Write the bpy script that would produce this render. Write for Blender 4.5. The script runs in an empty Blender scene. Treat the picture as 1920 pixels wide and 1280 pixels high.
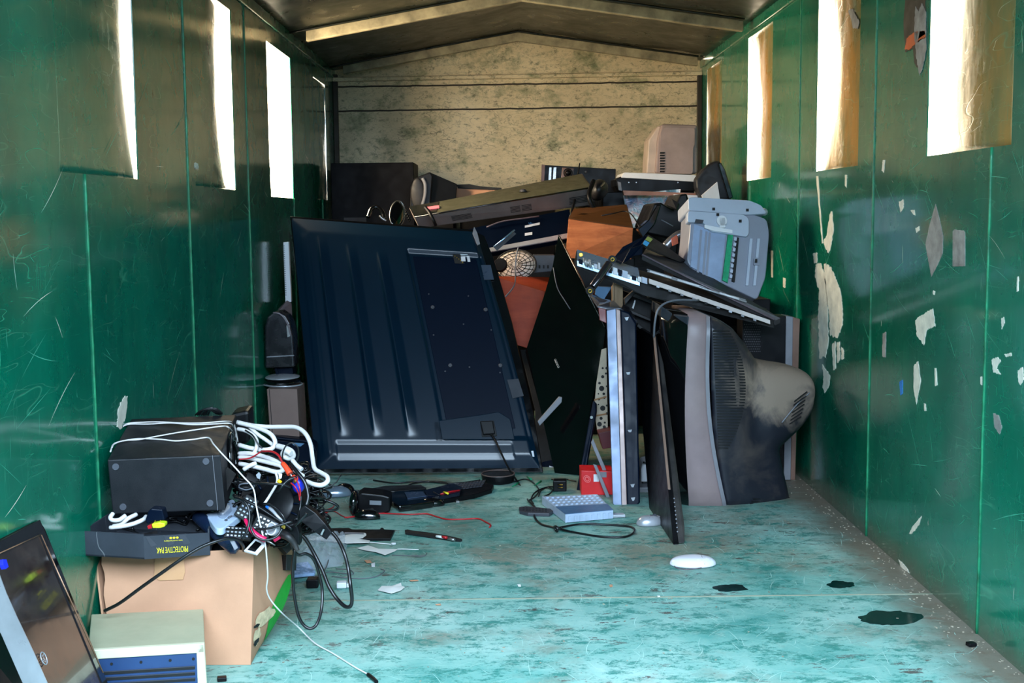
import bpy, bmesh, math, random
from mathutils import Vector, Matrix, noise
random.seed(7)
SC = bpy.context.scene
COL = SC.collection
V = Vector
# ---------------------------------------------------------------- camera
FPX = 2300.0
CAM = V((0.0, 0.0, 1.125))
Yw = V((-20/FPX, 238/FPX, -1)).normalized()
Zw = V((-0.010, 1, 0)); Zw = (Zw - Yw*Zw.dot(Yw)).normalized()
Xw = Yw.cross(Zw)
ROT = Matrix((Xw, Yw, Zw))            # camera space -> world
cd = bpy.data.cameras.new('camera'); cam = bpy.data.objects.new('camera', cd); COL.objects.link(cam)
cd.sensor_fit = 'HORIZONTAL'; cd.sensor_width = 36.0; cd.lens = 36.0*FPX/1920
cd.clip_start = 0.05; cd.clip_end = 200
cam.matrix_world = Matrix.Translation(CAM) @ ROT.to_4x4()
SC.camera = cam
def ray(px, py):
    return ROT @ V(((px-960)/FPX, -(py-640)/FPX, -1))
def P(px, py, Y):                       # point of the sight line at depth Y
    d = ray(px, py); return CAM + d*(Y/d.y)
def PZ(px, py, z=0.0):                  # where the sight line meets height z
    d = ray(px, py); return CAM + d*((z-CAM.z)/d.z)
def PX(px, py, x):
    d = ray(px, py); return CAM + d*((x-CAM.x)/d.x)
class PL:                               # a plane in the room through three points
    def __init__(s, a, b, c):
        f = lambda p: p if isinstance(p, Vector) else P(*p)
        s.a, s.b, s.c = f(a), f(b), f(c)
        n = (s.b-s.a).cross(s.c-s.a).normalized()
        if n.dot(CAM-s.a) < 0: n = -n
        s.n = n
    def w(s, px, py, off=0.0):
        d = ray(px, py); t = (s.a-CAM).dot(s.n)/d.dot(s.n)
        return CAM + d*t + s.n*off
# ---------------------------------------------------------------- meshes
class MB:
    def __init__(s): s.v = []; s.f = []; s.m = []; s.sm = []
    def add(s, vs, fs, mi=0, sm=False):
        n = len(s.v); s.v += [V(v) for v in vs]
        for f in fs: s.f.append([i+n for i in f]); s.m.append(mi); s.sm.append(sm)
        return s
    def prism(s, pts, vec, mi=0):       # closed outline swept by a vector
        n = len(pts); vs = [V(p) for p in pts] + [V(p)+vec for p in pts]
        fs = [list(range(n))[::-1], list(range(n, 2*n))] + [[i, (i+1) % n, n+(i+1) % n, n+i] for i in range(n)]
        return s.add(vs, fs, mi)
    def loft(s, A, B, mi=0, sm=False, caps=True):
        n = len(A); fs = [[i, (i+1) % n, n+(i+1) % n, n+i] for i in range(n)]
        if caps: fs += [list(range(n))[::-1], list(range(n, 2*n))]
        return s.add(list(A)+list(B), fs, mi, sm)
    def lofts(s, rings, mi=0, sm=True, caps=True):
        n = len(rings[0]); vs = [p for r in rings for p in r]; fs = []
        for k in range(len(rings)-1):
            fs += [[k*n+i, k*n+(i+1) % n, (k+1)*n+(i+1) % n, (k+1)*n+i] for i in range(n)]
        s.add(vs, fs, mi, sm)
        if caps:
            s.add(rings[0], [list(range(n))[::-1]], mi); s.add(rings[-1], [list(range(n))], mi)
        return s
    def box(s, o, u, v, w, mi=0):       # corner and three edge vectors
        o, u, v, w = map(V, (o, u, v, w))
        vs = [o, o+u, o+u+v, o+v, o+w, o+u+w, o+u+v+w, o+v+w]
        return s.add(vs, [[0,3,2,1],[4,5,6,7],[0,1,5,4],[1,2,6,5],[2,3,7,6],[3,0,4,7]], mi)
    def grid(s, rows, mi=0, sm=True):
        m = len(rows[0]); vs = [p for r in rows for p in r]; fs = []
        for j in range(len(rows)-1):
            for i in range(m-1): fs.append([j*m+i, j*m+i+1, (j+1)*m+i+1, (j+1)*m+i])
        return s.add(vs, fs, mi, sm)
    def tube(s, pts, r, seg=8, mi=0, smooth=True, closed=False, sub=6):
        pts = [V(p) for p in pts]
        if smooth and len(pts) > 2: pts = spline(pts, sub, closed)
        rs = r if isinstance(r, (list, tuple)) else None
        n = len(pts); rings = []; up = None
        for i, p in enumerate(pts):
            t = (pts[min(i+1, n-1)] - pts[max(i-1, 0)])
            if t.length < 1e-9: t = V((0, 0, 1))
            t.normalize()
            if up is None: up = t.orthogonal().normalized()
            up = (up - t*up.dot(t))
            if up.length < 1e-6: up = t.orthogonal()
            up.normalize(); b = t.cross(up)
            rr = r if rs is None else rs[0] + (rs[-1]-rs[0])*i/(n-1)
            rings.append([p + (up*math.cos(a)+b*math.sin(a))*rr for a in [2*math.pi*k/seg for k in range(seg)]])
        return s.lofts(rings, mi, True, True)
    def disc(s, c, axis, r, h, seg=24, mi=0, r2=None):
        axis = V(axis).normalized(); u = axis.orthogonal().normalized(); w = axis.cross(u); c = V(c)
        r2 = r if r2 is None else r2
        A = [c+(u*math.cos(a)+w*math.sin(a))*r for a in [2*math.pi*k/seg for k in range(seg)]]
        B = [c+axis*h+(u*math.cos(a)+w*math.sin(a))*r2 for a in [2*math.pi*k/seg for k in range(seg)]]
        s.add(A+B, [[i, (i+1) % seg, seg+(i+1) % seg, seg+i] for i in range(seg)], mi, True)
        s.add(A, [list(range(seg))[::-1]], mi); s.add(B, [list(range(seg))], mi)
        return s
    def ring(s, c, axis, R, r, seg=28, mi=0, sx=1.0):
        axis = V(axis).normalized(); u = axis.orthogonal().normalized(); w = axis.cross(u); c = V(c)
        pts = [c+u*math.cos(a)*R+w*math.sin(a)*R*sx for a in [2*math.pi*k/seg for k in range(seg+1)]]
        return s.tube(pts, r, 6, mi, smooth=False)
    def ell(s, c, u, v, w, mi=0, nu=20, nv=12, z0=-1.0, e=1.0):   # ellipsoid with axes u v w, cut below z0*w
        c, u, v, w = map(V, (c, u, v, w)); rings = []
        a0 = math.asin(z0)
        for j in range(nv+1):
            a = a0 + (math.pi/2-a0)*j/nv
            k = max(math.cos(a), 0.02)**e; z = math.sin(a)
            rings.append([c+u*k*math.cos(t)+v*k*math.sin(t)+w*z for t in [2*math.pi*i/nu for i in range(nu)]])
        return s.lofts(rings, mi, True, True)
def spline(p, sub=6, closed=False):
    out = []; n = len(p)
    for i in range(n-1):
        p0 = p[i-1] if i else p[0]*2-p[1]; p3 = p[i+2] if i+2 < n else p[-1]*2-p[-2]
        p1, p2 = p[i], p[i+1]
        for k in range(sub):
            t = k/sub
            out.append(0.5*((2*p1)+(p2-p0)*t+(2*p0-5*p1+4*p2-p3)*t*t+(3*p1-p0-3*p2+p3)*t**3))
    out.append(p[-1]); return out
def rrect(w, h, r, seg=5):              # rounded outline in local 2D, centred
    r = min(r, w/2-1e-4, h/2-1e-4); o = []
    for cx, cy, a0 in ((w/2-r, h/2-r, 0), (-w/2+r, h/2-r, 90), (-w/2+r, -h/2+r, 180), (w/2-r, -h/2+r, 270)):
        for k in range(seg+1):
            a = math.radians(a0+90*k/seg); o.append((cx+r*math.cos(a), cy+r*math.sin(a)))
    return o
def roundpoly(pts, r, seg=4):           # round the corners of a pixel outline
    o = []; n = len(pts)
    for i in range(n):
        a, b, c = V(pts[i-1]), V(pts[i]), V(pts[(i+1) % n])
        d1 = (a-b); d2 = (c-b); l = min(r, d1.length*.45, d2.length*.45)
        s, e = b+d1.normalized()*l, b+d2.normalized()*l
        for k in range(seg+1):
            t = k/seg; o.append(tuple(s*(1-t)**2+b*2*t*(1-t)+e*t*t))
    return o
ALL = []
def mesh_obj(name, mb, mats, bevel=0, bseg=2, sub=0, autos=False):
    me = bpy.data.meshes.new(name)
    me.from_pydata([tuple(v) for v in mb.v], [], mb.f)
    me.polygons.foreach_set('material_index', mb.m)
    me.polygons.foreach_set('use_smooth', mb.sm)
    for m in (mats if isinstance(mats, (list, tuple)) else [mats]): me.materials.append(m)
    bm = bmesh.new(); bm.from_mesh(me)
    bmesh.ops.remove_doubles(bm, verts=bm.verts, dist=1e-6)
    bmesh.ops.recalc_face_normals(bm, faces=bm.faces)
    bm.to_mesh(me); bm.free(); me.update()
    o = bpy.data.objects.new(name, me); COL.objects.link(o)
    if bevel:
        b = o.modifiers.new('bevel', 'BEVEL'); b.width = bevel; b.segments = bseg; b.limit_method = 'ANGLE'; b.angle_limit = math.radians(40)
        b.harden_normals = False
    if sub:
        b = o.modifiers.new('sub', 'SUBSURF'); b.levels = sub; b.render_levels = sub
    return o
class Thing:
    def __init__(s, name, label, cat, group=None, kind=None):
        s.name, s.label, s.cat, s.group, s.kind = name, label, cat, group, kind
        s.parts = []; ALL.append(s)
    def part(s, name, mb, mats, parent=None, label=None, bevel=0, bseg=2, sub=0):
        o = mesh_obj(name, mb, mats, bevel, bseg, sub)
        if label: o['label'] = label
        s.parts.append((o, parent)); return o
    def finish(s):
        pts = [v.co for o, _ in s.parts for v in o.data.vertices]
        lo = V([min(p[k] for p in pts) for k in range(3)]); hi = V([max(p[k] for p in pts) for k in range(3)])
        base = V(((lo.x+hi.x)/2, (lo.y+hi.y)/2, lo.z))
        for o, _ in s.parts:
            o.data.transform(Matrix.Translation(-base))
        if len(s.parts) == 1:
            root = s.parts[0][0]; root.name = s.name; root.location = base
        else:
            root = bpy.data.objects.new(s.name, None); COL.objects.link(root); root.location = base
            root.empty_display_size = 0.05
            for o, p in s.parts: o.parent = p if p is not None else root
        if s.label: root['label'] = s.label
        if s.cat: root['category'] = s.cat
        if s.group: root['group'] = s.group
        if s.kind: root['kind'] = s.kind
        s.root = root
def single(name, label, cat, mb, mats, bevel=0, bseg=2, sub=0, group=None, kind=None):
    t = Thing(name, label, cat, group, kind); t.part(name, mb, mats, bevel=bevel, bseg=bseg, sub=sub); return t
def text_mb(body, org, ux, uy, size, depth=0.0006, font_scale=1.0, bold=False):
    cu = bpy.data.curves.new('t', 'FONT'); cu.body = body; cu.size = 1; cu.extrude = 0.0; cu.align_x = 'LEFT'
    if bold: cu.offset = 0.012
    ob = bpy.data.objects.new('t', cu); COL.objects.link(ob)
    dg = bpy.context.evaluated_depsgraph_get(); me = bpy.data.meshes.new_from_object(ob.evaluated_get(dg))
    mb = MB(); ux, uy = V(ux), V(uy); n = ux.cross(uy).normalized()
    vs = [V(org)+ux*v.co.x*size*font_scale+uy*v.co.y*size for v in me.vertices]
    mb.add(vs, [list(p.vertices) for p in me.polygons])
    bpy.data.objects.remove(ob); bpy.data.meshes.remove(me); bpy.data.curves.remove(cu)
    return mb
# ---------------------------------------------------------------- materials
def lin(c): c /= 255.0; return c/12.92 if c <= 0.04045 else ((c+0.055)/1.055)**2.4
def rgb(*c): return (lin(c[0]), lin(c[1]), lin(c[2]), 1)
class NT:
    def __init__(s, name):
        s.m = bpy.data.materials.new(name); s.m.use_nodes = True; s.t = s.m.node_tree
        s.b = s.t.nodes['Principled BSDF']
        s.co = s.t.nodes.new('ShaderNodeTexCoord')
        s.geo = s.t.nodes.new('ShaderNodeNewGeometry')
    def n(s, t, **k):
        x = s.t.nodes.new(t)
        for a, b in k.items():
            if a in x.inputs: x.inputs[a].default_value = b
            else: setattr(x, a, b)
        return x
    def l(s, a, b): s.t.links.new(a, b)
    def mapping(s, scale=(1,1,1), rot=(0,0,0), loc=(0,0,0), src=None):
        m = s.n('ShaderNodeMapping'); m.inputs['Scale'].default_value = scale; m.inputs['Rotation'].default_value = rot; m.inputs['Location'].default_value = loc
        s.l(src if src is not None else s.geo.outputs['Position'], m.inputs['Vector']); return m.outputs[0]
    def noise(s, scale, detail=6, rough=.55, vec=None, dist=0.0):
        x = s.n('ShaderNodeTexNoise'); x.inputs['Scale'].default_value = scale; x.inputs['Detail'].default_value = detail
        x.inputs['Roughness'].default_value = rough; x.inputs['Distortion'].default_value = dist
        s.l(vec if vec is not None else s.geo.outputs['Position'], x.inputs['Vector']); return x.outputs['Fac']
    def ramp(s, fac, stops, interp='LINEAR'):
        r = s.n('ShaderNodeValToRGB'); r.color_ramp.interpolation = interp; e = r.color_ramp.elements
        while len(e) < len(stops): e.new(0.5)
        for i, (p, c) in enumerate(stops):
            e[i].position = p; e[i].color = c if isinstance(c, tuple) else (c, c, c, 1)
        s.l(fac, r.inputs['Fac']); return r.outputs['Color']
    def mix(s, fac, a, b, mode='MIX'):
        x = s.n('ShaderNodeMix'); x.data_type = 'RGBA'; x.blend_type = mode
        for k, vv in ((0, fac), (6, a), (7, b)):
            if isinstance(vv, (int, float)): x.inputs[k].default_value = vv
            elif isinstance(vv, tuple): x.inputs[k].default_value = vv
            else: s.l(vv, x.inputs[k])
        return x.outputs[2]
    def math(s, op, a, b=0.0, c=0.0):
        x = s.n('ShaderNodeMath'); x.operation = op
        for k, vv in enumerate((a, b, c)):
            if isinstance(vv, (int, float)): x.inputs[k].default_value = vv
            else: s.l(vv, x.inputs[k])
        return x.outputs[0]
    def lines(s, scale, width=.004, rot=(0,0,0), stretch=(1,1,1), detail=1.5, loc=(0,0,0)):   # thin curved scratches
        f = s.noise(scale, detail, .5, s.mapping(stretch, rot, loc))
        d = s.math('ABSOLUTE', s.math('SUBTRACT', f, 0.5))
        return s.ramp(d, [(0.0, 1.0), (width, 0.0)])
    def bump(s, h, strength=.3, dist=.01):
        x = s.n('ShaderNodeBump'); x.inputs['Strength'].default_value = strength; x.inputs['Distance'].default_value = dist
        s.l(h, x.inputs['Height']); s.l(x.outputs[0], s.b.inputs['Normal'])
    def set(s, **k):
        for a, vv in k.items():
            i = s.b.inputs[a.replace('_', ' ')]
            if isinstance(vv, (int, float, tuple)): i.default_value = vv
            else: s.l(vv, i)
        return s
_mc = {}
def mat(name, c, rough=.45, metal=0.0, var=.12, dust=0.0, dustc=(120,112,105), bump=.0, bscale=300, spec=.5, scr=0.0, coat=0.0, trans=0.0, alpha=1.0, vscale=9, rvar=1.0):
    if name in _mc: return _mc[name]
    t = NT(name); base = rgb(*c)
    obj = t.co.outputs['Object']
    n1 = t.noise(vscale, 5, .6, obj)
    dark = tuple(x*(1-var*1.6) for x in base[:3])+(1,); lite = tuple(min(1, x*(1+var)) for x in base[:3])+(1,)
    col = t.ramp(n1, [(.3, dark), (.7, lite)])
    rr = t.ramp(t.noise(vscale*2.3, 4, .6, obj), [(.3, max(.02, rough-.08*rvar)), (.7, min(1, rough+.1*rvar))])
    if dust > 0:
        d = t.ramp(t.noise(vscale*.7, 8, .65, obj, .4), [(.52-dust*.25, 0.0), (.8, min(1, dust*1.2))])
        col = t.mix(d, col, rgb(*dustc)); rr = t.mix(d, rr, (.8, .8, .8, 1))
    if scr > 0:
        g = t.lines(6, .004, (0.5, .3, .9), (1, 3, 1)); col = t.mix(t.math('MULTIPLY', g, scr), col, rgb(190, 190, 190))
    t.set(Base_Color=col, Roughness=rr, Metallic=metal)
    t.b.inputs['Specular IOR Level'].default_value = spec
    if coat: t.b.inputs['Coat Weight'].default_value = coat; t.b.inputs['Coat Roughness'].default_value = .05 if coat != .45 else .2
    if trans: t.b.inputs['Transmission Weight'].default_value = trans
    if alpha < 1: t.b.inputs['Alpha'].default_value = alpha
    if bump: t.bump(t.noise(bscale, 3, .6, obj), bump, .002)
    _mc[name] = t.m; return t.m
# ================================================================ the container
XL, XR, YB, YF = -1.04, 1.26, 7.78, 1.2
ZL, ZR = 2.03, 2.07
XM = (XL+XR)/2; ZA = 2.235
def wall_paint(name, warm=0.0):
    t = NT(name)
    big = t.noise(1.3, 5, .6)
    col = t.ramp(big, [(.3, rgb(0, 82, 62)), (.5, rgb(0, 108, 82)), (.72, rgb(0, 132, 102))])
    if warm: col = t.mix(t.ramp(t.noise(5, 6, .6, t.mapping((1,1,.5))), [(.38, warm), (.68, .2*warm)]), col, rgb(196, 136, 62))  # golden sun glow of the right flaps, mixed into the paint colour
    # vertical wipe marks and drips
    st = t.noise(1.0, 7, .62, t.mapping((14, 14, 1.3)))
    col = t.mix(t.ramp(st, [(.5, 0.0), (.75, .35)]), col, rgb(10, 128, 92))
    # scuffs: short hair-line scratches in several directions
    k = None
    for i, (sc, w, r, s_) in enumerate([(2.2, .0022, (.3, 0, 0), (1, .6, 2.2)), (4.5, .0026, (1.0, 0, 0), (1, .4, 2.6)), (3.4, .0022, (-.7, 0, 0), (1, .5, 3.0)), (8, .004, (-1.2, 0, 0), (1, .7, 2.4)), (6, .0032, (.1, 0, 0), (1, 2.8, .4))]):
        ln = t.lines(sc, w, r, s_, 2.2, (i*3.1, i*1.7, i))
        mk = t.ramp(t.noise(3.1+i, 3, .6, t.mapping(loc=(i*5, i, 0))), [(.5, 0.0), (.62, 1.0)])
        ln = t.math('MULTIPLY', ln, mk)
        k = ln if k is None else t.math('MAXIMUM', k, ln)
    col = t.mix(t.math('MULTIPLY', k, .32), col, rgb(96, 190, 150))
    # small pale and brown chips
    vo = t.noise(26, 4, .7, t.mapping((1, 1, .5)))
    col = t.mix(t.ramp(vo, [(.73, 0.0), (.745, .8)]), col, rgb(176, 176, 160))
    rs = t.noise(12, 6, .7, t.mapping((1, 1, .4), loc=(7, 3, 1)))
    col = t.mix(t.ramp(rs, [(.71, 0.0), (.74, .8)]), col, rgb(96, 62, 44))
    # hand grime near the floor
    sep = t.n('ShaderNodeSeparateXYZ'); t.l(t.geo.outputs['Position'], sep.inputs[0])
    gz = t.ramp(t.math('ADD', sep.outputs['Z'], t.math('MULTIPLY', t.noise(9, 6, .7), .12)), [(.05, .75), (.14, 0.0)])
    col = t.mix(gz, col, rgb(88, 84, 70))
    t.set(Base_Color=col, Roughness=t.ramp(t.noise(5, 6, .6), [(.3, .2), (.7, .36)]))
    t.b.inputs['Specular IOR Level'].default_value = .12
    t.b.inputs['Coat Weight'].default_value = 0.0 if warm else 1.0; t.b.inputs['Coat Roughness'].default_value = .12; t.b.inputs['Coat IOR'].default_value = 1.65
    h = t.math('ADD', t.noise(2.2, 4, .5), t.math('MULTIPLY', k, -.05))
    t.bump(h, .28, .05)
    return t.m
M_WALL = wall_paint('green wall paint')
M_FLAP = wall_paint('worn green flap paint tinted with sun glow', .85)
M_WELD = mat('weld bead green', (26, 118, 80), .4, var=.4, vscale=20)
def floor_mat():
    t = NT('worn green floor')
    n1 = t.noise(2.0, 9, .66)
    col = t.ramp(n1, [(.3, rgb(70, 146, 138)), (.44, rgb(116, 172, 162)), (.58, rgb(150, 190, 180)), (.72, rgb(184, 206, 198))])
    n2 = t.noise(1.6, 8, .68, t.mapping(loc=(4, 2, 0)))
    sep = t.n('ShaderNodeSeparateXYZ'); t.l(t.geo.outputs['Position'], sep.inputs[0])
    # more mud further in
    br = t.math('ADD', n2, t.math('MULTIPLY', t.math('SUBTRACT', sep.outputs['Y'], 3.9), .06))
    col = t.mix(t.ramp(br, [(.47, 0.0), (.62, .85)]), col, rgb(122, 118, 102))
    # fine dark green wear
    n3 = t.noise(8, 12, .86, t.mapping((1, 1.6, 1)))
    col = t.mix(t.ramp(n3, [(.505, 0.0), (.56, .85)]), col, rgb(12, 116, 106))
    # scuffs, pale
    k = None
    for i, (sc, r, s_) in enumerate([(5, .4, (1, 2.6, 1)), (9, -.6, (2.4, .8, 1)), (7, 1.2, (1, 2.4, 1)), (14, .1, (1.4, 2, 1))]):
        ln = t.math('MULTIPLY', t.lines(sc, .006, (0, 0, r), s_, 3, (i*2, i, 0)), t.ramp(t.noise(3+i, 3, .6, t.mapping(loc=(i*4, 1, 0))), [(.45, 0.0), (.6, 1.0)]))
        k = ln if k is None else t.math('MAXIMUM', k, ln)
    col = t.mix(t.math('MULTIPLY', k, .55), col, rgb(150, 190, 176))
    # rust / scraped dark spots
    n4 = t.noise(12, 9, .78, t.mapping((.8, 1.5, 1), loc=(9, 0, 0)))
    m4 = t.ramp(t.noise(1.4, 3, .5, t.mapping(loc=(1, 6, 0))), [(.42, 0.0), (.52, 1.0)])
    col = t.mix(t.math('MULTIPLY', t.ramp(n4, [(.572, 0.0), (.60, .85)]), m4), col, rgb(78, 54, 52))
    # mud along the right wall
    ed = t.math('ADD', sep.outputs['X'], t.math('MULTIPLY', t.noise(5, 7, .7), .22))
    col = t.mix(t.ramp(ed, [(.0, 0.0), (1.0, 0.0)]), col, col)
    e2 = t.ramp(t.math('SUBTRACT', ed, .95), [(.2, 0.0), (.36, .9)])
    col = t.mix(e2, col, rgb(112, 98, 84))
    t.set(Base_Color=col, Roughness=t.ramp(n2, [(.35, .38), (.65, .62)]))
    t.bump(t.math('ADD', n1, t.math('MULTIPLY', n3, .3)), .25, .01)
    return t.m
M_FLOOR = floor_mat()
def back_mat():
    t = NT('worn tan back paint')
    col = t.ramp(t.noise(1.4, 7, .62), [(.3, rgb(192, 174, 136)), (.5, rgb(222, 204, 164)), (.7, rgb(244, 228, 192))])
    g = t.noise(5, 9, .72, t.mapping((1, 1, 1.3)))
    col = t.mix(t.ramp(g, [(.5, 0.0), (.68, .8)]), col, rgb(66, 96, 52))
    sc = t.noise(22, 8, .75, t.mapping((1, 1, 1.6)))
    col = t.mix(t.ramp(sc, [(.54, 0.0), (.66, .75)]), col, rgb(74, 78, 52))
    k = None
    for i in range(4):
        ln = t.math('MULTIPLY', t.lines(4+i*3, .006, (0, .5+i*.8, 0), (1, 1, 2.6), 3, (i*2, i, 0)), t.ramp(t.noise(2+i, 3, .6), [(.42, 0.0), (.55, 1.0)]))
        k = ln if k is None else t.math('MAXIMUM', k, ln)
    col = t.mix(t.math('MULTIPLY', k, .7), col, rgb(52, 48, 34))
    sep = t.n('ShaderNodeSeparateXYZ'); t.l(t.geo.outputs['Position'], sep.inputs[0])
    ex = t.math('ABSOLUTE', t.math('SUBTRACT', sep.outputs['X'], XM))
    col = t.mix(t.ramp(t.math('ADD', ex, t.math('MULTIPLY', g, .4)), [(1.1, 0.0), (1.35, .8)]), col, rgb(92, 108, 70))
    t.set(Base_Color=col, Roughness=.55)
    t.bump(t.noise(3, 6, .6), .5, .03)
    return t.m
M_BACK = back_mat()
M_CEIL = mat('dark grimy ceiling paint', (24, 28, 20), .3, var=.5, vscale=4, dust=.3, dustc=(50, 42, 30), bump=.3, bscale=14)
M_RIB = mat('worn steel rib paint', (150, 140, 112), .5, var=.35, vscale=12)
M_CHIP = mat('bare primer chip', (226, 222, 206), .6, var=.15, vscale=24)
M_ORANGE = mat('orange paint patch', (226, 96, 34), .5, var=.1)
M_SOOT = mat('dark brown smear', (52, 44, 32), .6, var=.2)
M_SILV = mat('grey bare metal patch', (150, 146, 142), .5, var=.3, vscale=20)
M_SCR = mat('pale teal scratch', (70, 170, 140), .5, var=.4, vscale=5)
WT = .004
def scratches(mb, x, s, n, seed):       # fine straight and curved scratches in the paint, real grooves of bare undercoat
    random.seed(seed)
    for k in range(n):
        y = random.uniform(1.9, 7.0); z = random.betavariate(1.3, 1.8)*1.75
        if random.random() < .3: L, a = random.uniform(.006, .06), math.pi/2+random.uniform(-.12, .12)
        elif random.random() < .6: L, a = random.uniform(.02, .22), random.choice([.35, .5, .75, -.3])+random.uniform(-.15, .15)
        else: L, a = random.uniform(.02, .14), random.uniform(0, 3.1)
        w_ = random.uniform(.0003, .0011); c = random.uniform(-.15, .15); seg = 5; d = V((0, math.cos(a), math.sin(a))); q = V((0, -d.z, d.y)); A_, B_ = [], []
        for i in range(seg+1):
            t = i/seg-.5; p = V((x-s*.0006, y, z))+d*L*t+q*c*L*(t*t-.25); ww = w_*(1-4*t*t)+.0001; A_.append(p+q*ww); B_.append(p-q*ww)
        if min(p.z for p in A_+B_) < .01: continue
        mb.grid([A_, B_], 2 if random.random() < .10 else 7, False)
# window rectangles: (near y, far y, low z, high z)
LW = [(2.93, 3.56, 1.235, 1.93), (4.22, 4.86, 1.23, 1.92), (5.58, 6.20, 1.215, 1.905), (6.95, 7.42, 1.22, 1.90)]
RW = [(3.05, 3.66, 1.285, 1.98), (4.36, 4.95, 1.285, 2.0), (5.76, 6.34, 1.285, 2.0), (7.07, 7.60, 1.27, 1.99)]
def wall_mesh(x, out, H, wins):
    ys = [YF]; 
    for a, b, _, _ in wins: ys += [a, b]
    ys.append(YB); mb = MB(); o = V((out*WT, 0, 0))
    for i in range(len(ys)-1):
        a, b = ys[i], ys[i+1]
        if i % 2 == 0: mb.box((x, a, 0), (0, b-a, 0), (0, 0, H), o)
        else:
            _, _, z0, z1 = wins[i//2]
            mb.box((x, a, 0), (0, b-a, 0), (0, 0, z0), o); mb.box((x, a, z1), (0, b-a, 0), (0, 0, H-z1), o)
    return mb
def weld_v(mb, x, s, y, z0, z1, r=.0038, mi=1):
    pts = []; n = 40
    for k in range(n+1): pts.append(V((x-s*.001, y+random.uniform(-.0015, .0015), z0+(z1-z0)*k/n)))
    mb.tube(pts, r, 6, mi, smooth=False)
def chip(mb, x, s, pts, mi, jag=3.0, n=9):     # an irregular flake outline on a side wall, given where it is seen
    o = []
    for i in range(len(pts)):
        a, b = pts[i], pts[(i+1) % len(pts)]
        for k in range(n):
            t = k/n; j = jag if k else 0
            o.append((a[0]+(b[0]-a[0])*t+random.uniform(-j, j)*.5, a[1]+(b[1]-a[1])*t+random.uniform(-j, j)*1.3))
    w = [PX(p[0], p[1], x-s*.0012) for p in o]
    mb.prism(w, V((s*.001, 0, 0)), mi)
# left
mb = wall_mesh(XL, -1, ZL, LW)
for y in (1.97, 3.10, 4.12, 5.10, 6.2, 7.2):
    top = [w for w in LW if w[0]-.02 < y < w[1]+.02]
    weld_v(mb, XL, -1, y, 0, top[0][2] if top else ZL)
for c in ([(232,745),(240,742),(236,780),(228,803),(220,800),(223,765)], [(365,305),(372,308),(372,318),(366,316)]):
    chip(mb, XL, -1, c, 2, 2)
scratches(mb, XL, -1, 420, 1)
tl = Thing('wall_left', None, None, kind='structure'); tl.part('wall_left', mb, [M_WALL, M_WELD, M_CHIP, M_WELD, M_WELD, M_WELD, M_WELD, M_SCR])
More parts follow.
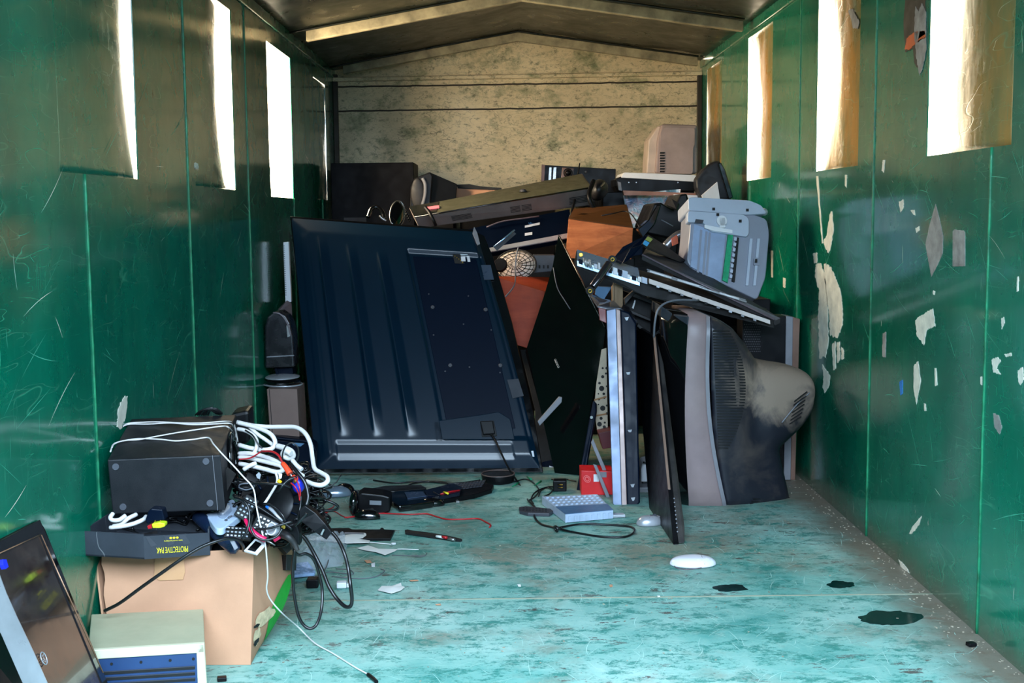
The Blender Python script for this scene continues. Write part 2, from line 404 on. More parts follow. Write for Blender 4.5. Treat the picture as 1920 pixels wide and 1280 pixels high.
# right
mb = wall_mesh(XR, 1, ZR, RW)
for y in (2.20, 3.17, 4.17, 5.22, 6.25, 7.12):
    top = [w for w in RW if w[0]-.02 < y < w[1]+.02]
    weld_v(mb, XR, 1, y, 0, top[0][2] if top else ZR)
R_ = [
 (2, 4, [(1529,496),(1538,493),(1546,512),(1550,545),(1552,580),(1553,640),(1548,668),(1536,672),(1535,630),(1534,580),(1536,545),(1528,520)]),
 (2, 4, [(1545,494),(1556,500),(1566,518),(1576,548),(1580,580),(1580,608),(1570,634),(1556,628),(1555,590),(1550,560),(1546,525)]),
 (2, 3, [(1560,645),(1566,640),(1567,690),(1562,694)]), (2, 3, [(1569,642),(1574,640),(1575,672),(1570,680)]), (2, 2, [(1577,650),(1582,655),(1582,672),(1578,674)]),
 (2, 3, [(1541,683),(1546,690),(1556,704),(1555,722),(1546,737),(1542,725),(1544,705)]),
 (2, 3, [(1550,440),(1556,400),(1560,396),(1563,430),(1556,470),(1552,474),(1543,455)]), (2, 2, [(1524,475),(1532,474),(1532,492),(1526,494)]),
 (2, 1.2, [(1530,330),(1534,330),(1538,390),(1543,455),(1541,456),(1536,400)]), (2, 1, [(1584,328),(1588,328),(1587,352),(1584,348)]),
 (3, 1.0, [(1754,382),(1762,414),(1768,442),(1767,475),(1757,498),(1746,519),(1740,486),(1735,458),(1742,425)]),
 (3, .8, [(1789,430),(1807,432),(1809,436),(1809,499),(1786,499),(1786,434)]),
 (2, 3, [(1716,600),(1728,590),(1749,578),(1753,612),(1738,617),(1732,647),(1719,630)]),
 (2, 2, [(1713,686),(1721,677),(1726,715),(1718,758),(1713,730)]),
 (2, 1.5, [(1749,545),(1753,546),(1752,552),(1749,551)]), (2, 1.5, [(1716,428),(1723,424),(1724,432),(1718,436)]), (2, 1, [(1707,394),(1714,393),(1716,404),(1712,402)]),
 (2, 2, [(1685,378),(1694,374),(1694,390),(1688,398)]), (2, 1, [(1907,519),(1909,518),(1909,545),(1906,547)]), (2, 1.5, [(1877,597),(1882,594),(1883,606),(1878,617)]),
 (2, 2, [(1908,694),(1917,688),(1919,712),(1913,722),(1909,715)]), (2, 2, [(1859,674),(1870,669),(1876,676),(1868,690),(1876,702),(1862,698)]), (2, 1.5, [(1883,664),(1895,661),(1897,667),(1886,669)]),
 (3, 2, [(1862,774),(1872,778),(1878,800),(1874,814),(1864,800)]), (2, 1, [(1838,706),(1841,706),(1841,722),(1838,720)]),
 (2, 1, [(1752,690),(1755,690),(1757,722),(1753,724)]), (2, 1, [(1732,756),(1735,757),(1736,770),(1733,770)]), (3, 2, [(1655,625),(1661,622),(1660,670),(1654,668)]),
 (2, 2, [(1704,1000),(1712,985),(1728,967),(1722,985),(1710,1000)]), (2, 2, [(1684,1048),(1698,1062),(1706,1075),(1690,1066)]),
 (2, 1, [(1655,300),(1659,300),(1657,324),(1653,320)]), (2, 1, [(1468,520),(1473,522),(1472,540),(1468,538)]), (2, 1, [(1445,470),(1449,470),(1449,520),(1446,520)]),
 (3, 2, [(1590,20),(1598,16),(1604,28),(1611,40),(1608,54),(1599,52),(1596,38)]),
 (5, 2, [(1697,0),(1735,0),(1737,60),(1734,85),(1722,130),(1714,118),(1712,92),(1697,98),(1694,40)]),
 (6, 1, [(1686,716),(1692,712),(1692,738),(1688,741)]),
]
for mi, j, c in R_: chip(mb, XR, 1, c, mi, j*.5)
chip(mb, XR-.0013, 1, [(1700,72),(1714,60),(1734,58),(1736,70),(1716,82),(1704,94),(1696,92)], 4, 1)
chip(mb, XR-.0013, 1, [(1716,12),(1722,22),(1728,6),(1736,22),(1737,90),(1730,125),(1724,142),(1718,110),(1714,60)], 3, 1.5)
scratches(mb, XR, 1, 420, 2)
tr = Thing('wall_right', None, None, kind='structure'); tr.part('wall_right', mb, [M_WALL, M_WELD, M_CHIP, M_SILV, M_ORANGE, M_SOOT, mat('blue chip', (40, 120, 200), .5), M_SCR])
# back wall with gable and a folded ledge
mb = MB(); zl = 1.995
mb.prism([V((XL, YB, 0)), V((XR, YB, 0)), V((XR, YB, ZR)), V((XM, YB, ZA+.0)), V((XL, YB, ZL))], V((0, .01, 0)))
for (za, zb) in ((1.775, 1.79), (1.925, 1.94)):
    pts = [V((XL+(XR-XL)*k/40, YB-.001, za+(zb-za)*k/40+random.uniform(-.002, .002))) for k in range(41)]
    mb.tube(pts, .005, 6, 1, smooth=False)
tb = Thing('wall_back', None, None, kind='structure'); tb.part('wall_back', mb, [M_BACK, M_SOOT])
mb = MB(); mb.box((XL, YB-.035, 1.955), (XR-XL, 0, .02), (0, .035, 0), (0, 0, .025)); single('trim_1', None, None, mb, M_BACK, kind='structure', bevel=.006)
# floor
mb = MB(); mb.box((XL, YF, -.01), (XR-XL, 0, 0), (0, YB-YF, 0), (0, 0, .01))
yf = PZ(1100, 1121).y
pts = [V((XL+(XR-XL)*k/40, yf+random.uniform(-.001, .001), .0005)) for k in range(41)]
mb.tube(pts, .003, 5, 1, smooth=False)
random.seed(31)
for k in range(1500):
    x, y = random.uniform(XL+.02, XR-.05), 2.6+2.6*random.random()**1.3; L, a = random.uniform(.01, .12), random.uniform(0, math.pi); c = random.uniform(-.35, .35); w_ = random.uniform(.0003, .0009)
    d = V((math.cos(a), math.sin(a), 0)); q = V((-d.y, d.x, 0)); A_, B_ = [], []
    for i in range(6): t_ = i/5-.5; p = V((x, y, .0006))+d*L*t_+q*c*L*(t_*t_-.25); ww = w_*(1-4*t_*t_)+.0001; A_.append(p+q*ww); B_.append(p-q*ww)
    mb.grid([A_, B_], 2, False)
tf = Thing('floor', None, None, kind='structure'); tf.part('floor', mb, [M_FLOOR, mat('floor seam', (128,132,112), .6), mat('pale floor scratch', (168, 206, 196), .6, var=.1)])
# roof
def roof_line(y, dz=0): return [V((XL, y, ZL+dz)), V((XM, y, ZA+dz)), V((XR, y, ZR+dz))]
mb = MB(); n = 24
for k in range(n):
    ya, yb = YF+(YB-YF)*k/n, YF+(YB-YF)*(k+1)/n
    a, b = roof_line(ya), roof_line(yb)
    mb.add([a[0], a[1], a[2], b[0], b[1], b[2]], [[0,1,4,3],[1,2,5,4]])
rows = []
mb = MB()
for j in range(61):
    y = YF+(YB-YF)*j/60; r = []
    for i in range(41):
        x = XL+(XR-XL)*i/40
        z = ZL+(ZA-ZL)*(x-XL)/(XM-XL) if x < XM else ZA+(ZR-ZA)*(x-XM)/(XR-XM)
        z += .012*noise.noise(V((x*2.2, y*2.6, 3))) if 0 < i < 40 else 0
        r.append(V((x, y, z)))
    rows.append(r)
mb.grid(rows)
mb.v += []
tc = Thing('ceiling', None, None, kind='structure'); oc = tc.part('ceiling', mb, M_CEIL)
sol = oc.modifiers.new('sol', 'SOLIDIFY'); sol.thickness = .004
for k, y in enumerate((1.75, 3.2, 4.68, 6.15, 7.56)):
    mb = MB(); a = .10
    A = V((XL+a*.9, y, ZL+(ZA-ZL)*(a/(XM-XL))-.016)); Bm = V((XM, y, ZA-.016)); Bm2 = Bm; C = V((XR-a*.6, y, ZR+(ZA-ZR)*(a*.6/(XR-XM))-.016))
    for p, q in ((A, Bm), (Bm2, C)):
        mb.prism([p, q, q-V((0, 0, .052)), p-V((0, 0, .052))], V((0, .04, 0)))
    single('trim_%d' % (k+2), None, None, mb, M_RIB, kind='structure', bevel=.004)
    mb = MB(); mb.tube([V((XL+.01+(XM-XL)*i/20, y-.012+random.uniform(-.003,.003), ZL+(ZA-ZL)*i/20-.012)) for i in range(20)]+[V((XM+(XR-XM)*i/20, y-.012+random.uniform(-.003,.003), ZA+(ZR-ZA)*i/20-.012)) for i in range(20)], .006, 5, smooth=False)
    single('trim_%d' % (k+8), None, None, mb, M_CEIL, kind='structure')
# folded top rails where walls meet roof
for nm, x, s_, H in (('trim_14', XL, 1, ZL), ('trim_15', XR, -1, ZR)):
    mb = MB(); mb.box((x, YF, H-.05), (s_*.012, 0, 0), (0, YB-YF, 0), (0, 0, .05)); single(nm, None, None, mb, M_WALL, kind='structure', bevel=.004)
for nm, x, s_ in (('trim_16', XL, 1), ('trim_17', XR, -1)):
    mb = MB(); mb.box((x, YB-.03, 0), (s_*.03, 0, 0), (0, .03, 0), (0, 0, 2.0)); single(nm, None, None, mb, M_SOOT, kind='structure', bevel=.004)
# cut flaps of sheet steel, hinged on the near side and pushed outwards at the far side
def flap(k, x, out, win, D, pw, top=.35, bot=.35, slit=0.0):
    y0, y1, z0, z1 = win; N = 24; rows = []
    for j in range(N+1):
        v = j/N; prof = math.sin(math.pi*min(1, max(0, v)))**.8
        d = D*(bot+(1-bot)*prof if v < .5 else top+(1-top)*prof)
        r = []
        for i in range(N+1):
            u = i/N
            dx = d*u**pw + .004*noise.noise(V((u*4, v*5, k)))*u
            r.append(V((x+out*(WT+.002+dx), y0-.006+(y1-y0+(.05 if k in (4, 8) else .010))*u*(1-.12*(d/(y1-y0)))-slit*u, z0-.012+(z1-z0+.022)*v)))
        rows.append(r)
    m = MB(); m.grid(rows)
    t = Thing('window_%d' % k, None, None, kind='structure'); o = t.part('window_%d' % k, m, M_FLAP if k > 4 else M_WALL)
    s = o.modifiers.new('sol', 'SOLIDIFY'); s.thickness = .003; s.offset = 0
flap(1, XL, -1, LW[0], .016, 5, .2, .1, .004)
flap(2, XL, -1, LW[1], .07, 5, .6, .1, .02)
flap(4, XL, -1, LW[3], .002, 2)
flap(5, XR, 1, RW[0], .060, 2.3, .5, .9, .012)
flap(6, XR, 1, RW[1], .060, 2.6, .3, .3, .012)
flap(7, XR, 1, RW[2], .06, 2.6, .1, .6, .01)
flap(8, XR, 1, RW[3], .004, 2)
# left window 3: the flap is gone, only a torn strip is left at its lower near corner
y0, y1, z0, z1 = LW[2]
mb = MB(); rows = []
for j in range(9):
    wd = .17*(1-j/8)**.6+.004
    rows.append([V((XL-.002-.03*(i/6)**2, y0+.02*noise.noise(V((j*.9, 0, 0)))+wd*i/6, z0+.25*j/8)) for i in range(7)])
mb.grid(rows)
t = Thing('window_3', None, None, kind='structure'); o = t.part('window_3', mb, M_WALL); s = o.modifiers.new('sol', 'SOLIDIFY'); s.thickness = .003
# ================================================================ helpers for traced plates
def plate(mb, pl, pts, t, off=0.0, mi=0):
    mb.prism([pl.w(x, y, off) for x, y in pts], -pl.n*t, mi); return mb
def ringplate(mb, pl, outer, inner, t, off=0.0, mi=0):     # a frame between two outlines of equal length
    n = len(outer); O = [pl.w(x, y, off) for x, y in outer]; I = [pl.w(x, y, off) for x, y in inner]; k = -pl.n*t
    vs = O+I+[p+k for p in O]+[p+k for p in I]; fs = []
    for i in range(n):
        j = (i+1) % n
        fs += [[i, j, n+j, n+i], [2*n+i, 3*n+i, 3*n+j, 2*n+j], [i, 2*n+i, 2*n+j, j], [n+i, n+j, 3*n+j, 3*n+i]]
    return mb.add(vs, fs, mi)
def hexa(mb, f, b, mi=0): return mb.loft([V(p) for p in f], [V(p) for p in b], mi)
def lerp(a, b, t): return V(a)+(V(b)-V(a))*t
K_BLACK = mat('black plastic', (11, 11, 14), .4, var=.15, spec=.2)
K_BLACKM = mat('matt black vinyl', (20, 21, 26), .5, var=.12, bump=.15, bscale=500, spec=.4)
K_GLOSS = mat('glossy black plastic', (10, 10, 12), .10, var=.1, coat=.6)
K_DUSTY = mat('dusty black plastic', (22, 21, 23), .5, dust=.35, dustc=(98, 90, 84))
K_GREY = mat('grey plastic', (126, 126, 132), .45)
K_DGREY = mat('dark grey plastic', (56, 57, 64), .45)
K_SILVER = mat('silver plastic', (176, 178, 184), .32, metal=.35)
K_WHITE = mat('white plastic', (222, 222, 226), .4, var=.05)
K_BEIGE = mat('aged beige plastic', (206, 200, 172), .45, var=.06)
K_SAGE = mat('grey green painted steel', (168, 166, 138), .45, var=.06, bump=.1, bscale=400)
K_CARD = mat('cardboard', (188, 140, 110), .85, var=.06, bump=.1, bscale=200, spec=.2)
K_CARDD = mat('cardboard inside', (150, 112, 80), .9, var=.12, spec=.2)
K_TAPE = mat('brown packing tape', (196, 146, 104), .4, var=.05)
K_GREEN = mat('printed green', (26, 150, 42), .6, var=.05)
K_NAVY = mat('dark blue vent steel', (34, 60, 100), .4, var=.1)
K_SLOT = mat('deep black slot', (8, 8, 9), .7)
K_RUBBER = mat('black rubber cord', (14, 14, 17), .32, var=.1)
K_GCORD = mat('grey cord', (100, 102, 110), .4)
K_WCORD = mat('white cord sheath', (212, 206, 204), .5, var=.08)
K_RED = mat('red wire sheath', (176, 22, 30), .4)
K_PINK = mat('magenta sleeve', (224, 20, 84), .4)
K_ORNG = mat('orange red plug boot', (236, 70, 36), .4)
K_YELL = mat('bright yellow print', (232, 214, 40), .5)
K_LIME = mat('lime yellow plastic', (206, 226, 30), .45)
K_BLUE = mat('royal blue plastic', (26, 40, 190), .4)
K_STEEL = mat('plain steel', (170, 168, 166), .3, metal=.9)
K_BRASS = mat('brass contact', (200, 160, 70), .3, metal=.9)
K_PBLACK = mat('printed black board', (44, 48, 56), .6, var=.15, scr=.3)
K_PAPER = mat('white paper', (226, 224, 220), .8, var=.05)

# ---------------------------------------------------------------- cardboard box
t = Thing('cardboard_box', 'torn tan cardboard box full of cables under the black subwoofer', 'box')
bt = [PZ(172, 1262, .001), PZ(470, 1246, .001), PZ(495, 1188, .001), None]
bt[0] = V((-1.0, bt[1].y+.01, .001)); bt[3] = V((-1.005, 3.46, .001)); bt[2] = PZ(487, 1213, .001)
tp = [P(183, 1044, 3.07), P(476, 1028, 3.06), P(547, 1014, 3.36), V((-1.02, 3.46, .29))]
mb = MB(); th = .005; cen = (tp[0]+tp[2])/2
def panel(mb, a, b, c, d, n=10, jag=0.0, bow=0.0, seed=0, mi=0, nrm=None, left_tear=0.0, ub=0.0, ua=0.0):
    # a,b bottom; d,c top
    rows = []; N = (b-a).cross(d-a).normalized()
    for j in range(n+1):
        r = []
        for i in range(n+1):
            u, v = i/n, j/n
            uu = u
            if left_tear and i == 0: uu = left_tear*(.6+.8*noise.noise(V((j*1.7, seed, 0))))*(.3+v)
            p = a*(1-uu)*(1-v)+b*uu*(1-v)+c*uu*v+d*(1-uu)*v
            p = p+V((1, 0, 0))*(ub*u+ua*(1-u))*math.sin(math.pi*v)
            if v == 1: p = p+V((0, 0, jag*noise.noise(V((i*.9, seed, 5)))))
            p = p+N*bow*math.sin(math.pi*u)*math.sin(math.pi*v)
            r.append(p)
        rows.append(r)
    off = N*th; n1 = len(rows); m1 = len(rows[0])
    back = [[p-off for p in r] for r in rows]
    vs = [p for r in rows for p in r]+[p for r in back for p in r]; q = n1*m1; fs = []
    for j in range(n1-1):
        for i in range(m1-1):
            k = j*m1+i; fs += [[k, k+1, k+m1+1, k+m1], [q+k, q+k+m1, q+k+m1+1, q+k+1]]
    for j in range(n1-1):
        k = j*m1; fs.append([k, k+m1, q+k+m1, q+k]); k = j*m1+m1-1; fs.append([k, q+k, q+k+m1, k+m1])
    for i in range(m1-1):
        k = i; fs.append([k, q+k, q+k+1, k+1]); k = (n1-1)*m1+i; fs.append([k, k+1, q+k+1, q+k])
    mb.add(vs, fs, mi)
panel(mb, bt[0]+V((0,0,0)), bt[1], tp[1], tp[0], 14, .006, .003, 1, left_tear=.03)
panel(mb, bt[1], bt[2], tp[2], tp[1], 12, .010, .0, 2, ub=.034)
panel(mb, bt[2], bt[3], tp[3], tp[2], 8, .006, 0, 3, ua=.034)
panel(mb, bt[3], bt[0]+V((-.008,.0,0)), tp[0]+V((-.008, .0, 0)), tp[3], 8, .006, 0, 4)
mb.prism([bt[0]+V((.006,.006,0)), bt[1]+V((-.006,.006,0)), bt[2]+V((-.006,-.006,0)), bt[3]+V((.006,-.006,0))], V((0, 0, .004)), 1)
t.part('carton', mb, [K_CARD, K_CARDD])
pf = PL(bt[0], bt[1], tp[1]); pr = PL(bt[1], bt[2], tp[2])
mb = MB(); plate(mb, pf, [(292,1046),(345,1043),(348,1072),(344,1086),(300,1088),(290,1080),(291,1060)], .0006, .0042); t.part('tape', mb, K_TAPE, label='square patch of brown packing tape')
mb = MB()
def onpanel(u, v, o=.002):
    a_, b_, c_, d_ = bt[1], bt[2], tp[2], tp[1]
    n_ = (b_-a_).cross(d_-a_).normalized()
    if n_.x < 0: n_ = -n_
    return a_*(1-u)*(1-v)+b_*u*(1-v)+c_*u*v+d_*(1-u)*v+V((1, 0, 0))*.034*u*math.sin(math.pi*v)+n_*o
L_, R_e = [], []
for k in range(13):
    v = .08+.60*k/12; w_ = math.sin(math.pi*(.12+.8*k/12))
    L_.append(onpanel(.97-.42*w_, v)); R_e.append(onpanel(.985, v))
mb.grid([[L_[k]*(1-i_/4)+R_e[k]*(i_/4) for i_ in range(5)] for k in range(13)])
t.part('printed_mark', mb, K_GREEN, label='green printed crescent')
mb = MB()
def jagged(u0, u1, v0, v1, mi, o):
    pts = []
    for k in range(14):
        a_ = 2*math.pi*k/14; r_ = .75+.35*random.random()
        pts.append(onpanel((u0+u1)/2+(u1-u0)/2*math.cos(a_)*r_, (v0+v1)/2+(v1-v0)/2*math.sin(a_)*r_, o))
    mb.add(pts, [list(range(14))], mi)
jagged(.05, .7, .28, .44, 0, .003); jagged(.02, .35, .12, .3, 0, .003); jagged(.02, .22, .30, .335, 1, .004); jagged(.02, .3, .14, .2, 1, .004)
t.part('torn_paper', mb, [mat('torn inner paper', (214, 188, 150), .9, var=.2, vscale=60), K_SLOT])

# ---------------------------------------------------------------- printed black tray
t = Thing('printed_tray', 'shallow black cardboard tray with yellow upside down lettering on the cardboard box rim', 'tray')
h = .062
a, b, c = P(154, 1041, 2.985), P(271, 1048, 2.955), P(394, 1040, 3.055)
d, e_ = V((-1.02, 3.2, a.z+.01)), V((c.x-.02, 3.22, c.z+.01))
up = V((0, 0, h))
mb = MB()
for p, q, ux in ((a, b, h), (b, c, h*.93), (c, e_, h*1.1), (e_, d, h), (d, a, h)):
    n_ = (q-p).cross(V((0, 0, 1))).normalized()*-.004
    mb.prism([p, q, q+V((0, 0, ux)), p+V((0, 0, ux))], n_)
mb.prism([a, b, c, e_, d], V((0, 0, .004)))
t.part('tray', mb, K_PBLACK, bevel=.001)
ux = (c-b).normalized(); uz = V((0, 0, 1)); nn = ux.cross(uz).normalized()
if nn.dot(CAM-b) < 0: nn = -nn
L = (c-b).length
org = b+ux*L*.66+uz*.027+nn*.0012
mb = text_mb('PROTECTIVE PAK', org, -ux, -uz, .021, font_scale=.50)
for k in range(3): mb.add([b+ux*L*(.40+.05*k)+uz*.050+nn*.0012+V((0,0,0))+ux*math.cos(a_)*.0035+uz*math.sin(a_)*.0028 for a_ in [i*math.pi/4 for i in range(8)]], [list(range(8))])
m2 = text_mb('static control packaging', b+ux*L*.58+uz*.044+nn*.0012, -ux, -uz, .005); mb.add(m2.v, m2.f)
t.part('lettering', mb, K_YELL, label='yellow upside down lettering')
mb = MB()
for (f0, f1, f2, f3) in ((.03, .10, .19, .08), (.30, .36, .44, .5), (.52, .6, .7, .62)):
    mb.add([b+ux*L*f0+uz*.056+nn*.001, b+ux*L*f1+uz*.030+nn*.001, b+ux*L*f2+uz*.034+nn*.001, b+ux*L*f3+uz*.056+nn*.001], [[0,1,2,3]])
t.part('printed_pattern', mb, K_DGREY, label='grey printed wedges')

# ---------------------------------------------------------------- subwoofer lying over the box
t = Thing('subwoofer', 'black vinyl subwoofer lying on its back with four round rubber feet facing out', 'speaker')
Y0, Y1 = 3.08, 3.40
f = [P(211, 964, Y0), P(423, 956, Y0+.0), P(413, 853, Y0), P(201, 862, Y0)]
g = [P(250, 870, Y1+.05), P(450, 868, Y1+.08), P(443, 777, Y1+.08), P(246, 785, Y1)]
g[0] = f[0]+(g[3]-f[3]); g[1] = f[1]+(g[2]-f[2])
mb = MB(); q = .88
hexa(mb, f, g); t.part('cabinet', mb, K_BLACKM, bevel=.003)
N = (f[1]-f[0]).cross(f[3]-f[0]).normalized()
if N.dot(CAM-f[0]) < 0: N = -N
mb = MB()
mb.prism([lerp(f[0], f[1], .93)+N*.0012, lerp(f[0], f[1], .933)+N*.0012, lerp(f[3], f[2], .933)+N*.0012, lerp(f[3], f[2], .93)+N*.0012], -N*.002)
t.part('seam', mb, K_GREY, label='thin pale seam line beside the grille')
for (u, v) in ((.07, .87), (.87, .90), (.10, .13), (.87, .14)):
    p = lerp(lerp(f[0], f[1], u), lerp(f[3], f[2], u), v)
    mb = MB(); mb.disc(p-N*.001, N, .0092, .0042, 24, 0, .0085); mb.ring(p+N*.0028, N, .0078, .0008, 20)
    t.part('rubber_foot', mb, mat('grey rubber foot', (74, 76, 84), .5))
S = (g[1]-f[1]).normalized(); U = (f[2]-f[1]); Nr = S.cross(U.normalized())
if Nr.x < 0: Nr = -Nr
cen = (f[1]+f[2]+g[1]+g[2])/4
rr = min(U.length/2*.86, .075)
mb = MB(); mb.ring(cen+Nr*.004, Nr, rr*1.0, .007, 36); mb.ring(cen+Nr*.006, Nr, rr*1.18, .004, 36); t.part('driver_ring', mb, K_GLOSS)
mb = MB(); mb.disc(cen+Nr*.001, Nr, rr*.98, -.0, 32, 0, rr*.98); mb.ell(cen-Nr*.012, S*rr*.4, U.normalized()*rr*.4, Nr*.02, z0=0); t.part('driver_cone', mb, K_DUSTY)

# ---------------------------------------------------------------- beige instrument
t = Thing('beige_instrument', 'beige electronics box with grey green lid and dark blue slotted front panel', 'electronics')
zt = .142
ft = [PZ(165, 1219, zt), PZ(384, 1206, zt)]; bk = [PZ(171, 1151, zt), PZ(381, 1141, zt)]
dn = V((0, 0, -zt+.002))
mb = MB(); hexa(mb, [ft[0], ft[1], bk[1], bk[0]], [p+dn for p in (ft[0], ft[1], bk[1], bk[0])]); t.part('case', mb, K_SAGE, bevel=.003)
ux = (ft[1]-ft[0]).normalized(); fw = (bk[0]-ft[0]); fw.z = 0; fw = (fw-ux*fw.dot(ux)).normalized(); W = (ft[1]-ft[0]).length
o = ft[0]+dn-fw*.012; up = V((0, 0, 1))
mb = MB()
mb.box(o, ux*W*.09, up*zt*1.01, fw*.014); mb.box(o+ux*W*.93, ux*W*.07, up*zt*1.01, fw*.014); mb.box(o+up*(zt-.020), ux*W, up*.022, fw*.014); mb.box(o, ux*W, up*.012, fw*.014)
t.part('front_frame', mb, K_BEIGE, bevel=.002)
mb = MB(); mb.box(o+ux*W*.085+up*.01+fw*.004, ux*W*.86, up*(zt-.028), fw*.009); 
po = t.part('front_panel', mb, K_NAVY)
for k in range(5):
    mb = MB(); mb.box(o+ux*W*.11+up*(zt-.058-.014*k)+fw*.0015, ux*W*.80, up*.006, fw*.003); t.part('vent_slot', mb, K_SLOT, parent=po)
    mb = MB(); mb.box(o+ux*W*.11+up*(zt-.052-.014*k)+fw*.0005, ux*W*.80, up*.0015, fw*.003); t.part('vent_louver', mb, K_DGREY, parent=po)
for u in (.2, .45, .70, .90):
    mb = MB(); mb.disc(o+ux*W*u+up*(zt-.034)+fw*.004, -fw, .0032, .0018, 12); t.part('screw', mb, K_SLOT, parent=po)

# ---------------------------------------------------------------- black flat monitor leaning on the left wall
t = Thing('flat_monitor', 'glossy black flat monitor leaning on the left wall beside the beige electronics box', 'monitor')
pm = PL((200, 1282, 2.66), (72, 975, 2.69), (-20, 1015, 2.40))
out_ = [(-60,1040),(66,974),(76,979),(84,990),(210,1300),(160,1470),(80,1500),(-60,1500)]
mb = MB(); plate(mb, pm, roundpoly([(-60,1042),(72,973),(84,988),(225,1340),(90,1420),(-60,1200)], 8), .030)
t.part('back_shell', mb, K_BLACK, bevel=.003)
mb = MB(); ringplate(mb, pm, [(-60,1044),(72,975),(222,1336),(88,1414)], [(-60,1066),(73,1003),(196,1300),(96,1376)], .004, .004); t.part('bezel', mb, K_GLOSS, bevel=.0012)
mb = MB(); plate(mb, pm, [(-60,1066),(73,1003),(196,1300),(96,1376),(-60,1150)], .002, .0015)
t.part('screen', mb, mat('dusty brown-black screen glass', (44, 32, 28), .14, var=.2, dust=.3, dustc=(110, 86, 72), coat=.5))
mb = MB(); 
for a_, b_ in (((74,1004),(190,1262)), ((-10,1041),(73,1003))):
    mb.tube([pm.w(*a_, .0045), pm.w(*b_, .0045)], .0012, 5, smooth=False)
t.part('bezel_trim', mb, mat('copper trim line', (150, 110, 84), .3, metal=.4))
c0 = pm.w(77, 1236, .006); uu = (pm.w(90, 1262, .006)-c0).normalized(); vv = pm.n.cross(uu).normalized()
mb = MB(); mb.ring(c0, pm.n, .013, .0012, 28)
m2 = text_mb('hp', c0-uu*.008-vv*.004, uu, vv, .017, bold=True); mb.add(m2.v, m2.f)
t.part('emblem', mb, K_SILVER, label='small round silver emblem')
# silver framed monitor in front of it
t = Thing('silver_monitor', 'silver framed flat monitor edge in the lower left corner in front of the black one', 'monitor')
ps = PL((92, 1284, 2.33), (0, 1074, 2.28), (0, 1284, 2.20))
mb = MB(); plate(mb, ps, [(-40,1010),(0,1072),(14,1110),(34,1155),(64,1218),(96,1290),(60,1330),(-40,1330)], .022); t.part('frame', mb, K_SILVER, bevel=.004)
mb = MB(); plate(mb, ps, [(-40,1120),(0,1190),(22,1240),(44,1290),(44,1322),(-36,1322)], .002, .003); t.part('screen', mb, K_GLOSS)
mb = MB(); plate(mb, ps, [(-4,1050),(2,1050),(6,1064),(1,1068),(-4,1060)], .010, .012); t.part('blue_button', mb, K_BLUE, label='small blue button')
# ================================================================ the big television, back towards us
def boxz(mb, f, dy, mi=0, b=None):      # front outline (pixel, depth) pulled straight back by dy
    F = [P(*p) for p in f]; mb.prism(F, V((0, dy, 0)), mi); return mb
M_TVB = mat('blue black television shell', (3, 27, 43), .34, var=.04, coat=.45, spec=.11, rvar=.1)
M_TVD = mat('dark recessed panel', (2, 14, 32), .4, var=.04, spec=.08, rvar=.1)
M_LABEL = mat('white sticker', (214, 216, 222), .6, var=.03)
t = Thing('large_television', 'huge flat television standing on its side with its ribbed blue-black back facing out', 'television')
pt = PL((590, 886, 5.21), (1020, 885, 5.23), (543, 403, 5.68))
BL, BR, TLp, TR = (590, 886), (1019, 884), (543, 403), (884, 428)
out_ = [(591,886),(1019,884),(1000,770),(960,600),(925,480),(908,440),(884,428),(543,403)]
mb = MB(); plate(mb, pt, out_, .028, -.012)
t.part('front_frame', mb, K_GLOSS, bevel=.003)
# shell with a sloped rim and pressed ribs: a height field over the sheet
def bil(u, v):      # u across, v up
    b_ = (592+u*(1013-592), 878+u*(876-878)); t_ = (546+u*(893-546), 407+u*(433-407))
    x = b_[0]+(t_[0]-b_[0])*v; y = b_[1]+(t_[1]-b_[1])*v
    # the right edge is slightly convex
    return x+18*u*math.sin(math.pi*v)*.25, y
ribs = [(.135, .13, .93), (.285, .13, .905), (.44, .13, .885), (.575, .12, .87)]
def hgt(u, v):
    e = min(u/.085, (1-u)/.03, v/.055, (1-v)/.055); h = .018*max(0, min(1, e))
    if .10 < u < .93 and v > .10: pass
    if u < .60:
        for (ru, v0, v1) in ribs[:3]:
            c = ru+.03*(0.0)
            d = (u-c)/.0075 if u < c else (u-c)/.030; 
            f = max(0, min(1, (v-v0)/.12, (v1-v)/.10))
            if f > 0: h += .017*max(0, 1-abs(d)*.62)*f**.8
        d = (u-.605)/.012; f = max(0, min(1, (v-.12)/.03, (.90-v)/.03))
        if f > 0 and u > .59: h -= .010*min(1, (u-.59)/.012)*f
    # sunken flat zone on the right
    if u >= .60 and u < .985 and .12 < v < .90: h -= .010
    # low raised lip, lower left
    if v < .105 and v > .045 and .10 < u < .90: h -= .004
    if u < .075 and u > .04 and .06 < v < .93: h += .002
    return h
NU, NV = 170, 110; rows = []
for j in range(NV+1):
    r = []
    for i in range(NU+1):
        u, v = i/NU, j/NV; x, y = bil(u, v); r.append(pt.w(x, y)+pt.n*(-.012+hgt(u, v)))
    rows.append(r)
mb = MB(); mb.grid(rows); t.part('back_shell', mb, M_TVB)
def on(u, v, o=.0): x, y = bil(u, v); return pt.w(x, y)+pt.n*(-.012+hgt(u, v)+o)
def strip(mb, uvs, o, mi=0, t_=.001):
    mb.prism([on(*uv, o) if False else pt.w(*bil(*uv))+pt.n*(o-.012) for uv in uvs], -pt.n*t_, mi)
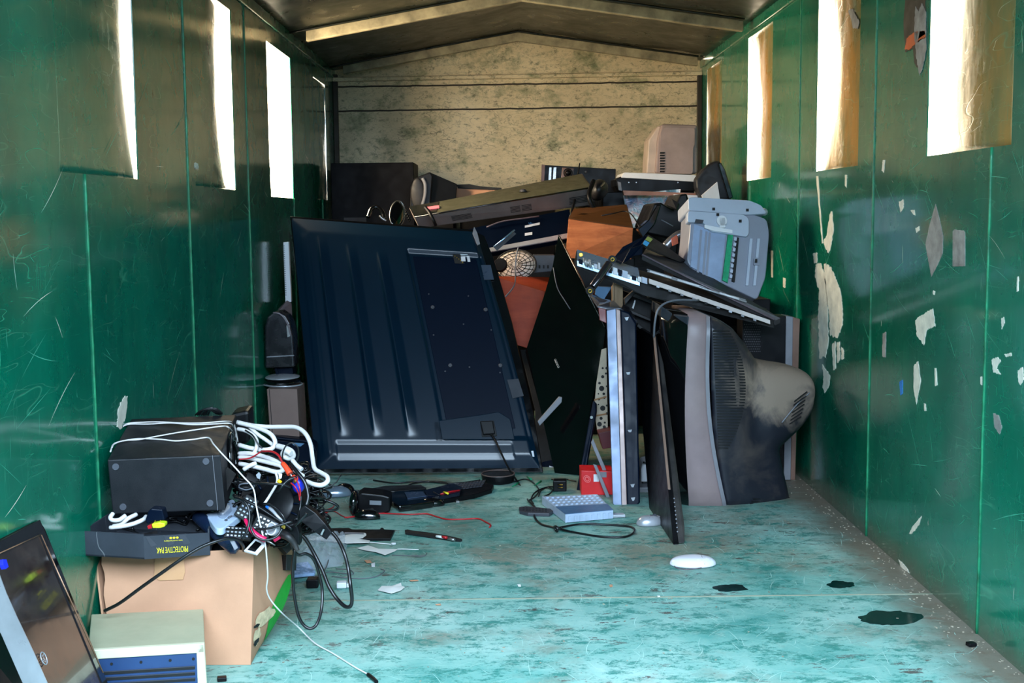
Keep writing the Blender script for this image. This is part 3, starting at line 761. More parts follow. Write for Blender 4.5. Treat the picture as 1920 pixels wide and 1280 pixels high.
# recessed electronics cover
mb = MB(); strip(mb, [(.62,.165),(.93,.165),(.955,.88),(.62,.875)], .0105, 0, .004); cv = t.part('electronics_cover', mb, M_TVD, bevel=.002)
for u, v in ((.64,.20),(.77,.20),(.90,.20),(.64,.55),(.66,.72),(.80,.60),(.93,.58),(.78,.42),(.92,.40),(.66,.40),(.86,.72)):
    mb = MB(); mb.disc(pt.w(*bil(u, v))+pt.n*(-.0015), pt.n, .0035, .0012, 10); t.part('screw', mb, K_DGREY, parent=cv)
for u, v in ((.665,.665),(.955,.665),(.69,.425),(.975,.43)):
    mb = MB(); c = pt.w(*bil(min(u, .93), v))+pt.n*(-.0015); mb.disc(c, pt.n, .010, .003, 18, 0, .008); mb.disc(c+pt.n*.003, pt.n, .004, .001, 12); t.part('mount_boss', mb, K_DGREY, parent=cv, label='round wall mount screw hole')
# sockets by the top
mb = MB(); strip(mb, [(.835,.855),(.885,.855),(.885,.90),(.835,.90)], .0125, 0, .002)
pa = t.part('socket_panel', mb, K_SLOT)
mb = MB()
for k in range(5): c = pt.w(*bil(.845+.008*k, .885-.006*k)); mb.disc(c+pt.n*.001, pt.n, .0028, .003, 10)
t.part('sockets', mb, K_BRASS, parent=pa)
mb = MB()
def pxq(pts, o, t_=.001, mi=0): mb.prism([pt.w(x, y, o) for x, y in pts], -pt.n*t_, mi)
pxq([(861,468),(874,468),(877,478),(864,479)], .0018); pxq([(864,481),(872,481),(873,490),(865,490)], .0018); pxq([(875,480),(880,480),(882,491),(877,491)], .0018); pxq([(862,471),(865,471),(866,477),(863,477)], .0018)
t.part('sticker', mb, M_LABEL, label='small white print code stickers')
mb = MB(); pxq([(902,497),(920,497),(926,524),(908,525)], .003, .003); t.part('button_plate', mb, mat('blue grey plate', (52, 66, 84), .3), label='small blue grey raised plate')
mb = MB(); pxq([(951,712),(972,710),(982,742),(961,747)], .003, .003); t.part('cover_plate', mb, mat('dotted plate', (34, 40, 50), .6), label='small dotted cover plate')
# power inlet housing, lower right
mb = MB(); pxq([(817,828),(966,828),(957,786),(935,772),(900,778),(812,790)], .006, .008); t.part('power_housing', mb, M_TVB, bevel=.003)
mb = MB(); pxq([(900,790),(926,789),(932,818),(904,820)], .010, .004); t.part('power_socket', mb, K_SLOT, bevel=.002)
mb = MB(); pxq([(982,846),(1000,845),(1002,856),(984,857)], .002); t.part('sticker', mb, M_LABEL, label='small white sticker in the lower right corner')
mb = MB(); 
for q in ([(903,420),(909,432),(914,452),(909,455),(900,432)],): mb.prism([pt.w(x-14, y+6, .008) for x, y in q], -pt.n*.006)
t.part('edge_clip', mb, K_GREY)
# its power cord, hanging down and out over the floor
mb = MB(); pts = [pt.w(908, 805, .012), pt.w(925, 822, .03), P(940, 850, 5.18), P(955, 880, 5.12), P(972, 905, 5.06), P(986, 930, 4.9), PZ(992, 940, .01), PZ(1006, 955, .006), PZ(1002, 968, .005), PZ(1014, 982, .005), PZ(1036, 988, .006), PZ(1048, 990, .010)]
mb.tube(pts, .0042, 8); t2 = mb
pts = [PZ(1048, 989, .010), PZ(1075, 984, .005), PZ(1100, 982, .005), PZ(1150, 984, .005), PZ(1184, 988, .005), PZ(1189, 997, .005), PZ(1172, 1006, .005), PZ(1130, 1006, .005), PZ(1090, 1000, .005), PZ(1060, 994, .008), PZ(1044, 988, .012)]
mb.tube(pts, .0040, 8)
pts = [PZ(990, 940, .006), PZ(1010, 950, .006), PZ(1040, 960, .006), PZ(1060, 968, .005), PZ(1088, 976, .005)]
pc_ = t.part('power_cord', mb, K_RUBBER, label='black power cord knotted on the floor')
mb = MB(); mb.ring(PZ(1046, 989, .012), (.3, .2, 1), .012, .005, 16); mb.ring(PZ(1043, 991, .016), (1, .5, .2), .010, .004, 16); t.part('knot', mb, K_RUBBER, parent=pc_)
mb = MB(); mb.prism([pt.w(x, y, .028) for x, y in ((900,792),(924,791),(928,815),(906,817))], -pt.n*.02); t.part('plug', mb, K_BLACK, parent=pc_, bevel=.004)

# ================================================================ tube television lying on its side by the right wall
t = Thing('tube_television', 'large dusty grey-black tube television lying on its side against the right wall', 'television')
def crt_mat():
    t = NT('dusty charcoal shell'); n = t.noise(6, 7, .65, dist=.5); c0 = P(1462, 705, 4.72)
    q = t.n('ShaderNodeVectorMath'); q.operation = 'SUBTRACT'; t.l(t.geo.outputs['Position'], q.inputs[0]); q.inputs[1].default_value = c0
    m = t.n('ShaderNodeVectorMath'); m.operation = 'MULTIPLY'; t.l(q.outputs[0], m.inputs[0]); m.inputs[1].default_value = (4.2, 1.2, 5.6)
    l_ = t.n('ShaderNodeVectorMath'); l_.operation = 'LENGTH'; t.l(m.outputs[0], l_.inputs[0])
    d = t.math('ADD', l_.outputs['Value'], t.math('MULTIPLY', t.math('SUBTRACT', n, .5), 2.2))
    thick = t.ramp(d, [(.45, .9), (1.0, 0.0)]); thin = t.ramp(n, [(.5, 0.0), (.8, .22)])
    k = t.math('MAXIMUM', thick, thin)
    t.set(Base_Color=t.mix(k, rgb(32, 33, 41), rgb(140, 122, 106)), Roughness=t.ramp(k, [(0, .38), (1, .85)])); t.b.inputs['Specular IOR Level'].default_value = .4
    return t.m
M_CRT = crt_mat()
M_CRTB = mat('brown grey bezel plastic', (142, 122, 122), .42, dust=.2, dustc=(160, 136, 122), vscale=6)
M_CRTD = mat('blue black bezel top', (38, 46, 56), .4, dust=.2, dustc=(90, 90, 96))
Yc = 4.63; D = .50
def rowpts(x_t, y_t, x_b, y_b, Y, depth, bulge, n=14, rnd=.05):
    # a closed ring in the cross section plane: front side from top to bottom, then the far side back up
    T, B = P(x_t, y_t, Y), P(x_b, y_b, Y); r = []
    for k in range(n+1):
        v = k/n; p = T*(1-v)+B*v; s = min(1, min(v, 1-v)/rnd*.5+.5) if rnd else 1
        ed = 1-(1-min(1, min(v, 1-v)/rnd))**2 if rnd else 1
        r.append(p+V((0, -bulge*math.sin(math.pi*v)+.03*(1-ed), 0)))
    for k in range(n+1):
        v = 1-k/n; p = T*(1-v)+B*v; r.append(p+V((0, depth-.0*v, 0)))
    return r
# front bezel: outer shell strip
def crt_ring(px_t, py_t, px_b, py_b, Y, dep, bul, pxm=None, n=16):
    T, B = P(px_t, py_t, Y), P(px_b, py_b, Y); r = []
    for k in range(n+1):
        v = k/n; p = T*(1-v)+B*v
        if pxm is not None:
            p = p+V(((pxm-(px_t+px_b)/2)*Y/FPX*math.sin(math.pi*v), 0, 0))
        e = 1-min(1, min(v, 1-v)/.07); p = p+V((0, -bul*math.sin(math.pi*v)**.7+.025*e*e, 0)); r.append(p)
    for k in range(n+1):
        v = 1-k/n; p = T*(1-v)+B*v; e = 1-min(1, min(v, 1-v)/.07); r.append(p+V((0, dep-.03*e*e, 0)))
    return r
rings = [crt_ring(1291, 590, 1293, 961, Yc, D, .0, 1284), crt_ring(1296, 589, 1310, 962, Yc-.004, D, .0, 1291), crt_ring(1322, 590, 1356, 963, Yc-.006, D, .0, 1322), crt_ring(1327, 592, 1360, 963, Yc, D, .0, 1327)]
mb = MB(); mb.lofts(rings, 0, True, False); t.part('bezel', mb, M_CRTB)
# dark screen side bezel: frame rounding towards the screen
r1 = crt_ring(1291, 590, 1293, 961, Yc, D, 0, 1284); r2 = crt_ring(1262, 584, 1268, 955, Yc+.04, D-.06, 0, 1256); r3 = crt_ring(1240, 578, 1246, 948, Yc+.12, D-.16, 0, 1240)
mb = MB(); mb.lofts([r1, r2, r3], 0, True, False); t.part('screen_surround', mb, K_GLOSS)
def inset(r, f, dx):
    c = sum(r, V((0, 0, 0)))/len(r); return [c+(p-c)*f+V((dx, 0, 0)) for p in r]
mb = MB(); mb.lofts([r3, inset(r3, .93, -.004), inset(r3, .88, .02)], 0, True, False)
t.part('inner_rim', mb, K_BLACK)
mb = MB(); rr_ = [inset(r3, .89, .018), inset(r3, .7, .002), inset(r3, .4, -.012), inset(r3, .05, -.016)]; mb.lofts(rr_, 0, True, True); t.part('screen', mb, K_GLOSS)
# thin pale strip between bezel and shell
mb = MB(); rings = [crt_ring(1326, 592, 1359, 963, Yc-.006, D, .0, 1326), crt_ring(1333, 594, 1366, 962, Yc-.006, D, .0, 1333)]; mb.lofts(rings, 0, True, False); t.part('edge_strip', mb, mat('pale worn edge', (128, 126, 132), .35))
# rear shell
S_ = [(1332,594,1365,963,0,.0,1333),(1352,600,1380,962,.01,.012,1346),(1376,616,1410,961,.03,.02,1384),(1400,645,1440,957,.06,.02,1412),(1420,676,1468,951,.09,.02,1440),(1428,694,1480,947,.11,.015,1452),(1434,730,1484,944,.13,.01,1458)]
rings = [crt_ring(a, b, c, d, Yc+e, D-2*e, f, m) for a, b, c, d, e, f, m in S_]
mb = MB(); mb.lofts(rings, 0, True, True)
# neck housing
def circ_ring(cx, ct, cb, Y, dep, n=26, skew=0):
    T, B = P(cx+skew, ct, Y), P(cx-skew, cb, Y); c = (T+B)/2+V((0, dep/2, 0)); hz = (T-B)/2; r = []
    for k in range(n):
        a = 2*math.pi*k/n; ca, sa = math.cos(a), math.sin(a)
        ca = math.copysign(abs(ca)**.65, ca); sa = math.copysign(abs(sa)**.65, sa)
        r.append(c+hz*ca+V((0, -dep/2*sa, 0)))
    return r
rings = [circ_ring(1390, 668, 905, Yc+.055, .36), circ_ring(1420, 678, 895, Yc+.045, .34), circ_ring(1452, 685, 868, Yc+.05, .31), circ_ring(1484, 689, 835, Yc+.07, .28), circ_ring(1506, 696, 815, Yc+.09, .25, skew=3), circ_ring(1520, 704, 797, Yc+.10, .23, skew=4), circ_ring(1529, 718, 776, Yc+.12, .18, skew=3)]
mb.lofts(rings, 0, True, True); sh = t.part('rear_shell', mb, M_CRT)
rm = sh.modifiers.new('remesh', 'REMESH'); rm.mode = 'VOXEL'; rm.voxel_size = .009; rm.use_smooth_shade = True
sm = sh.modifiers.new('smooth', 'SMOOTH'); sm.factor = .5; sm.iterations = 14
# vent slots standing in two fields
mb = MB(); 
def surf(px, py, off=.004):
    d = ray(px, py); p = P(px, py, Yc-.02)
    return p
def surface_hit(px, py):
    # march on the ring surfaces
    best = None; d = ray(px, py)
    for k in range(len(S_)-1):
        ra = crt_ring(*S_[k][:4], Yc+S_[k][4], D-2*S_[k][4], S_[k][5], S_[k][6]); rb = crt_ring(*S_[k+1][:4], Yc+S_[k+1][4], D-2*S_[k+1][4], S_[k+1][5], S_[k+1][6])
        for i in range(16):
            q = [ra[i], ra[i+1], rb[i+1], rb[i]]
            for tri in ((0, 1, 2), (0, 2, 3)):
                from mathutils.geometry import intersect_ray_tri
                h = intersect_ray_tri(q[tri[0]], q[tri[1]], q[tri[2]], d, CAM, True)
                if h is not None and (best is None or h.y < best.y): best = h
    return best
for k in range(42):
    y = 619+k*5.35; f = k/41
    x0 = 1334.5+ (1345-1334.5)*f+2; x1 = 1352+46*math.sin(math.pi*min(1, .08+f*.86))**.75
    if x1 < x0+6: x1 = x0+8
    a, b = surface_hit(x0, y), surface_hit(x1, y+.3)
    if a is None or b is None: continue
    m = surface_hit((x0+x1)/2, y) or (a+b)/2
    for p, q in ((a, m), (m, b)):
        mb.box(p+V((0, -.0035, 0)), q-p, V((0, 0, -.0052)), V((0, .004, 0)))
t.part('side_vents', mb, K_SLOT)
mb = MB(); mb2 = MB()
for k in range(24):
    y = 838+k*4.7; x0 = 1462-2.9*k; x1 = 1487-.25*k
    a, b = surface_hit(x0+8, y+2), surface_hit(min(x1, 1481), y)
    if a is None or b is None: continue
    mb.box(a+V((0, -.004, 0)), b-a, V((0, 0, -.004)), V((0, .004, 0)))
t.part('rear_vents', mb, K_SLOT)
mb = MB(); a, b, c_ = circ_ring(1506, 745, 800, Yc+.08, .1), None, None
for k in range(7):
    p, q = P(1490-1.5*k, 752+7*k, Yc+.066), P(1522-2*k, 728+8*k, Yc+.085)
    mb.box(p, (q-p)*.75, V((0, 0, -.003)), V((0, .012, 0)))
t.part('neck_ribs', mb, K_SLOT)
mb = MB(); mb.tube([P(1466, 792, Yc+.045), P(1484, 770, Yc+.058), P(1500, 752, Yc+.078), P(1518, 736, Yc+.095)], .0025, 6); t.part('seam', mb, K_GREY)
mb = MB(); boxz(mb, [(1268,955,Yc-.0),(1360,962,Yc-.0),(1345,969,Yc-.02),(1300,966,Yc-.02)], .3); t.part('base_edge', mb, K_BLACK)

mb = MB()
A_ = [(1238,572),(1262,588),(1292,592),(1290,617),(1262,608),(1238,594)]
F_ = [P(x, y, Yc+.10-.10*(x-1238)/54) for x, y in A_]; mb.prism(F_, V((.004, .30, .0))); t.part('top_cap', mb, M_CRTD, bevel=.006)
# ================================================================ the heap, left of the big television
def Q(pts, Y): return [P(x, y, Y) for x, y in pts]
def slab(mb, pts3, t, mi=0, toward=None):       # a plate through given points, thickness away from us
    p = [V(q) for q in pts3]; n = (p[1]-p[0]).cross(p[2]-p[0]).normalized()
    if n.dot(CAM-p[0]) < 0: n = -n
    mb.prism(p, -n*t, mi); return n
K_TAUPE = mat('taupe painted board', (120, 96, 88), .55, var=.06)
K_PURP = mat('mauve grey plastic', (104, 92, 98), .35)
K_WOODR = mat('red brown veneer', (150, 72, 44), .45, var=.18, vscale=14)
K_CABLEB = mat('blue black plastic', (6, 16, 32), .36, spec=.1)
def wood(name, c1, c2, sc=(2, 14, 14), rot=(0, 0, 0)):
    t = NT(name); m = t.mapping(sc, rot, src=t.co.outputs['Object']); n = t.noise(2.2, 9, .66, m, 1.0)
    col = t.ramp(n, [(.3, rgb(*c1)), (.7, rgb(*c2))]); col = t.mix(t.ramp(t.noise(7, 6, .7, t.co.outputs['Object']), [(.5, 0.0), (.8, .5)]), col, rgb(*[int(v*.55) for v in c1]))
    t.set(Base_Color=col, Roughness=.5); t.b.inputs['Specular IOR Level'].default_value = .15; return t.m
M_WOOD1 = wood('orange brown wood veneer', (146, 78, 42), (196, 118, 72), (1.5, 1.5, 10))
M_WOOD2 = wood('red brown wood veneer', (132, 46, 22), (164, 66, 34), (1.2, 1.2, 8))
M_WOOD3 = wood('dark varnished wood', (66, 40, 20), (98, 62, 32))
# taupe box
t = Thing('taupe_box', 'upright taupe-brown case standing between left wall and huge television', 'box')
F = [P(512, 905, 5.2), P(566, 903, 5.2), P(557, 729, 5.2), P(500, 729, 5.2)]; F[0].z = F[1].z = .001
mb = MB(); mb.prism(F, V((0, .2, 0))); t.part('case', mb, K_TAUPE, bevel=.003)
mb = MB(); mb.prism([lerp(F[0], F[1], .08)+V((0,-.001,0)), lerp(F[0], F[1], .10)+V((0,-.001,0)), lerp(F[3], F[2], .10)+V((0,-.001,0)), lerp(F[3], F[2], .08)+V((0,-.001,0))], V((0, -.001, 0))); t.part('edge_groove', mb, K_SLOT)
# silver rimmed tray/lid on it
t = Thing('silver_rimmed_lid', 'black round-edged lid with silver rims lying on the taupe case', 'lid')
c = P(530, 719, 5.32); c.z = F[2].z+.024
mb = MB(); mb.ell(c+V((0, 0, .012)), V((.075, 0, 0)), V((0, .10, 0)), V((0, 0, .014)), z0=0); t.part('top', mb, K_SILVER)
mb = MB(); mb.ell(c+V((0, 0, -.006)), V((.080, 0, 0)), V((0, .10, 0)), V((0, 0, .018)), z0=-.6); t.part('body', mb, K_GLOSS)
mb = MB(); mb.ring(c+V((0, 0, -.018)), (0, 0, 1), .078, .004, 36, sx=1.2); t.part('rim', mb, K_SILVER)
# arched black appliance
t = Thing('arched_appliance', 'glossy black arched appliance lid standing on silver rimmed lid by left wall', 'appliance')
o_ = [(497,690),(496,640),(496,612),(501,594),(513,585),(524,584),(536,592),(544,606),(549,630),(551,660),(552,688)]
mb = MB(); mb.prism(Q(o_, 5.28), V((0, .13, 0))); t.part('hood', mb, mat('scuffed black gloss', (26, 24, 28), .25, dust=.25, dustc=(84, 78, 84), coat=.3), bevel=.008, bseg=3)
mb = MB(); mb.tube(Q([(512,586),(524,588),(534,598),(541,612),(545,628)], 5.275), .004, 6); t.part('rim', mb, K_PURP)
mb = MB(); mb.prism(Q([(500,668),(551,665),(552,667),(500,670)], 5.279), V((0, -.002, 0))); t.part('seam', mb, K_GREY)
mb = MB(); mb.prism(Q([(537,610),(543,610),(544,630),(539,632)], 5.274), V((0, .004, 0))); t.part('hinge', mb, K_STEEL)
mb = MB(); mb.prism(Q([(514,690),(548,689),(550,706),(519,707)], 5.33), V((0, .08, 0))); mb.prism(Q([(516,690),(519,690),(523,706),(519,706)], 5.31), V((0, .01, 0))); t.part('bracket', mb, K_CABLEB)
# white ribbed strip
t = Thing('ribbed_strip', 'white plastic strip with fine ribs standing behind huge television upper left edge', 'strip')
mb = MB(); mb.prism(Q([(531,454),(541,453),(546,566),(535,566)], 5.66), V((0, .03, 0))); t.part('body', mb, K_WHITE, bevel=.002)
mb = MB()
for k in range(24): mb.prism(Q([(530.5+k*.16,460+k*4),(533.5+k*.16,460+k*4),(533.5+k*.16,461.6+k*4),(530.5+k*.16,461.6+k*4)], 5.658), V((0, .03, 0)))
t.part('ribs', mb, K_GREY)
t = Thing('mauve_panel', 'mauve grey plastic panel sloping down beside huge television and above arched appliance', 'panel')
mb = MB(); slab(mb, [P(538, 562, 5.62), P(547, 568, 5.6), P(548, 590, 5.5), P(519, 586, 5.44), P(522, 578, 5.45)], .03); t.part('mauve_panel', mb, K_PURP, bevel=.003)

# ================================================================ against the back wall
t = Thing('black_cabinet', 'large flat black cabinet standing at the back left corner', 'cabinet')
a = [P(620, 306, 7.2), P(775, 304, 7.2)]; mb = MB(); mb.prism([V((a[0].x, 7.2, .001)), V((a[1].x, 7.2, .001)), a[1], a[0]], V((0, .40, 0))); t.part('body', mb, mat('flat black board', (12, 10, 14), .6, spec=.15), bevel=.003)
mb = MB(); mb.prism([lerp(a[0], V((a[0].x, 7.2, 0)), .22)+V((.07, -.002, 0)), lerp(a[0], V((a[0].x, 7.2, 0)), .22)+V((.20, -.002, 0)), lerp(a[0], V((a[0].x, 7.2, 0)), .45)+V((.20, -.002, 0)), lerp(a[0], V((a[0].x, 7.2, 0)), .45)+V((.07, -.002, 0))], V((0, -.003, 0))); t.part('back_plate', mb, mat('dark brown plate', (34, 26, 26), .6))
t = Thing('small_tube_monitor', 'small black tube monitor with angular back at rear left beside the black cabinet', 'monitor')
Ym = 6.9
mb = MB(); mb.loft([P(768, 392, Ym), P(769, 352, Ym), P(776, 334, Ym), P(807, 322, Ym), P(812, 330, Ym), P(806, 400, Ym)], [P(768, 392, Ym+.28), P(769, 352, Ym+.28), P(776, 334, Ym+.28), P(807, 322, Ym+.28), P(812, 330, Ym+.28), P(806, 400, Ym+.28)]); t.part('bezel', mb, K_BLACK, bevel=.008)
mb = MB(); mb.loft([P(806, 323, Ym+.02), P(806, 400, Ym+.02), P(806, 400, Ym+.30), P(806, 323, Ym+.30)], [P(857, 345, Ym+.09), P(854, 385, Ym+.09), P(854, 385, Ym+.24), P(857, 345, Ym+.24)]); t.part('rear_housing', mb, K_BLACKM, bevel=.004)
mb = MB(); mb.tube([P(792, 334, Ym-.01), P(797, 345, Ym-.015), P(797, 365, Ym-.015), P(792, 385, Ym-.01)], .010, 8); t.part('hinge_arm', mb, K_GREY)
mb = MB(); mb.ell(P(783, 362, Ym-.002), V((.04, 0, 0)), V((0, 0, .085)), V((0, -.012, 0)), z0=0); t.part('screen', mb, K_DUSTY)
# things that carry the upper heap
def support(label, px0, px1, pytop, Y, dy, name='equipment_case', cat='case', m=K_BLACK, grp=None):
    t = Thing(name, label, cat, grp); a, b = P(px0, pytop, Y), P(px1, pytop, Y); b.z = a.z
    mb = MB(); mb.prism([V((a.x, Y, .001)), V((b.x, Y, .001)), b, a], V((0, dy, 0))); t.part('body', mb, m, bevel=.004)
    mb = MB(); z = a.z*.82; mb.box((a.x+.03, Y-.001, z), ((b.x-a.x)*.5, 0, 0), (0, 0, .02), (0, -.002, 0))
    t.part('handle_recess', mb, K_SLOT); return t, a.z
support('dark tall equipment case half hidden behind the huge television, under the small tube monitor', 785, 850, 392, 6.92, .45)
support('tall black equipment case at the back middle behind the lying flat television', 862, 1040, 372, 6.98, .5)
support('black equipment case at the back right under the white topped printer', 1130, 1302, 360, 6.75, .6)
support('black case deep in the heap middle, under the round fan grille', 880, 1000, 562, 6.12, .4)
support('black case in the heap under the orange brown wooden speaker', 1040, 1190, 485, 6.2, .5)
support('narrow black case under the curved monitor beside the right wall', 1310, 1368, 375, 6.30, .4)
support('black case under the foil bag at the back right', 1180, 1270, 432, 6.44, .26)
support('slim black case under the bent grey-silver pipe', 1262, 1296, 494, 5.38, .3)
support('black case standing under the grey scanner beside the right wall', 1300, 1445, 562, 5.32, .5)
# cardboard scrap at the back
t = Thing('flat_carton', 'flattened tan carton with black edge lying behind the small tube monitor', 'carton')
mb = MB(); mb.prism(Q([(856,352),(932,356),(905,366),(878,372),(855,371)], 7.1), V((0, .25, 0))); t.part('board', mb, K_CARD, bevel=.002)
mb = MB(); mb.prism(Q([(856,346),(880,345),(900,349),(940,352),(941,356),(900,355),(858,353)], 7.09), V((0, .3, 0))); t.part('dark_cover', mb, K_SLOT)
# stereo speaker row
t = Thing('stereo_speaker', 'black stereo system with small round tweeters leaning at the back wall', 'speaker')
mb = MB(); slab(mb, Q([(1018,309),(1155,317),(1150,395),(1016,375)], 7.3), .22); t.part('cabinet', mb, K_BLACK, bevel=.003)
mb = MB(); mb.prism(Q([(1016,308),(1022,309),(1020,345),(1015,345)], 7.28), V((0, .05, 0))); t.part('side_trim', mb, mat('brown trim', (92, 62, 48), .4))
for x0, x1 in ((1030, 1034), (1038, 1043)):
    mb = MB(); mb.prism(Q([(x0,314),(x1,314),(x1-1,338),(x0-2,340)], 7.29), V((0, -.01, 0))); t.part('chrome_bar', mb, K_STEEL)
mb = MB(); mb.prism(Q([(1054,314),(1076,316),(1074,336),(1052,335)], 7.29), V((0, -.008, 0))); fr = t.part('tweeter_plate', mb, mat('copper brown plate', (110, 78, 60), .4), bevel=.002)
mb = MB(); c = P(1065, 324, 7.27); mb.ell(c, V((.018, 0, 0)), V((0, 0, .018)), V((0, -.018, 0)), z0=0); mb.ring(c, (0, 1, 0), .024, .004, 20); t.part('tweeter', mb, K_BLACK, parent=fr)
mb = MB(); mb.tube([P(1080, 335, 7.25), P(1084, 322, 7.24), P(1087, 306, 7.25)], .004, 6); t.part('antenna', mb, K_BLACK)
c = P(1098, 322, 7.28); mb = MB(); mb.ell(c, V((.006, 0, 0)), V((0, 0, .008)), V((0, -.006, 0)), z0=0); t.part('knob', mb, K_STEEL)
# ---------------------------------------------------------------- television lying across the heap
t = Thing('lying_television', 'long grey flat television lying face up across top of heap', 'television')
A1, B1 = P(777, 408, 6.12), P(1112, 352, 6.40)        # front top edge
A2 = P(767, 389, 6.35); B2 = P(1092, 325, 6.78)
A3, B3 = P(786, 428, 6.15), P(1112, 384, 6.42)
dwn = B3-B1
mb = MB(); hexa(mb, [A1, B1, B2, A2], [A1+(A3-A1), B3, B2+dwn, A2+(A3-A1)])
t.part('shell', mb, mat('dusty taupe shell', (106, 96, 92), .5, dust=.3, dustc=(130, 118, 104)), bevel=.004)
def tp_(u, v, o=.001):
    p = lerp(lerp(A1, B1, u), lerp(A2, B2, u), v); n = (B1-A1).cross(A2-A1).normalized()
    if n.z < 0: n = -n
    return p+n*o
mb = MB(); mb.prism([tp_(.015,.05,.004), tp_(.99,.04,.004), tp_(.985,.95,.004), tp_(.02,.95,.004)], V((0, 0, -.003)))
t.part('screen', mb, mat('dusty olive screen', (66, 66, 50), .4, var=.2, dust=.3, dustc=(88, 84, 70)))
mb = MB(); mb.prism([tp_(.0,.0,.007), tp_(.12,.06,.007), tp_(.16,.90,.007), tp_(.0,.98,.007)], V((0, 0, -.002))); t.part('protective_film', mb, K_GLOSS)
mb = MB(); mb.prism([tp_(.07,.35,.011), tp_(.145,.30,.011), tp_(.15,.52,.011), tp_(.075,.58,.011)], V((0, 0, -.003))); t.part('sticker', mb, mat('pink sticker', (214, 110, 124), .5), label='pink strip sticker')
mb = MB(); mb.tube([A1+V((0,-.004,.002)), B1+V((0,-.004,.002))], .004, 6, smooth=False); t.part('edge_trim', mb, K_GLOSS)
for u0, u1 in ((.19, .30), (.52, .575), (.585, .64), (.86, .965)):
    mb = MB()
    for k in range(5):
        p, q = lerp(A1, B1, u0), lerp(A1, B1, u1); d = lerp(A3-A1, B3-B1, u0); v = .38+.09*k
        mb.prism([p+d*v+V((0,-.002,0)), q+d*v+V((0,-.002,0)), q+d*(v+.045)+V((0,-.002,0)), p+d*(v+.045)+V((0,-.002,0))], V((0, -.002, 0)))
    t.part('vent_grille', mb, K_SLOT)
mb = MB(); mb.tube([P(797, 388, 6.10), P(806, 400, 6.06), P(812, 412, 6.05), P(817, 423, 6.06)], .009, 6); t.part('clip', mb, K_BLACK)
mb = MB(); mb.tube([P(1113, 338, 6.34), P(1105, 360, 6.30), P(1107, 378, 6.28), P(1125, 410, 6.30)], .012, 6); mb.tube([P(1078, 374, 6.34), P(1071, 400, 6.30), P(1068, 416, 6.30), P(1080, 442, 6.28), P(1094, 466, 6.28)], .006, 6)
t.part('stand_leg', mb, K_BLACK)
mb = MB(); mb.ell(P(1122, 356, 6.45), (B1-A1).normalized()*.055, V((0, .12, .0)), V((0, 0, .055))); t.part('rounded_end', mb, K_DUSTY)
mb = MB(); mb.tube([P(1113, 362, 6.36), P(1124, 352, 6.34), P(1133, 342, 6.36)], .006, 6); t.part('chrome_lip', mb, K_STEEL)
mb = MB(); mb.ell(tp_(.62, .45, .006), V((.02, 0, 0)), V((0, .03, 0)), V((0, 0, .016)), z0=0); t.part('stand_socket', mb, K_DGREY)
# glossy desk lamp / headset bits on the upper left
t = Thing('glossy_disc', 'glossy black oval disc with chrome edge behind top edge of huge television', 'disc')
c = P(744, 402, 5.80); n = V((.5, -.75, .35)).normalized(); u = V((.35, .1, .95)); u = (u-n*u.dot(n)).normalized(); w_ = n.cross(u)
mb = MB(); mb.ell(c, u*.070, w_*.038, n*.012); t.part('disc', mb, K_GLOSS)
mb = MB(); mb.tube([c+u*.07*math.cos(a)+w_*.038*math.sin(a)+n*.006 for a in [2*math.pi*k/24 for k in range(25)]], .0025, 6, smooth=False); t.part('chrome_rim', mb, K_STEEL)
t = Thing('headset', 'tangled black and chrome headset beside glossy oval disc above huge television', 'headset')
mb = MB(); mb.tube([P(690, 408, 5.80), P(696, 392, 5.82), P(706, 388, 5.83), P(716, 396, 5.82), P(722, 412, 5.80)], .010, 8); t.part('band', mb, K_GLOSS)
mb = MB(); mb.tube([P(712, 404, 5.78), P(716, 409, 5.78), P(724, 414, 5.78)], .005, 6); t.part('chrome_piece', mb, K_STEEL)
mb = MB(); 
for k in range(7): mb.tube([P(752+k*2, 384+k*4, 5.85), P(758+k*2, 386+k*4, 5.84), P(755+k*2, 392+k*4, 5.85)], .003, 5)
t.part('coiled_lead', mb, K_GLOSS)
# ---------------------------------------------------------------- blue black monitor under it
t = Thing('hanging_monitor', 'blue-black flat monitor wedged under long lying television with silver lower edge', 'monitor')
pb = PL((905, 470, 6.12), (1070, 443, 6.25), (900, 410, 6.25))
mb = MB(); plate(mb, pb, [(835,440),(900,424),(1068,392),(1072,446),(918,474),(880,470)], .035); t.part('shell', mb, K_CABLEB, bevel=.003)
mb = MB(); plate(mb, pb, [(916,466),(1070,437),(1070,446),(914,474)], .012, .006); t.part('silver_edge', mb, K_SILVER, bevel=.002)
mb = MB(); plate(mb, pb, [(984,437),(998,435),(998,440),(984,442)], .001, .001); plate(mb, pb, [(984,423),(1012,417),(1012,421),(984,427)], .001, .001); t.part('sticker', mb, M_LABEL, label='small pale stickers')
o = pb.w(991, 421, .002); ux = (pb.w(1010, 417, .002)-o).normalized()
mb = text_mb('16:.', o, ux, pb.n.cross(ux), .018, bold=True); t.part('lettering', mb, mat('pale blue print', (90, 150, 210), .5), label='pale blue printed characters')
mb = MB(); mb.tube([pb.w(912, 428, .01), pb.w(940, 420, .02), pb.w(980, 414, .02), pb.w(1010, 408, .012)], .004, 6); t.part('lead', mb, K_PURP)
t = Thing('chrome_edged_bar', 'black bar with bright blue-silver edge leaning beside top corner of huge television', 'bar')
mb = MB(); mb.prism([P(926, 464, 5.78), P(963, 434, 5.80), P(968, 438, 5.80), P(932, 470, 5.78)], V((0, .03, 0))); t.part('bar', mb, K_BLACK)
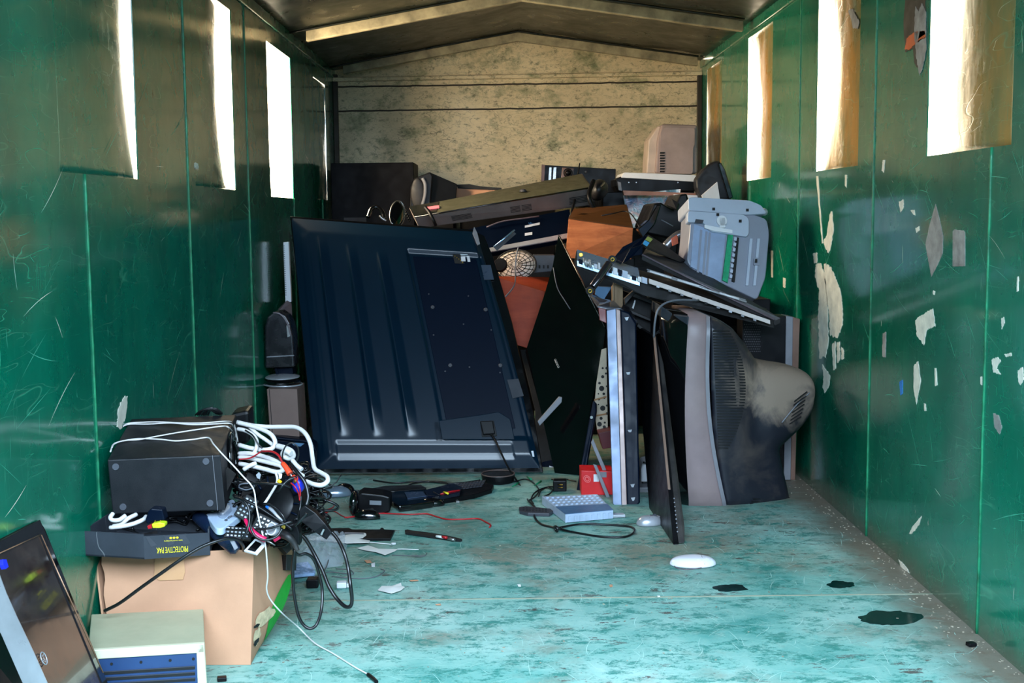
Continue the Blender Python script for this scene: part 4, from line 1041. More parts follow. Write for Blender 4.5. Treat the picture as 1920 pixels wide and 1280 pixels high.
mb = MB(); mb.tube([P(926, 463, 5.775), P(965, 431, 5.795)], .0045, 6, smooth=False); t.part('bright_edge', mb, mat('pale blue chrome', (150, 190, 230), .2, metal=.8))
# ---------------------------------------------------------------- fan guard
t = Thing('fan_grille', 'round cream and grey fan guard with wire mesh behind right edge of huge television', 'fan guard')
c = P(967, 497, 6.0); n = V((-.15, -.93, .33)).normalized(); u = V((1, 0, .0)); u = (u-n*u.dot(n)).normalized(); w_ = n.cross(u); R1, R2 = .100, .078
dome = lambda r, a: c+u*R1*r*math.cos(a)+w_*R2*r*math.sin(a)+n*.02*(1-r*r)
mb = MB(); mb.grid([[dome(r/8, 2*math.pi*k/36) -n*.014 for k in range(37)] for r in range(0, 9)]); t.part('backing', mb, mat('cream mottled plate', (226, 206, 190), .6, var=.25, vscale=18))
mb = MB(); mb.tube([dome(1, 2*math.pi*k/36) for k in range(37)], .004, 6, smooth=False)
for r in (.35, .55, .75, .9): mb.tube([dome(r, 2*math.pi*k/30) for k in range(31)], .0016, 5, smooth=False)
for k in range(18): mb.tube([dome(.15+.85*i/6, 2*math.pi*(k/18+.05*i/6)) for i in range(7)], .0016, 5, smooth=False)
t.part('wire_guard', mb, K_SLOT)
mb = MB(); mb.disc(P(938, 497, 5.96), n, .036, .014, 24, 0, .030); t.part('hub', mb, K_BLACK)
# grey strip behind it
t = Thing('grey_case', 'dark grey plastic case behind the round fan guard', 'case')
mb = MB(); mb.prism(Q([(1000,478),(1040,478),(1044,508),(1002,512)], 6.06), V((0, .12, 0))); t.part('case', mb, K_DGREY, bevel=.003)
mb = MB()
for x in (1010, 1018, 1026): mb.prism(Q([(x,497),(x+3,497),(x+3,503),(x,503)], 6.055), V((0, .004, 0)))
t.part('ports', mb, K_SLOT)
# ---------------------------------------------------------------- wooden speakers
t = Thing('wooden_speaker', 'red-brown wooden speaker cabinet between huge television and black glass screen', 'speaker')
w0, w1, w2 = P(925, 517, 5.74), P(1022, 546, 5.72), P(1000, 656, 5.66); w3 = w0+(w2-w1)
n = V((.30, .42, -.03))
mb = MB(); mb.prism([w0, w1, w2, w3], n*.9); t.part('cabinet', mb, M_WOOD2, bevel=.002)
t = Thing('wooden_speaker', 'orange-brown wooden speaker cabinet under right end of long lying television', 'speaker')
f = [P(1060, 412, 6.0), P(1187, 430, 5.94), P(1184, 452, 5.96), P(1150, 486, 6.0), P(1066, 482, 6.02), P(1056, 455, 6.02)]
up_ = [P(1074, 394, 6.28), P(1174, 384, 6.30)]
mb = MB()
fr_ = [P(1066, 411, 6.02), P(1187, 428, 5.94), P(1184, 486, 5.96), P(1060, 484, 6.02)]
bk_ = [P(1076, 393, 6.30), P(1175, 385, 6.28), P(1175, 440, 6.28), P(1076, 440, 6.30)]
hexa(mb, fr_, bk_); t.part('cabinet', mb, M_WOOD1, bevel=.002)
mb = MB(); e = [p+V((0, 0, .002)) for p in (fr_[0], fr_[1], bk_[1], bk_[0])]; mb.prism(e, V((0, 0, .003))); t.part('varnished_side', mb, M_WOOD3, label='dark varnished side panel')
mb = MB(); c = lerp(lerp(e[0], e[1], .5), lerp(e[3], e[2], .5), .4)
for k in range(3): mb.add([c+V((-.10+.1*k+.03*math.cos(a)*(1+.3*math.sin(3*a)), .01*k+.02*math.sin(a), .0045+.002*0+ (e[1].z-e[0].z)*(-.10+.1*k)/.33)) for a in [i*math.pi/5 for i in range(10)]], [list(range(10))])
t.part('torn_veneer', mb, K_CARD, label='patches of torn pale veneer')
cord = single('thin_lead', 'thin black lead lying over the orange-brown wooden speaker', 'cord', MB().tube([P(1128, 404, 6.02), P(1150, 400, 6.02), P(1170, 396, 6.05), P(1184, 402, 6.0), P(1196, 420, 5.9), P(1200, 432, 5.88)], .003, 6), K_RUBBER)
# ================================================================ black glass screen and what stands behind it
t = Thing('glass_screen', 'black glass television screen standing on edge with pointed top in the middle of heap', 'television')
pg = PL((1047, 440, 5.60), (1133, 615, 5.36), (985, 660, 5.50))
mb = MB(); plate(mb, pg, [(1047,440),(1136,618),(1122,700),(1108,760),(1090,890),(1040,886),(1012,760),(985,660),(1022,548),(1036,500)], .02)
t.part('panel', mb, mat('mirror black glass', (7, 6, 8), .06, var=.05, spec=.6))
mb = MB(); mb.tube([pg.w(1047, 440, .002), pg.w(1134, 613, .002)], .0012, 6, smooth=False); t.part('bright_edge', mb, K_STEEL)
mb = MB(); mb.tube([pg.w(1038, 502, .004), pg.w(1047, 540, .012), pg.w(1062, 566, .012), pg.w(1070, 580, .004)], .0022, 6); t.part('hanging_lead', mb, K_GCORD)
mb = MB()
for k in range(5): mb.ring(pg.w(1042+k*1.4, 675+k*3.2, .004), pg.n, .004, .0015, 10)
t.part('spring', mb, K_STEEL)
single('fan_lead', 'thin grey lead dangling in front of the round fan guard', 'cord', MB().tube([P(972, 463, 5.86), P(968, 480, 5.84), P(966, 505, 5.82), P(966, 528, 5.62), P(960, 542, 5.56), P(948, 556, 5.50)], .0032, 6), K_GCORD)
t = Thing('black_television', 'black flat television leaning behind lower right corner of huge television', 'television')
pb = PL((1000, 880, 5.42), (1090, 884, 5.38), (985, 640, 5.72))
mb = MB(); plate(mb, pb, [(975,655),(1095,655),(1108,760),(1096,886),(1006,884),(1003,770)], .05); t.part('shell', mb, K_SLOT, bevel=.003)
mb = MB(); plate(mb, pb, [(1016,868),(1050,860),(1054,888),(1012,892)], .02, .016); pz = t.part('corner_plate', mb, K_CABLEB, bevel=.002)
mb = MB(); plate(mb, pb, [(1031,875),(1047,880),(1046,886),(1030,881)], .001, .019); t.part('sticker', mb, M_LABEL, parent=pz, label='small white sticker')
mb = MB(); plate(mb, pb, [(1056,858),(1086,855),(1084,866),(1058,870)], .012, .012); t.part('foot_plate', mb, K_DGREY)
for (x, y) in ((1050, 822), (1062, 830), (1048, 834), (1066, 832)):
    mb = MB(); plate(mb, pb, [(x,y),(x+6,y-2),(x+7,y+5),(x+1,y+7)], .004, .004); t.part('socket', mb, K_GREY)
single('silver_bar', 'short grey-silver bar sticking out between huge television and black glass screen', 'bar', MB().prism([P(1008, 790, 5.22), P(1048, 744, 5.24), P(1054, 745, 5.24), P(1053, 754, 5.24), P(1012, 798, 5.22)], V((0, .02, 0))), K_GREY, bevel=.002)
t = Thing('monitor_stand_rod', 'long black rod leaning from floor beside the red box up to the black glass screen', 'rod')
mb = MB(); slab(mb, [P(1080, 922, 4.93), P(1090, 924, 4.92), P(1117, 770, 5.02), P(1117, 755, 5.03), P(1112, 750, 5.03), P(1107, 772, 5.02)], .02); t.part('rod', mb, K_CABLEB, bevel=.003)
mb = MB(); mb.disc(P(1109, 782, 5.0), (0, -1, 0), .006, .004, 12); t.part('rivet', mb, K_STEEL)
# perforated metal
t = Thing('perforated_plate', 'cream metal plate punched with round holes behind the silver edged television', 'plate')
pp_ = PL((1112, 660, 5.12), (1160, 660, 5.12), (1120, 840, 5.08))
mb = MB(); plate(mb, pp_, [(1128,655),(1137,652),(1140,830),(1120,808),(1114,770),(1118,720)], .004); t.part('plate', mb, mat('cream steel', (186, 168, 144), .5, var=.2))
mb = MB()
for i, (x, y, r) in enumerate([(1130,706,3),(1136,700,2),(1124,718,2.5),(1128,728,5),(1138,724,2),(1132,738,2.5),(1123,748,2.5),(1133,745,2.5),(1130,765,5),(1122,758,1.5),(1138,760,2),(1127,784,3),(1124,795,4.5),(1134,792,2),(1133,800,3),(1128,805,2),(1122,738,1.5),(1138,775,2.5),(1138,690,3),(1130,690,2)]):
    c = pp_.w(x, y, .0005); mb.disc(c, pp_.n, r*5.1/FPX, .0008, 14)
t.part('punched_holes', mb, K_SLOT)
mb = MB(); plate(mb, pp_, [(1114,748),(1137,742),(1137,745),(1114,751)], .002, .003); plate(mb, pp_, [(1116,778),(1137,774),(1137,777),(1116,781)], .002, .003); t.part('folds', mb, K_CARDD)
single('maroon_box', 'small dark maroon box below the perforated cream plate', 'box', MB().prism(Q([(1122,812),(1150,806),(1152,838),(1130,842)], 5.0), V((0, .1, 0))), mat('maroon card', (84, 22, 28), .5), bevel=.002)
# red boxes low down
t = Thing('red_carton', 'bright red carton with printed rings on the floor behind the blue-grey keypad', 'carton')
F = [PZ(1090, 928, .001), PZ(1150, 926, .001)]; F[1].y = F[0].y
mb = MB(); mb.prism([F[0], F[1], F[1]+V((0, 0, .095)), F[0]+V((0, 0, .10))], V((0, .12, 0))); t.part('box', mb, mat('bright red card', (214, 30, 34), .4), bevel=.002)
mb = MB(); c = lerp(F[0], F[1], .18)+V((0, -.001, .066))
for r in (.012, .007): mb.ring(c, (0, 1, 0), r, .0014, 20, sx=1.25)
t.part('printed_rings', mb, mat('pale red print', (250, 130, 130), .4))
mb = MB(); mb.box(lerp(F[0], F[1], .38)+V((0, -.0015, .055)), (.022, 0, 0), (0, 0, .030), (0, .001, 0)); t.part('label', mb, K_WHITE, label='white printed label')
mb = MB(); mb.box(lerp(F[0], F[1], .55)+V((0, -.0015, .072)), (.03, 0, 0), (0, 0, .022), (0, .001, 0)); t.part('window', mb, K_GREY)
# two grey bars leaning inside
for i, (pts, lb) in enumerate([([(1112,822),(1140,888),(1143,900),(1135,894),(1108,830)], 'grey scratched metal strip leaning over the maroon box, upper of two'), ([(1112,870),(1119,872),(1150,946),(1143,948)], 'long grey strip leaning down towards the keypad, lower of two')]):
    single('metal_strip', lb, 'strip', MB().prism(Q(pts, 4.86-.06*i), V((0, .012, 0))), K_GREY, bevel=.002)
# ---------------------------------------------------------------- silver edged television, seen edge on
t = Thing('edge_on_television', 'thick flat television seen edge on with silver and bronze bezel and black back', 'television')
Yt, Yb_ = 4.86, 4.66
def band(pts, dy, ms, name, bev=.002, off=0, **k):
    mb = MB(); F = []
    for x, y in pts: v = (y-575)/(965-575); F.append(P(x, y, Yt*(1-v)+Yb_*v+off))
    mb.prism(F, V((dy*.098, dy, 0))); return t.part(name, mb, ms, bevel=bev, **k)
M_SB = mat('blue silver bezel', (96, 110, 134), .36, metal=.3, dust=.2, dustc=(150, 150, 156), vscale=8)
band([(1137,582),(1155,578),(1166,958),(1149,944)], .30, M_SB, 'silver_bezel')
band([(1155,578),(1163,582),(1176,960),(1166,958)], .32, mat('brown bronze bezel', (140, 118, 112), .35, metal=.2), 'bronze_bezel')
bk2 = band([(1163,580),(1180,586),(1193,606),(1196,760),(1200,942),(1188,958),(1176,960)], .42, K_CABLEB, 'back_shell', .006, .004)
for x, y in ((1175,597),(1178,700),(1181,808),(1186,910),(1187,935)):
    v = (y-575)/390; mb = MB(); mb.prism([P(x+a_, y+b_, Yt*(1-v)+Yb_*v+.002) for a_, b_ in ((-4,-2),(4,-3),(2,3),(-1,4))], V((0, .004, 0))); t.part('screw_recess', mb, K_SILVER, parent=bk2)
band([(1122,576),(1136,580),(1137,606),(1124,600)], .1, mat('red brown block', (110, 34, 32), .4), 'corner_block', label='red-brown corner block')
mb = MB(); slab(mb, [P(1104, 552, 5.0), P(1128, 562, 5.0), P(1150, 566, 4.95), P(1194, 604, 4.90), P(1163, 580, 4.86), P(1137, 580, 4.86), P(1120, 576, 4.86)], .006); t.part('plastic_film', mb, mat('shiny crumpled film', (66, 66, 74), .15, coat=.6, var=.4, vscale=30))
# thin screen seen edge on
t = Thing('thin_monitor', 'very thin flat monitor standing edge on in front of tube television screen', 'monitor')
e0, e1 = P(1227, 630, 4.76), PZ(1266, 1021, .002)
dirn = V((-.02, .52, .0))
wv = V((.030, 0, 0))
mb = MB(); mb.prism([e0+V((-.003, 0, 0)), e0+V((.010, 0, 0)), e1+V((.012, 0, 0)), e1+V((-.006, 0, 0))], dirn); t.part('screen_shell', mb, K_BLACK, bevel=.002)
mb = MB(); q0, q1 = lerp(e0, e1, .10), lerp(e0, e1, .97)
mb.prism([lerp(e0, e1, .02)+V((.010, .01, 0)), lerp(e0, e1, .15)+V((.026, .01, 0)), lerp(e0, e1, .93)+V((.040, .01, 0)), e1+V((.034, .01, .004)), e1+V((.012, .01, .002))], dirn*.8); t.part('back_hump', mb, K_DUSTY, bevel=.003)
mb = MB(); mb.prism([e0+V((-.005, -.003, 0)), e0+V((.004, -.003, .0)), lerp(e0, e1, .76)+V((.003, -.003, 0)), lerp(e0, e1, .76)+V((-.006, -.003, 0))], V((0, .01, 0))); t.part('bronze_edge', mb, mat('bronze edge', (150, 122, 108), .35, metal=.3), bevel=.001)
mb = MB()
for k in range(9): p = lerp(e0, e1, .80+.018*k)+V((.012, -.001, 0)); mb.disc(p, (0, -1, 0), .0025, .002, 8)
t.part('buttons', mb, K_GREY)
mb = MB(); mb.tube([P(1222, 905, 4.62), P(1238, 970, 4.45), P(1258, 1010, 4.28), P(1262, 1020, 4.22)], .005, 6); t.part('stand_wire', mb, K_BLACK)
# cable over the tube television
single('draped_cable', 'grey cable draped from heap down in front of tube television top', 'cord', MB().tube([P(1310, 563, 4.66), P(1275, 562, 4.60), P(1250, 567, 4.57), P(1234, 580, 4.55), P(1228, 604, 4.55), P(1226, 632, 4.57)], .004, 7), K_GCORD)
# ---------------------------------------------------------------- white appliance in the gap
t = Thing('white_printer_part', 'small white rounded device with grey base and black lead wrapped round it between two televisions', 'device')
mb = MB(); F = Q([(1202,880),(1206,866),(1248,862),(1262,872),(1264,912),(1203,916)], 4.95); mb.prism(F, V((0, .12, 0))); t.part('body', mb, K_WHITE, bevel=.010, bseg=3)
F = Q([(1198,914),(1264,910),(1266,936),(1256,946),(1198,948)], 4.88); mb = MB(); mb.prism(F, V((0, .2, 0))); t.part('base', mb, K_GREY, bevel=.006)
mb = MB()
for y in (898, 903, 909): mb.tube(Q([(1203,y+6),(1230,y+5),(1263,y)], 4.94), .004, 6)
mb.tube(Q([(1206,866),(1222,872),(1216,890),(1230,904)], 4.93), .004, 6); mb.tube(Q([(1215,862),(1228,858),(1244,868),(1262,884)], 4.93), .003, 6)
t.part('wrapped_lead', mb, K_RUBBER)
mb = MB(); mb.prism(Q([(1196,934),(1218,932),(1216,944),(1200,946)], 4.86), V((0, .02, 0))); t.part('silver_foot', mb, K_SILVER, bevel=.002)
single('wrapped_plug', 'tiny silver plug hanging in dark gap above the small white device', 'plug', MB().ell(P(1231, 845, 4.95), V((.010, 0, 0)), V((0, .01, 0)), V((0, 0, .008))), K_SILVER)
# ---------------------------------------------------------------- behind the tube television on the right
t = Thing('flat_television', 'black flat television with brown-silver side edge standing behind the tube television by right wall', 'television')
Yr = 5.08
F = [P(1392, 596, Yr), P(1474, 592, Yr), V((0,0,0)), V((0,0,0))]; F[2] = V((F[1].x, Yr, .002)); F[3] = V((F[0].x, Yr, .002))
mb = MB(); mb.prism(F, V((0, .12, 0))); t.part('shell', mb, K_BLACK, bevel=.004)
F2 = [P(1474, 592, Yr-.01), P(1487, 594, Yr-.01), None, None]; F2[2] = V((F2[1].x, Yr-.01, .002)); F2[3] = V((F2[0].x, Yr-.01, .002))
mb = MB(); mb.prism(F2, V((0, .10, 0))); t.part('silver_edge', mb, K_GREY, bevel=.002)
F3 = [P(1487, 594, Yr-.01), P(1500, 598, Yr-.01), None, None]; F3[2] = V((F3[1].x-.01, Yr-.01, .002)); F3[3] = V((F3[0].x, Yr-.01, .002))
mb = MB(); mb.prism(F3, V((0, .10, 0))); t.part('bronze_edge', mb, mat('bronze side strip', (128, 96, 82), .35, metal=.3), bevel=.002)
mb = MB()
for i in range(9):
    for j in range(12):
        c = P(1396+i*3.4+(j % 2)*1.7, 608+j*4.6, Yr-.001); mb.disc(c, (0, -1, 0), .0022, .0015, 6)
t.part('perforated_grille', mb, mat('grille dot', (70, 66, 72), .4))
# ================================================================ upper right heap
t = Thing('upright_case', 'mauve-beige plastic printer casing standing on end in the back right corner', 'printer')
mb = MB(); mb.prism(Q(roundpoly([(1228,326),(1233,262),(1240,232),(1309,234),(1308,326)], 7), 7.05), V((0, .28, 0))); t.part('side_panel', mb, mat('mauve beige plastic', (150, 130, 124), .5), bevel=.012, bseg=3)
mb = MB(); mb.prism(Q([(1212,325),(1216,262),(1234,236),(1240,236),(1234,262),(1230,326)], 7.08), V((0, .22, 0))); t.part('front_panel', mb, mat('pale beige plastic', (196, 176, 160), .5), bevel=.008)
mb = MB(); mb.prism(Q(roundpoly([(1236,326),(1238,246),(1246,238),(1303,240),(1303,272),(1300,276),(1299,326)], 4), 7.046), V((0, -.004, 0))); sp_ = t.part('raised_panel', mb, mat('mauve beige panel', (158, 136, 130), .5), bevel=.002)
mb = MB()
for k in range(8): mb.prism(Q([(1238,285+k*5),(1247,285+k*5),(1246,288+k*5),(1237,288+k*5)], 7.038), V((0, .004, 0)))
t.part('vents', mb, K_SLOT, parent=sp_)
t = Thing('white_topped_printer', 'black printer with long white lid edge lying under the mauve upright case', 'printer')
mb = MB(); mb.prism(Q([(1155,336),(1166,330),(1306,337),(1306,358),(1164,360),(1156,348)], 6.74), V((0, .34, 0))); t.part('body', mb, K_BLACK, bevel=.004)
mb = MB(); mb.prism(Q(roundpoly([(1164,333),(1170,323),(1305,328),(1306,341)], 3), 6.72), V((0, .36, 0))); t.part('lid', mb, K_WHITE, bevel=.004)
mb = MB(); mb.prism(Q([(1158,340),(1164,342),(1166,358),(1160,356)], 6.73), V((0, .02, 0))); t.part('side_lug', mb, K_GREY)
for x in (1178, 1192, 1270):
    mb = MB(); mb.prism(Q([(x,341),(x+2,341),(x+2,343),(x,343)], 6.738), V((0, -.004, 0))); t.part('bright_clip', mb, K_STEEL)
# iridescent bag
t = NT('iridescent foil'); n = t.noise(9, 5, .6, t.co.outputs['Object'], 1.2)
col = t.ramp(n, [(.3, rgb(60, 100, 150)), (.42, rgb(190, 225, 250)), (.5, rgb(240, 220, 235)), (.58, rgb(90, 150, 200)), (.7, rgb(250, 230, 200))]); t.set(Base_Color=col, Roughness=.2, Metallic=.25); t.bump(t.noise(14, 5, .6, t.co.outputs['Object'], 1), .9, .03)
M_FOIL = t.m
t = Thing('foil_bag', 'crumpled shiny iridescent foil bag under the white topped printer', 'bag')
O, U, W_ = P(1182, 428, 6.45), P(1270, 420, 6.45), P(1170, 364, 6.55)
rows = []
for j in range(21):
    r = []
    for i in range(29):
        u, v = i/28, j/20; p = O+(U-O)*u*(1+.22*v)+(W_-O)*v
        puff = .05*math.sin(math.pi*min(1, u*1.02))*math.sin(math.pi*v)**.7
        r.append(p+V((0, -puff-.018*noise.noise(V((u*6, v*5, 1)))-.008*abs(noise.noise(V((u*17, v*13, 4)))), 0)))
    rows.append(r)
mb = MB(); mb.grid(rows); bk_rows = [[p+V((0, .06+2*0, 0)) for p in r] for r in rows]; mb.grid(bk_rows)
t.part('bag', mb, M_FOIL)
mb = MB(); mb.prism(Q([(1168,357),(1305,362),(1304,368),(1240,366),(1170,366)], 6.42), V((0, .05, 0))); t.part('copper_fold', mb, mat('copper fold', (150, 96, 70), .4, metal=.3))
single('white_tray', 'white plastic tray edge beneath the printer body beside the foil bag', 'tray', MB().prism(Q([(1264,364),(1308,366),(1309,374),(1266,371)], 6.38), V((0, .15, 0))), K_WHITE, bevel=.003)
# round backed black monitor
t = Thing('curved_monitor', 'black monitor with curved back and white triangular face leaning on right wall at rear', 'monitor')
mb = MB(); mb.prism(Q([(1305,336),(1318,318),(1332,307),(1343,301),(1351,303),(1358,318),(1366,345),(1373,368),(1372,374),(1314,374),(1306,352)], 6.32), V((0, .10, 0))); t.part('back', mb, K_BLACKM, bevel=.014, bseg=3)
mb = MB(); mb.prism(Q([(1352,304),(1360,318),(1368,345),(1375,370),(1366,374),(1356,340),(1346,306)], 6.29), V((0, .12, 0))); t.part('glossy_rim', mb, K_GLOSS, bevel=.005)
mb = MB(); mb.prism(Q([(1316,366),(1345,341),(1350,374),(1318,372)], 6.30), V((0, .02, 0))); t.part('white_face', mb, K_WHITE, label='white triangular panel')
# black machines around
t = Thing('black_machine', 'blocky black office machine between foil bag and grey scanner', 'machine')
mb = MB(); mb.prism(Q([(1226,382),(1240,380),(1262,392),(1276,364),(1289,363),(1290,372),(1304,376),(1298,432),(1262,448),(1214,438),(1208,425)], 5.75), V((0, .42, 0))); t.part('body', mb, K_BLACK, bevel=.008)
mb = MB(); slab(mb, [P(1250, 384, 5.66), P(1260, 373, 5.66), P(1272, 380, 5.64), P(1268, 392, 5.62), P(1258, 388, 5.63)], .02); t.part('tab', mb, K_BLACKM)
mb = MB(); mb.tube(Q([(1240,412),(1262,424)], 5.745), .003, 5, smooth=False); t.part('seam', mb, K_GREY)
mb = MB(); mb.prism(Q([(1196,430),(1216,412),(1232,384),(1240,384),(1228,420),(1206,446)], 5.72), V((0, .1, 0))); t.part('side_wing', mb, K_GLOSS, bevel=.004)
# bent metallic pipe with orange
t = Thing('metal_elbow', 'bent grey-silver pipe with orange collar beside the grey scanner', 'pipe')
mb = MB(); mb.tube([P(1248, 462, 5.42), P(1260, 450, 5.42), P(1274, 440, 5.42), P(1283, 442, 5.42), P(1285, 458, 5.42), P(1281, 476, 5.40), P(1280, 492, 5.38)], .020, 12); t.part('pipe', mb, mat('brushed grey metal', (150, 150, 156), .3, metal=.8))
mb = MB(); slab(mb, [P(1259, 447, 5.34), P(1270, 440, 5.34), P(1272, 456, 5.34), P(1261, 461, 5.34)], .01); t.part('collar', mb, mat('orange plastic', (206, 84, 28), .4), label='orange collar')
# ---------------------------------------------------------------- grey scanner stood on end
t = Thing('grey_scanner', 'light grey office scanner stood on its side with green circuit strip by right wall', 'scanner')
K_SC = mat('cool light grey plastic', (176, 184, 200), .4, var=.05); K_SC2 = mat('cool mid grey plastic', (136, 140, 154), .42, var=.05)
Ys = 5.02
ps_ = PL((1300, 560, Ys-.02), (1440, 560, Ys+.02), (1292, 380, Ys+.10))
mb = MB(); plate(mb, ps_, roundpoly([(1296,388),(1402,398),(1438,410),(1443,436),(1436,520),(1420,562),(1300,506),(1288,490),(1294,430)], 8), .16); t.part('body', mb, K_SC2, bevel=.006)
mb = MB(); plate(mb, ps_, roundpoly([(1289,372),(1300,371),(1404,377),(1426,386),(1436,402),(1395,404),(1290,396)], 5), .17, .012); t.part('hinged_lid', mb, K_SC, bevel=.005)
mb = MB(); plate(mb, ps_, roundpoly([(1288,397),(1392,404),(1402,412),(1402,440),(1398,446),(1330,436),(1318,420),(1300,419),(1287,419)], 5), .04, .018); up1 = t.part('upper_frame', mb, K_SC, bevel=.003)
mb = MB(); plate(mb, ps_, [(1301,421),(1360,440),(1350,532),(1294,500)], .02, .006); bd = t.part('scan_bed', mb, mat('bluish grey bed', (146, 162, 190), .35))
for x in (1312, 1322, 1328):
    mb = MB(); mb.prism([ps_.w(x, 428+(x-1301)*.3, .008), ps_.w(x+4, 429+(x-1301)*.3, .008), ps_.w(x-3, 512+(x-1300)*.5, .008), ps_.w(x-7, 510+(x-1300)*.5, .008)], -ps_.n*.003); t.part('bed_rail', mb, K_SC2, parent=bd)
mb = MB(); plate(mb, ps_, [(1364,438),(1373,441),(1363,531),(1353,526)], .01, .012); ci = t.part('circuit_strip', mb, mat('green circuit board', (16, 150, 104), .4, var=.2, vscale=60), label='bright green circuit strip')
mb = MB()
for k in range(8): y = 446+k*10; x = 1376-k*1.2; plate(mb, ps_, [(x-1,y),(x+4,y+1),(x+3,y+7),(x-2,y+6)], .008, .014)
t.part('white_blocks', mb, K_SC, parent=ci)
mb = MB(); plate(mb, ps_, [(1379,446),(1384,447),(1376,530),(1371,528)], .01, .012); t.part('dark_gap', mb, K_SLOT)
mb = MB(); plate(mb, ps_, [(1318,424),(1338,428),(1370,434),(1370,440),(1336,436),(1318,430)], .008, .024); mb.disc(ps_.w(1350, 417, .020), ps_.n, .022, .008, 20); mb.box(ps_.w(1346, 430, .02), ps_.w(1356, 430, .02)-ps_.w(1346, 430, .02), ps_.w(1346, 412, .02)-ps_.w(1346, 430, .02), ps_.n*.008); t.part('white_hinge', mb, K_WHITE, label='white plastic hinge piece')
for x0 in (1403, 1417):
    mb = MB(); plate(mb, ps_, [(x0+2,448),(x0+7,448),(x0-1,536),(x0-6,536)], .008, .008); t.part('pale_rib', mb, K_SC)
mb = MB(); plate(mb, ps_, roundpoly([(1412,484),(1425,485),(1423,499),(1411,498)], 3), .006, .012); lt = t.part('latch', mb, K_SC2); mb = MB(); plate(mb, ps_, [(1414,487),(1418,487),(1418,494),(1413,494)], .002, .014); t.part('latch_hole', mb, K_SLOT, parent=lt)
for (x, y) in ((1397, 393), (1382, 415), (1334, 391), (1340, 403)):
    mb = MB(); plate(mb, ps_, [(x,y),(x+5,y),(x+5,y+5),(x,y+5)], .002, .026 if y > 395 else .014); t.part('dark_socket', mb, K_SLOT)
mb = MB(); plate(mb, ps_, [(1302,413),(1317,415),(1315,421),(1300,420)], .004, .020); t.part('dark_notch', mb, K_DGREY)
mb = MB(); mb.ell(ps_.w(1434, 396, -.01), V((.016, 0, 0)), V((0, .02, 0)), V((0, 0, .016))); t.part('hinge_knuckle', mb, K_SILVER)
# ---------------------------------------------------------------- long black slab over long circuit chassis
t = Thing('black_slab', 'long flat black housing sloping down right in front of the grey scanner', 'housing')
g = [P(1204, 477, 4.98), P(1455, 600, 4.86), P(1464, 596, 4.86), P(1290, 493, 5.10), P(1240, 462, 5.25), P(1212, 464, 5.18)]
mb = MB(); mb.prism(g, V((0, .01, -.022))); t.part('housing', mb, mat('scuffed charcoal board', (44, 42, 44), .5, dust=.3, dustc=(84, 76, 70)), bevel=.002)
mb = MB(); mb.tube([P(1204, 477, 4.975), P(1330, 540, 4.915), P(1452, 599, 4.855)], .004, 6, smooth=False); t.part('pale_edge', mb, K_PURP)
t = Thing('circuit_chassis', 'long open electronics chassis with pale metal strips sloping down over the televisions', 'electronics')
def along(x): # upper line of the chassis
    v = (x-1082)/(1450-1082); return P(x, 488+ (600-488)*v, 4.98-.14*v)
c0, c1 = along(1078), along(1452); d_ = (c1-c0)
mb = MB(); mb.prism([c0+V((0, .02, .0)), c1+V((0, .02, .0)), c1+V((0, .0, -.03)), lerp(c0, c1, .35)+V((0, 0, -.06)), c0+V((0, 0, -.026))], V((.02, .22, .03))); t.part('dark_base', mb, K_SLOT, bevel=.002)
mb = MB(); a_, b_ = along(1082), along(1200)
mb.prism([a_+V((0, .006, 0)), b_+V((0, .006, .003)), b_+V((0, .002, -.026)), a_+V((0, .002, -.022))], V((0, .01, 0)))
mb.prism([a_+V((0, .006, .0)), b_+V((0, .006, .003)), b_+V((.01, .16, .04)), a_+V((.01, .16, .04))], V((0, 0, -.004)))
pl_ = t.part('metal_plate', mb, mat('pale blue steel', (150, 178, 206), .3, metal=.4), bevel=.001)
random.seed(3)
for k in range(14):
    x = 1086+k*9+random.uniform(-2, 2); p = along(x)+V((0, -.006, .0)); w_ = random.uniform(.008, .024); h_ = random.uniform(.012, .03)
    mb = MB(); mb.box(p+V((0, 0, -.010)), d_.normalized()*w_, V((0, .02, 0)), V((0, 0, h_))); t.part('component', mb, random.choice([K_SC, K_SILVER, K_SLOT, K_STEEL, K_CABLEB, K_WHITE]), parent=pl_, bevel=.001)
for k in range(5):
    x = 1094+k*3; p = along(x)+V((0, -.014, .02)); mb = MB(); mb.tube([p, p+V((0, -.004, -.014)), p+V((.006, -.004, -.026)), p+V((.009, 0, -.038))], .0018, 5); t.part('ribbon_wire', mb, K_STEEL, parent=pl_)
mb = MB(); a_, b_ = P(1217, 522, 4.90), P(1444, 600, 4.82); mb.prism([a_, b_, b_+V((0, -.004, -.016)), a_+V((0, -.004, -.020))], V((0, .016, 0))); wb = t.part('white_bar', mb, mat('dusty white bar', (196, 184, 176), .5, dust=.2), bevel=.001)
mb = MB(); a_, b_ = P(1214, 508, 4.95), P(1400, 566, 4.88); 
mb.tube([a_, lerp(a_, b_, .5), b_], .0045, 6, smooth=False); mb.tube([a_+V((0, .02, .006)), lerp(a_, b_, .5)+V((0, .02, .006)), b_+V((0, .02, .006))], .003, 6, smooth=False); t.part('tube_rail', mb, K_SILVER)
for (u0, u1) in ((.02, .24), (.30, .52), (.72, .92)):
    mb = MB(); mb.tube([lerp(a_, b_, u0)+V((0, -.012, .002)), lerp(a_, b_, u1)+V((0, -.012, .002))], .0045, 6, smooth=False); t.part('bright_tube', mb, K_WHITE)
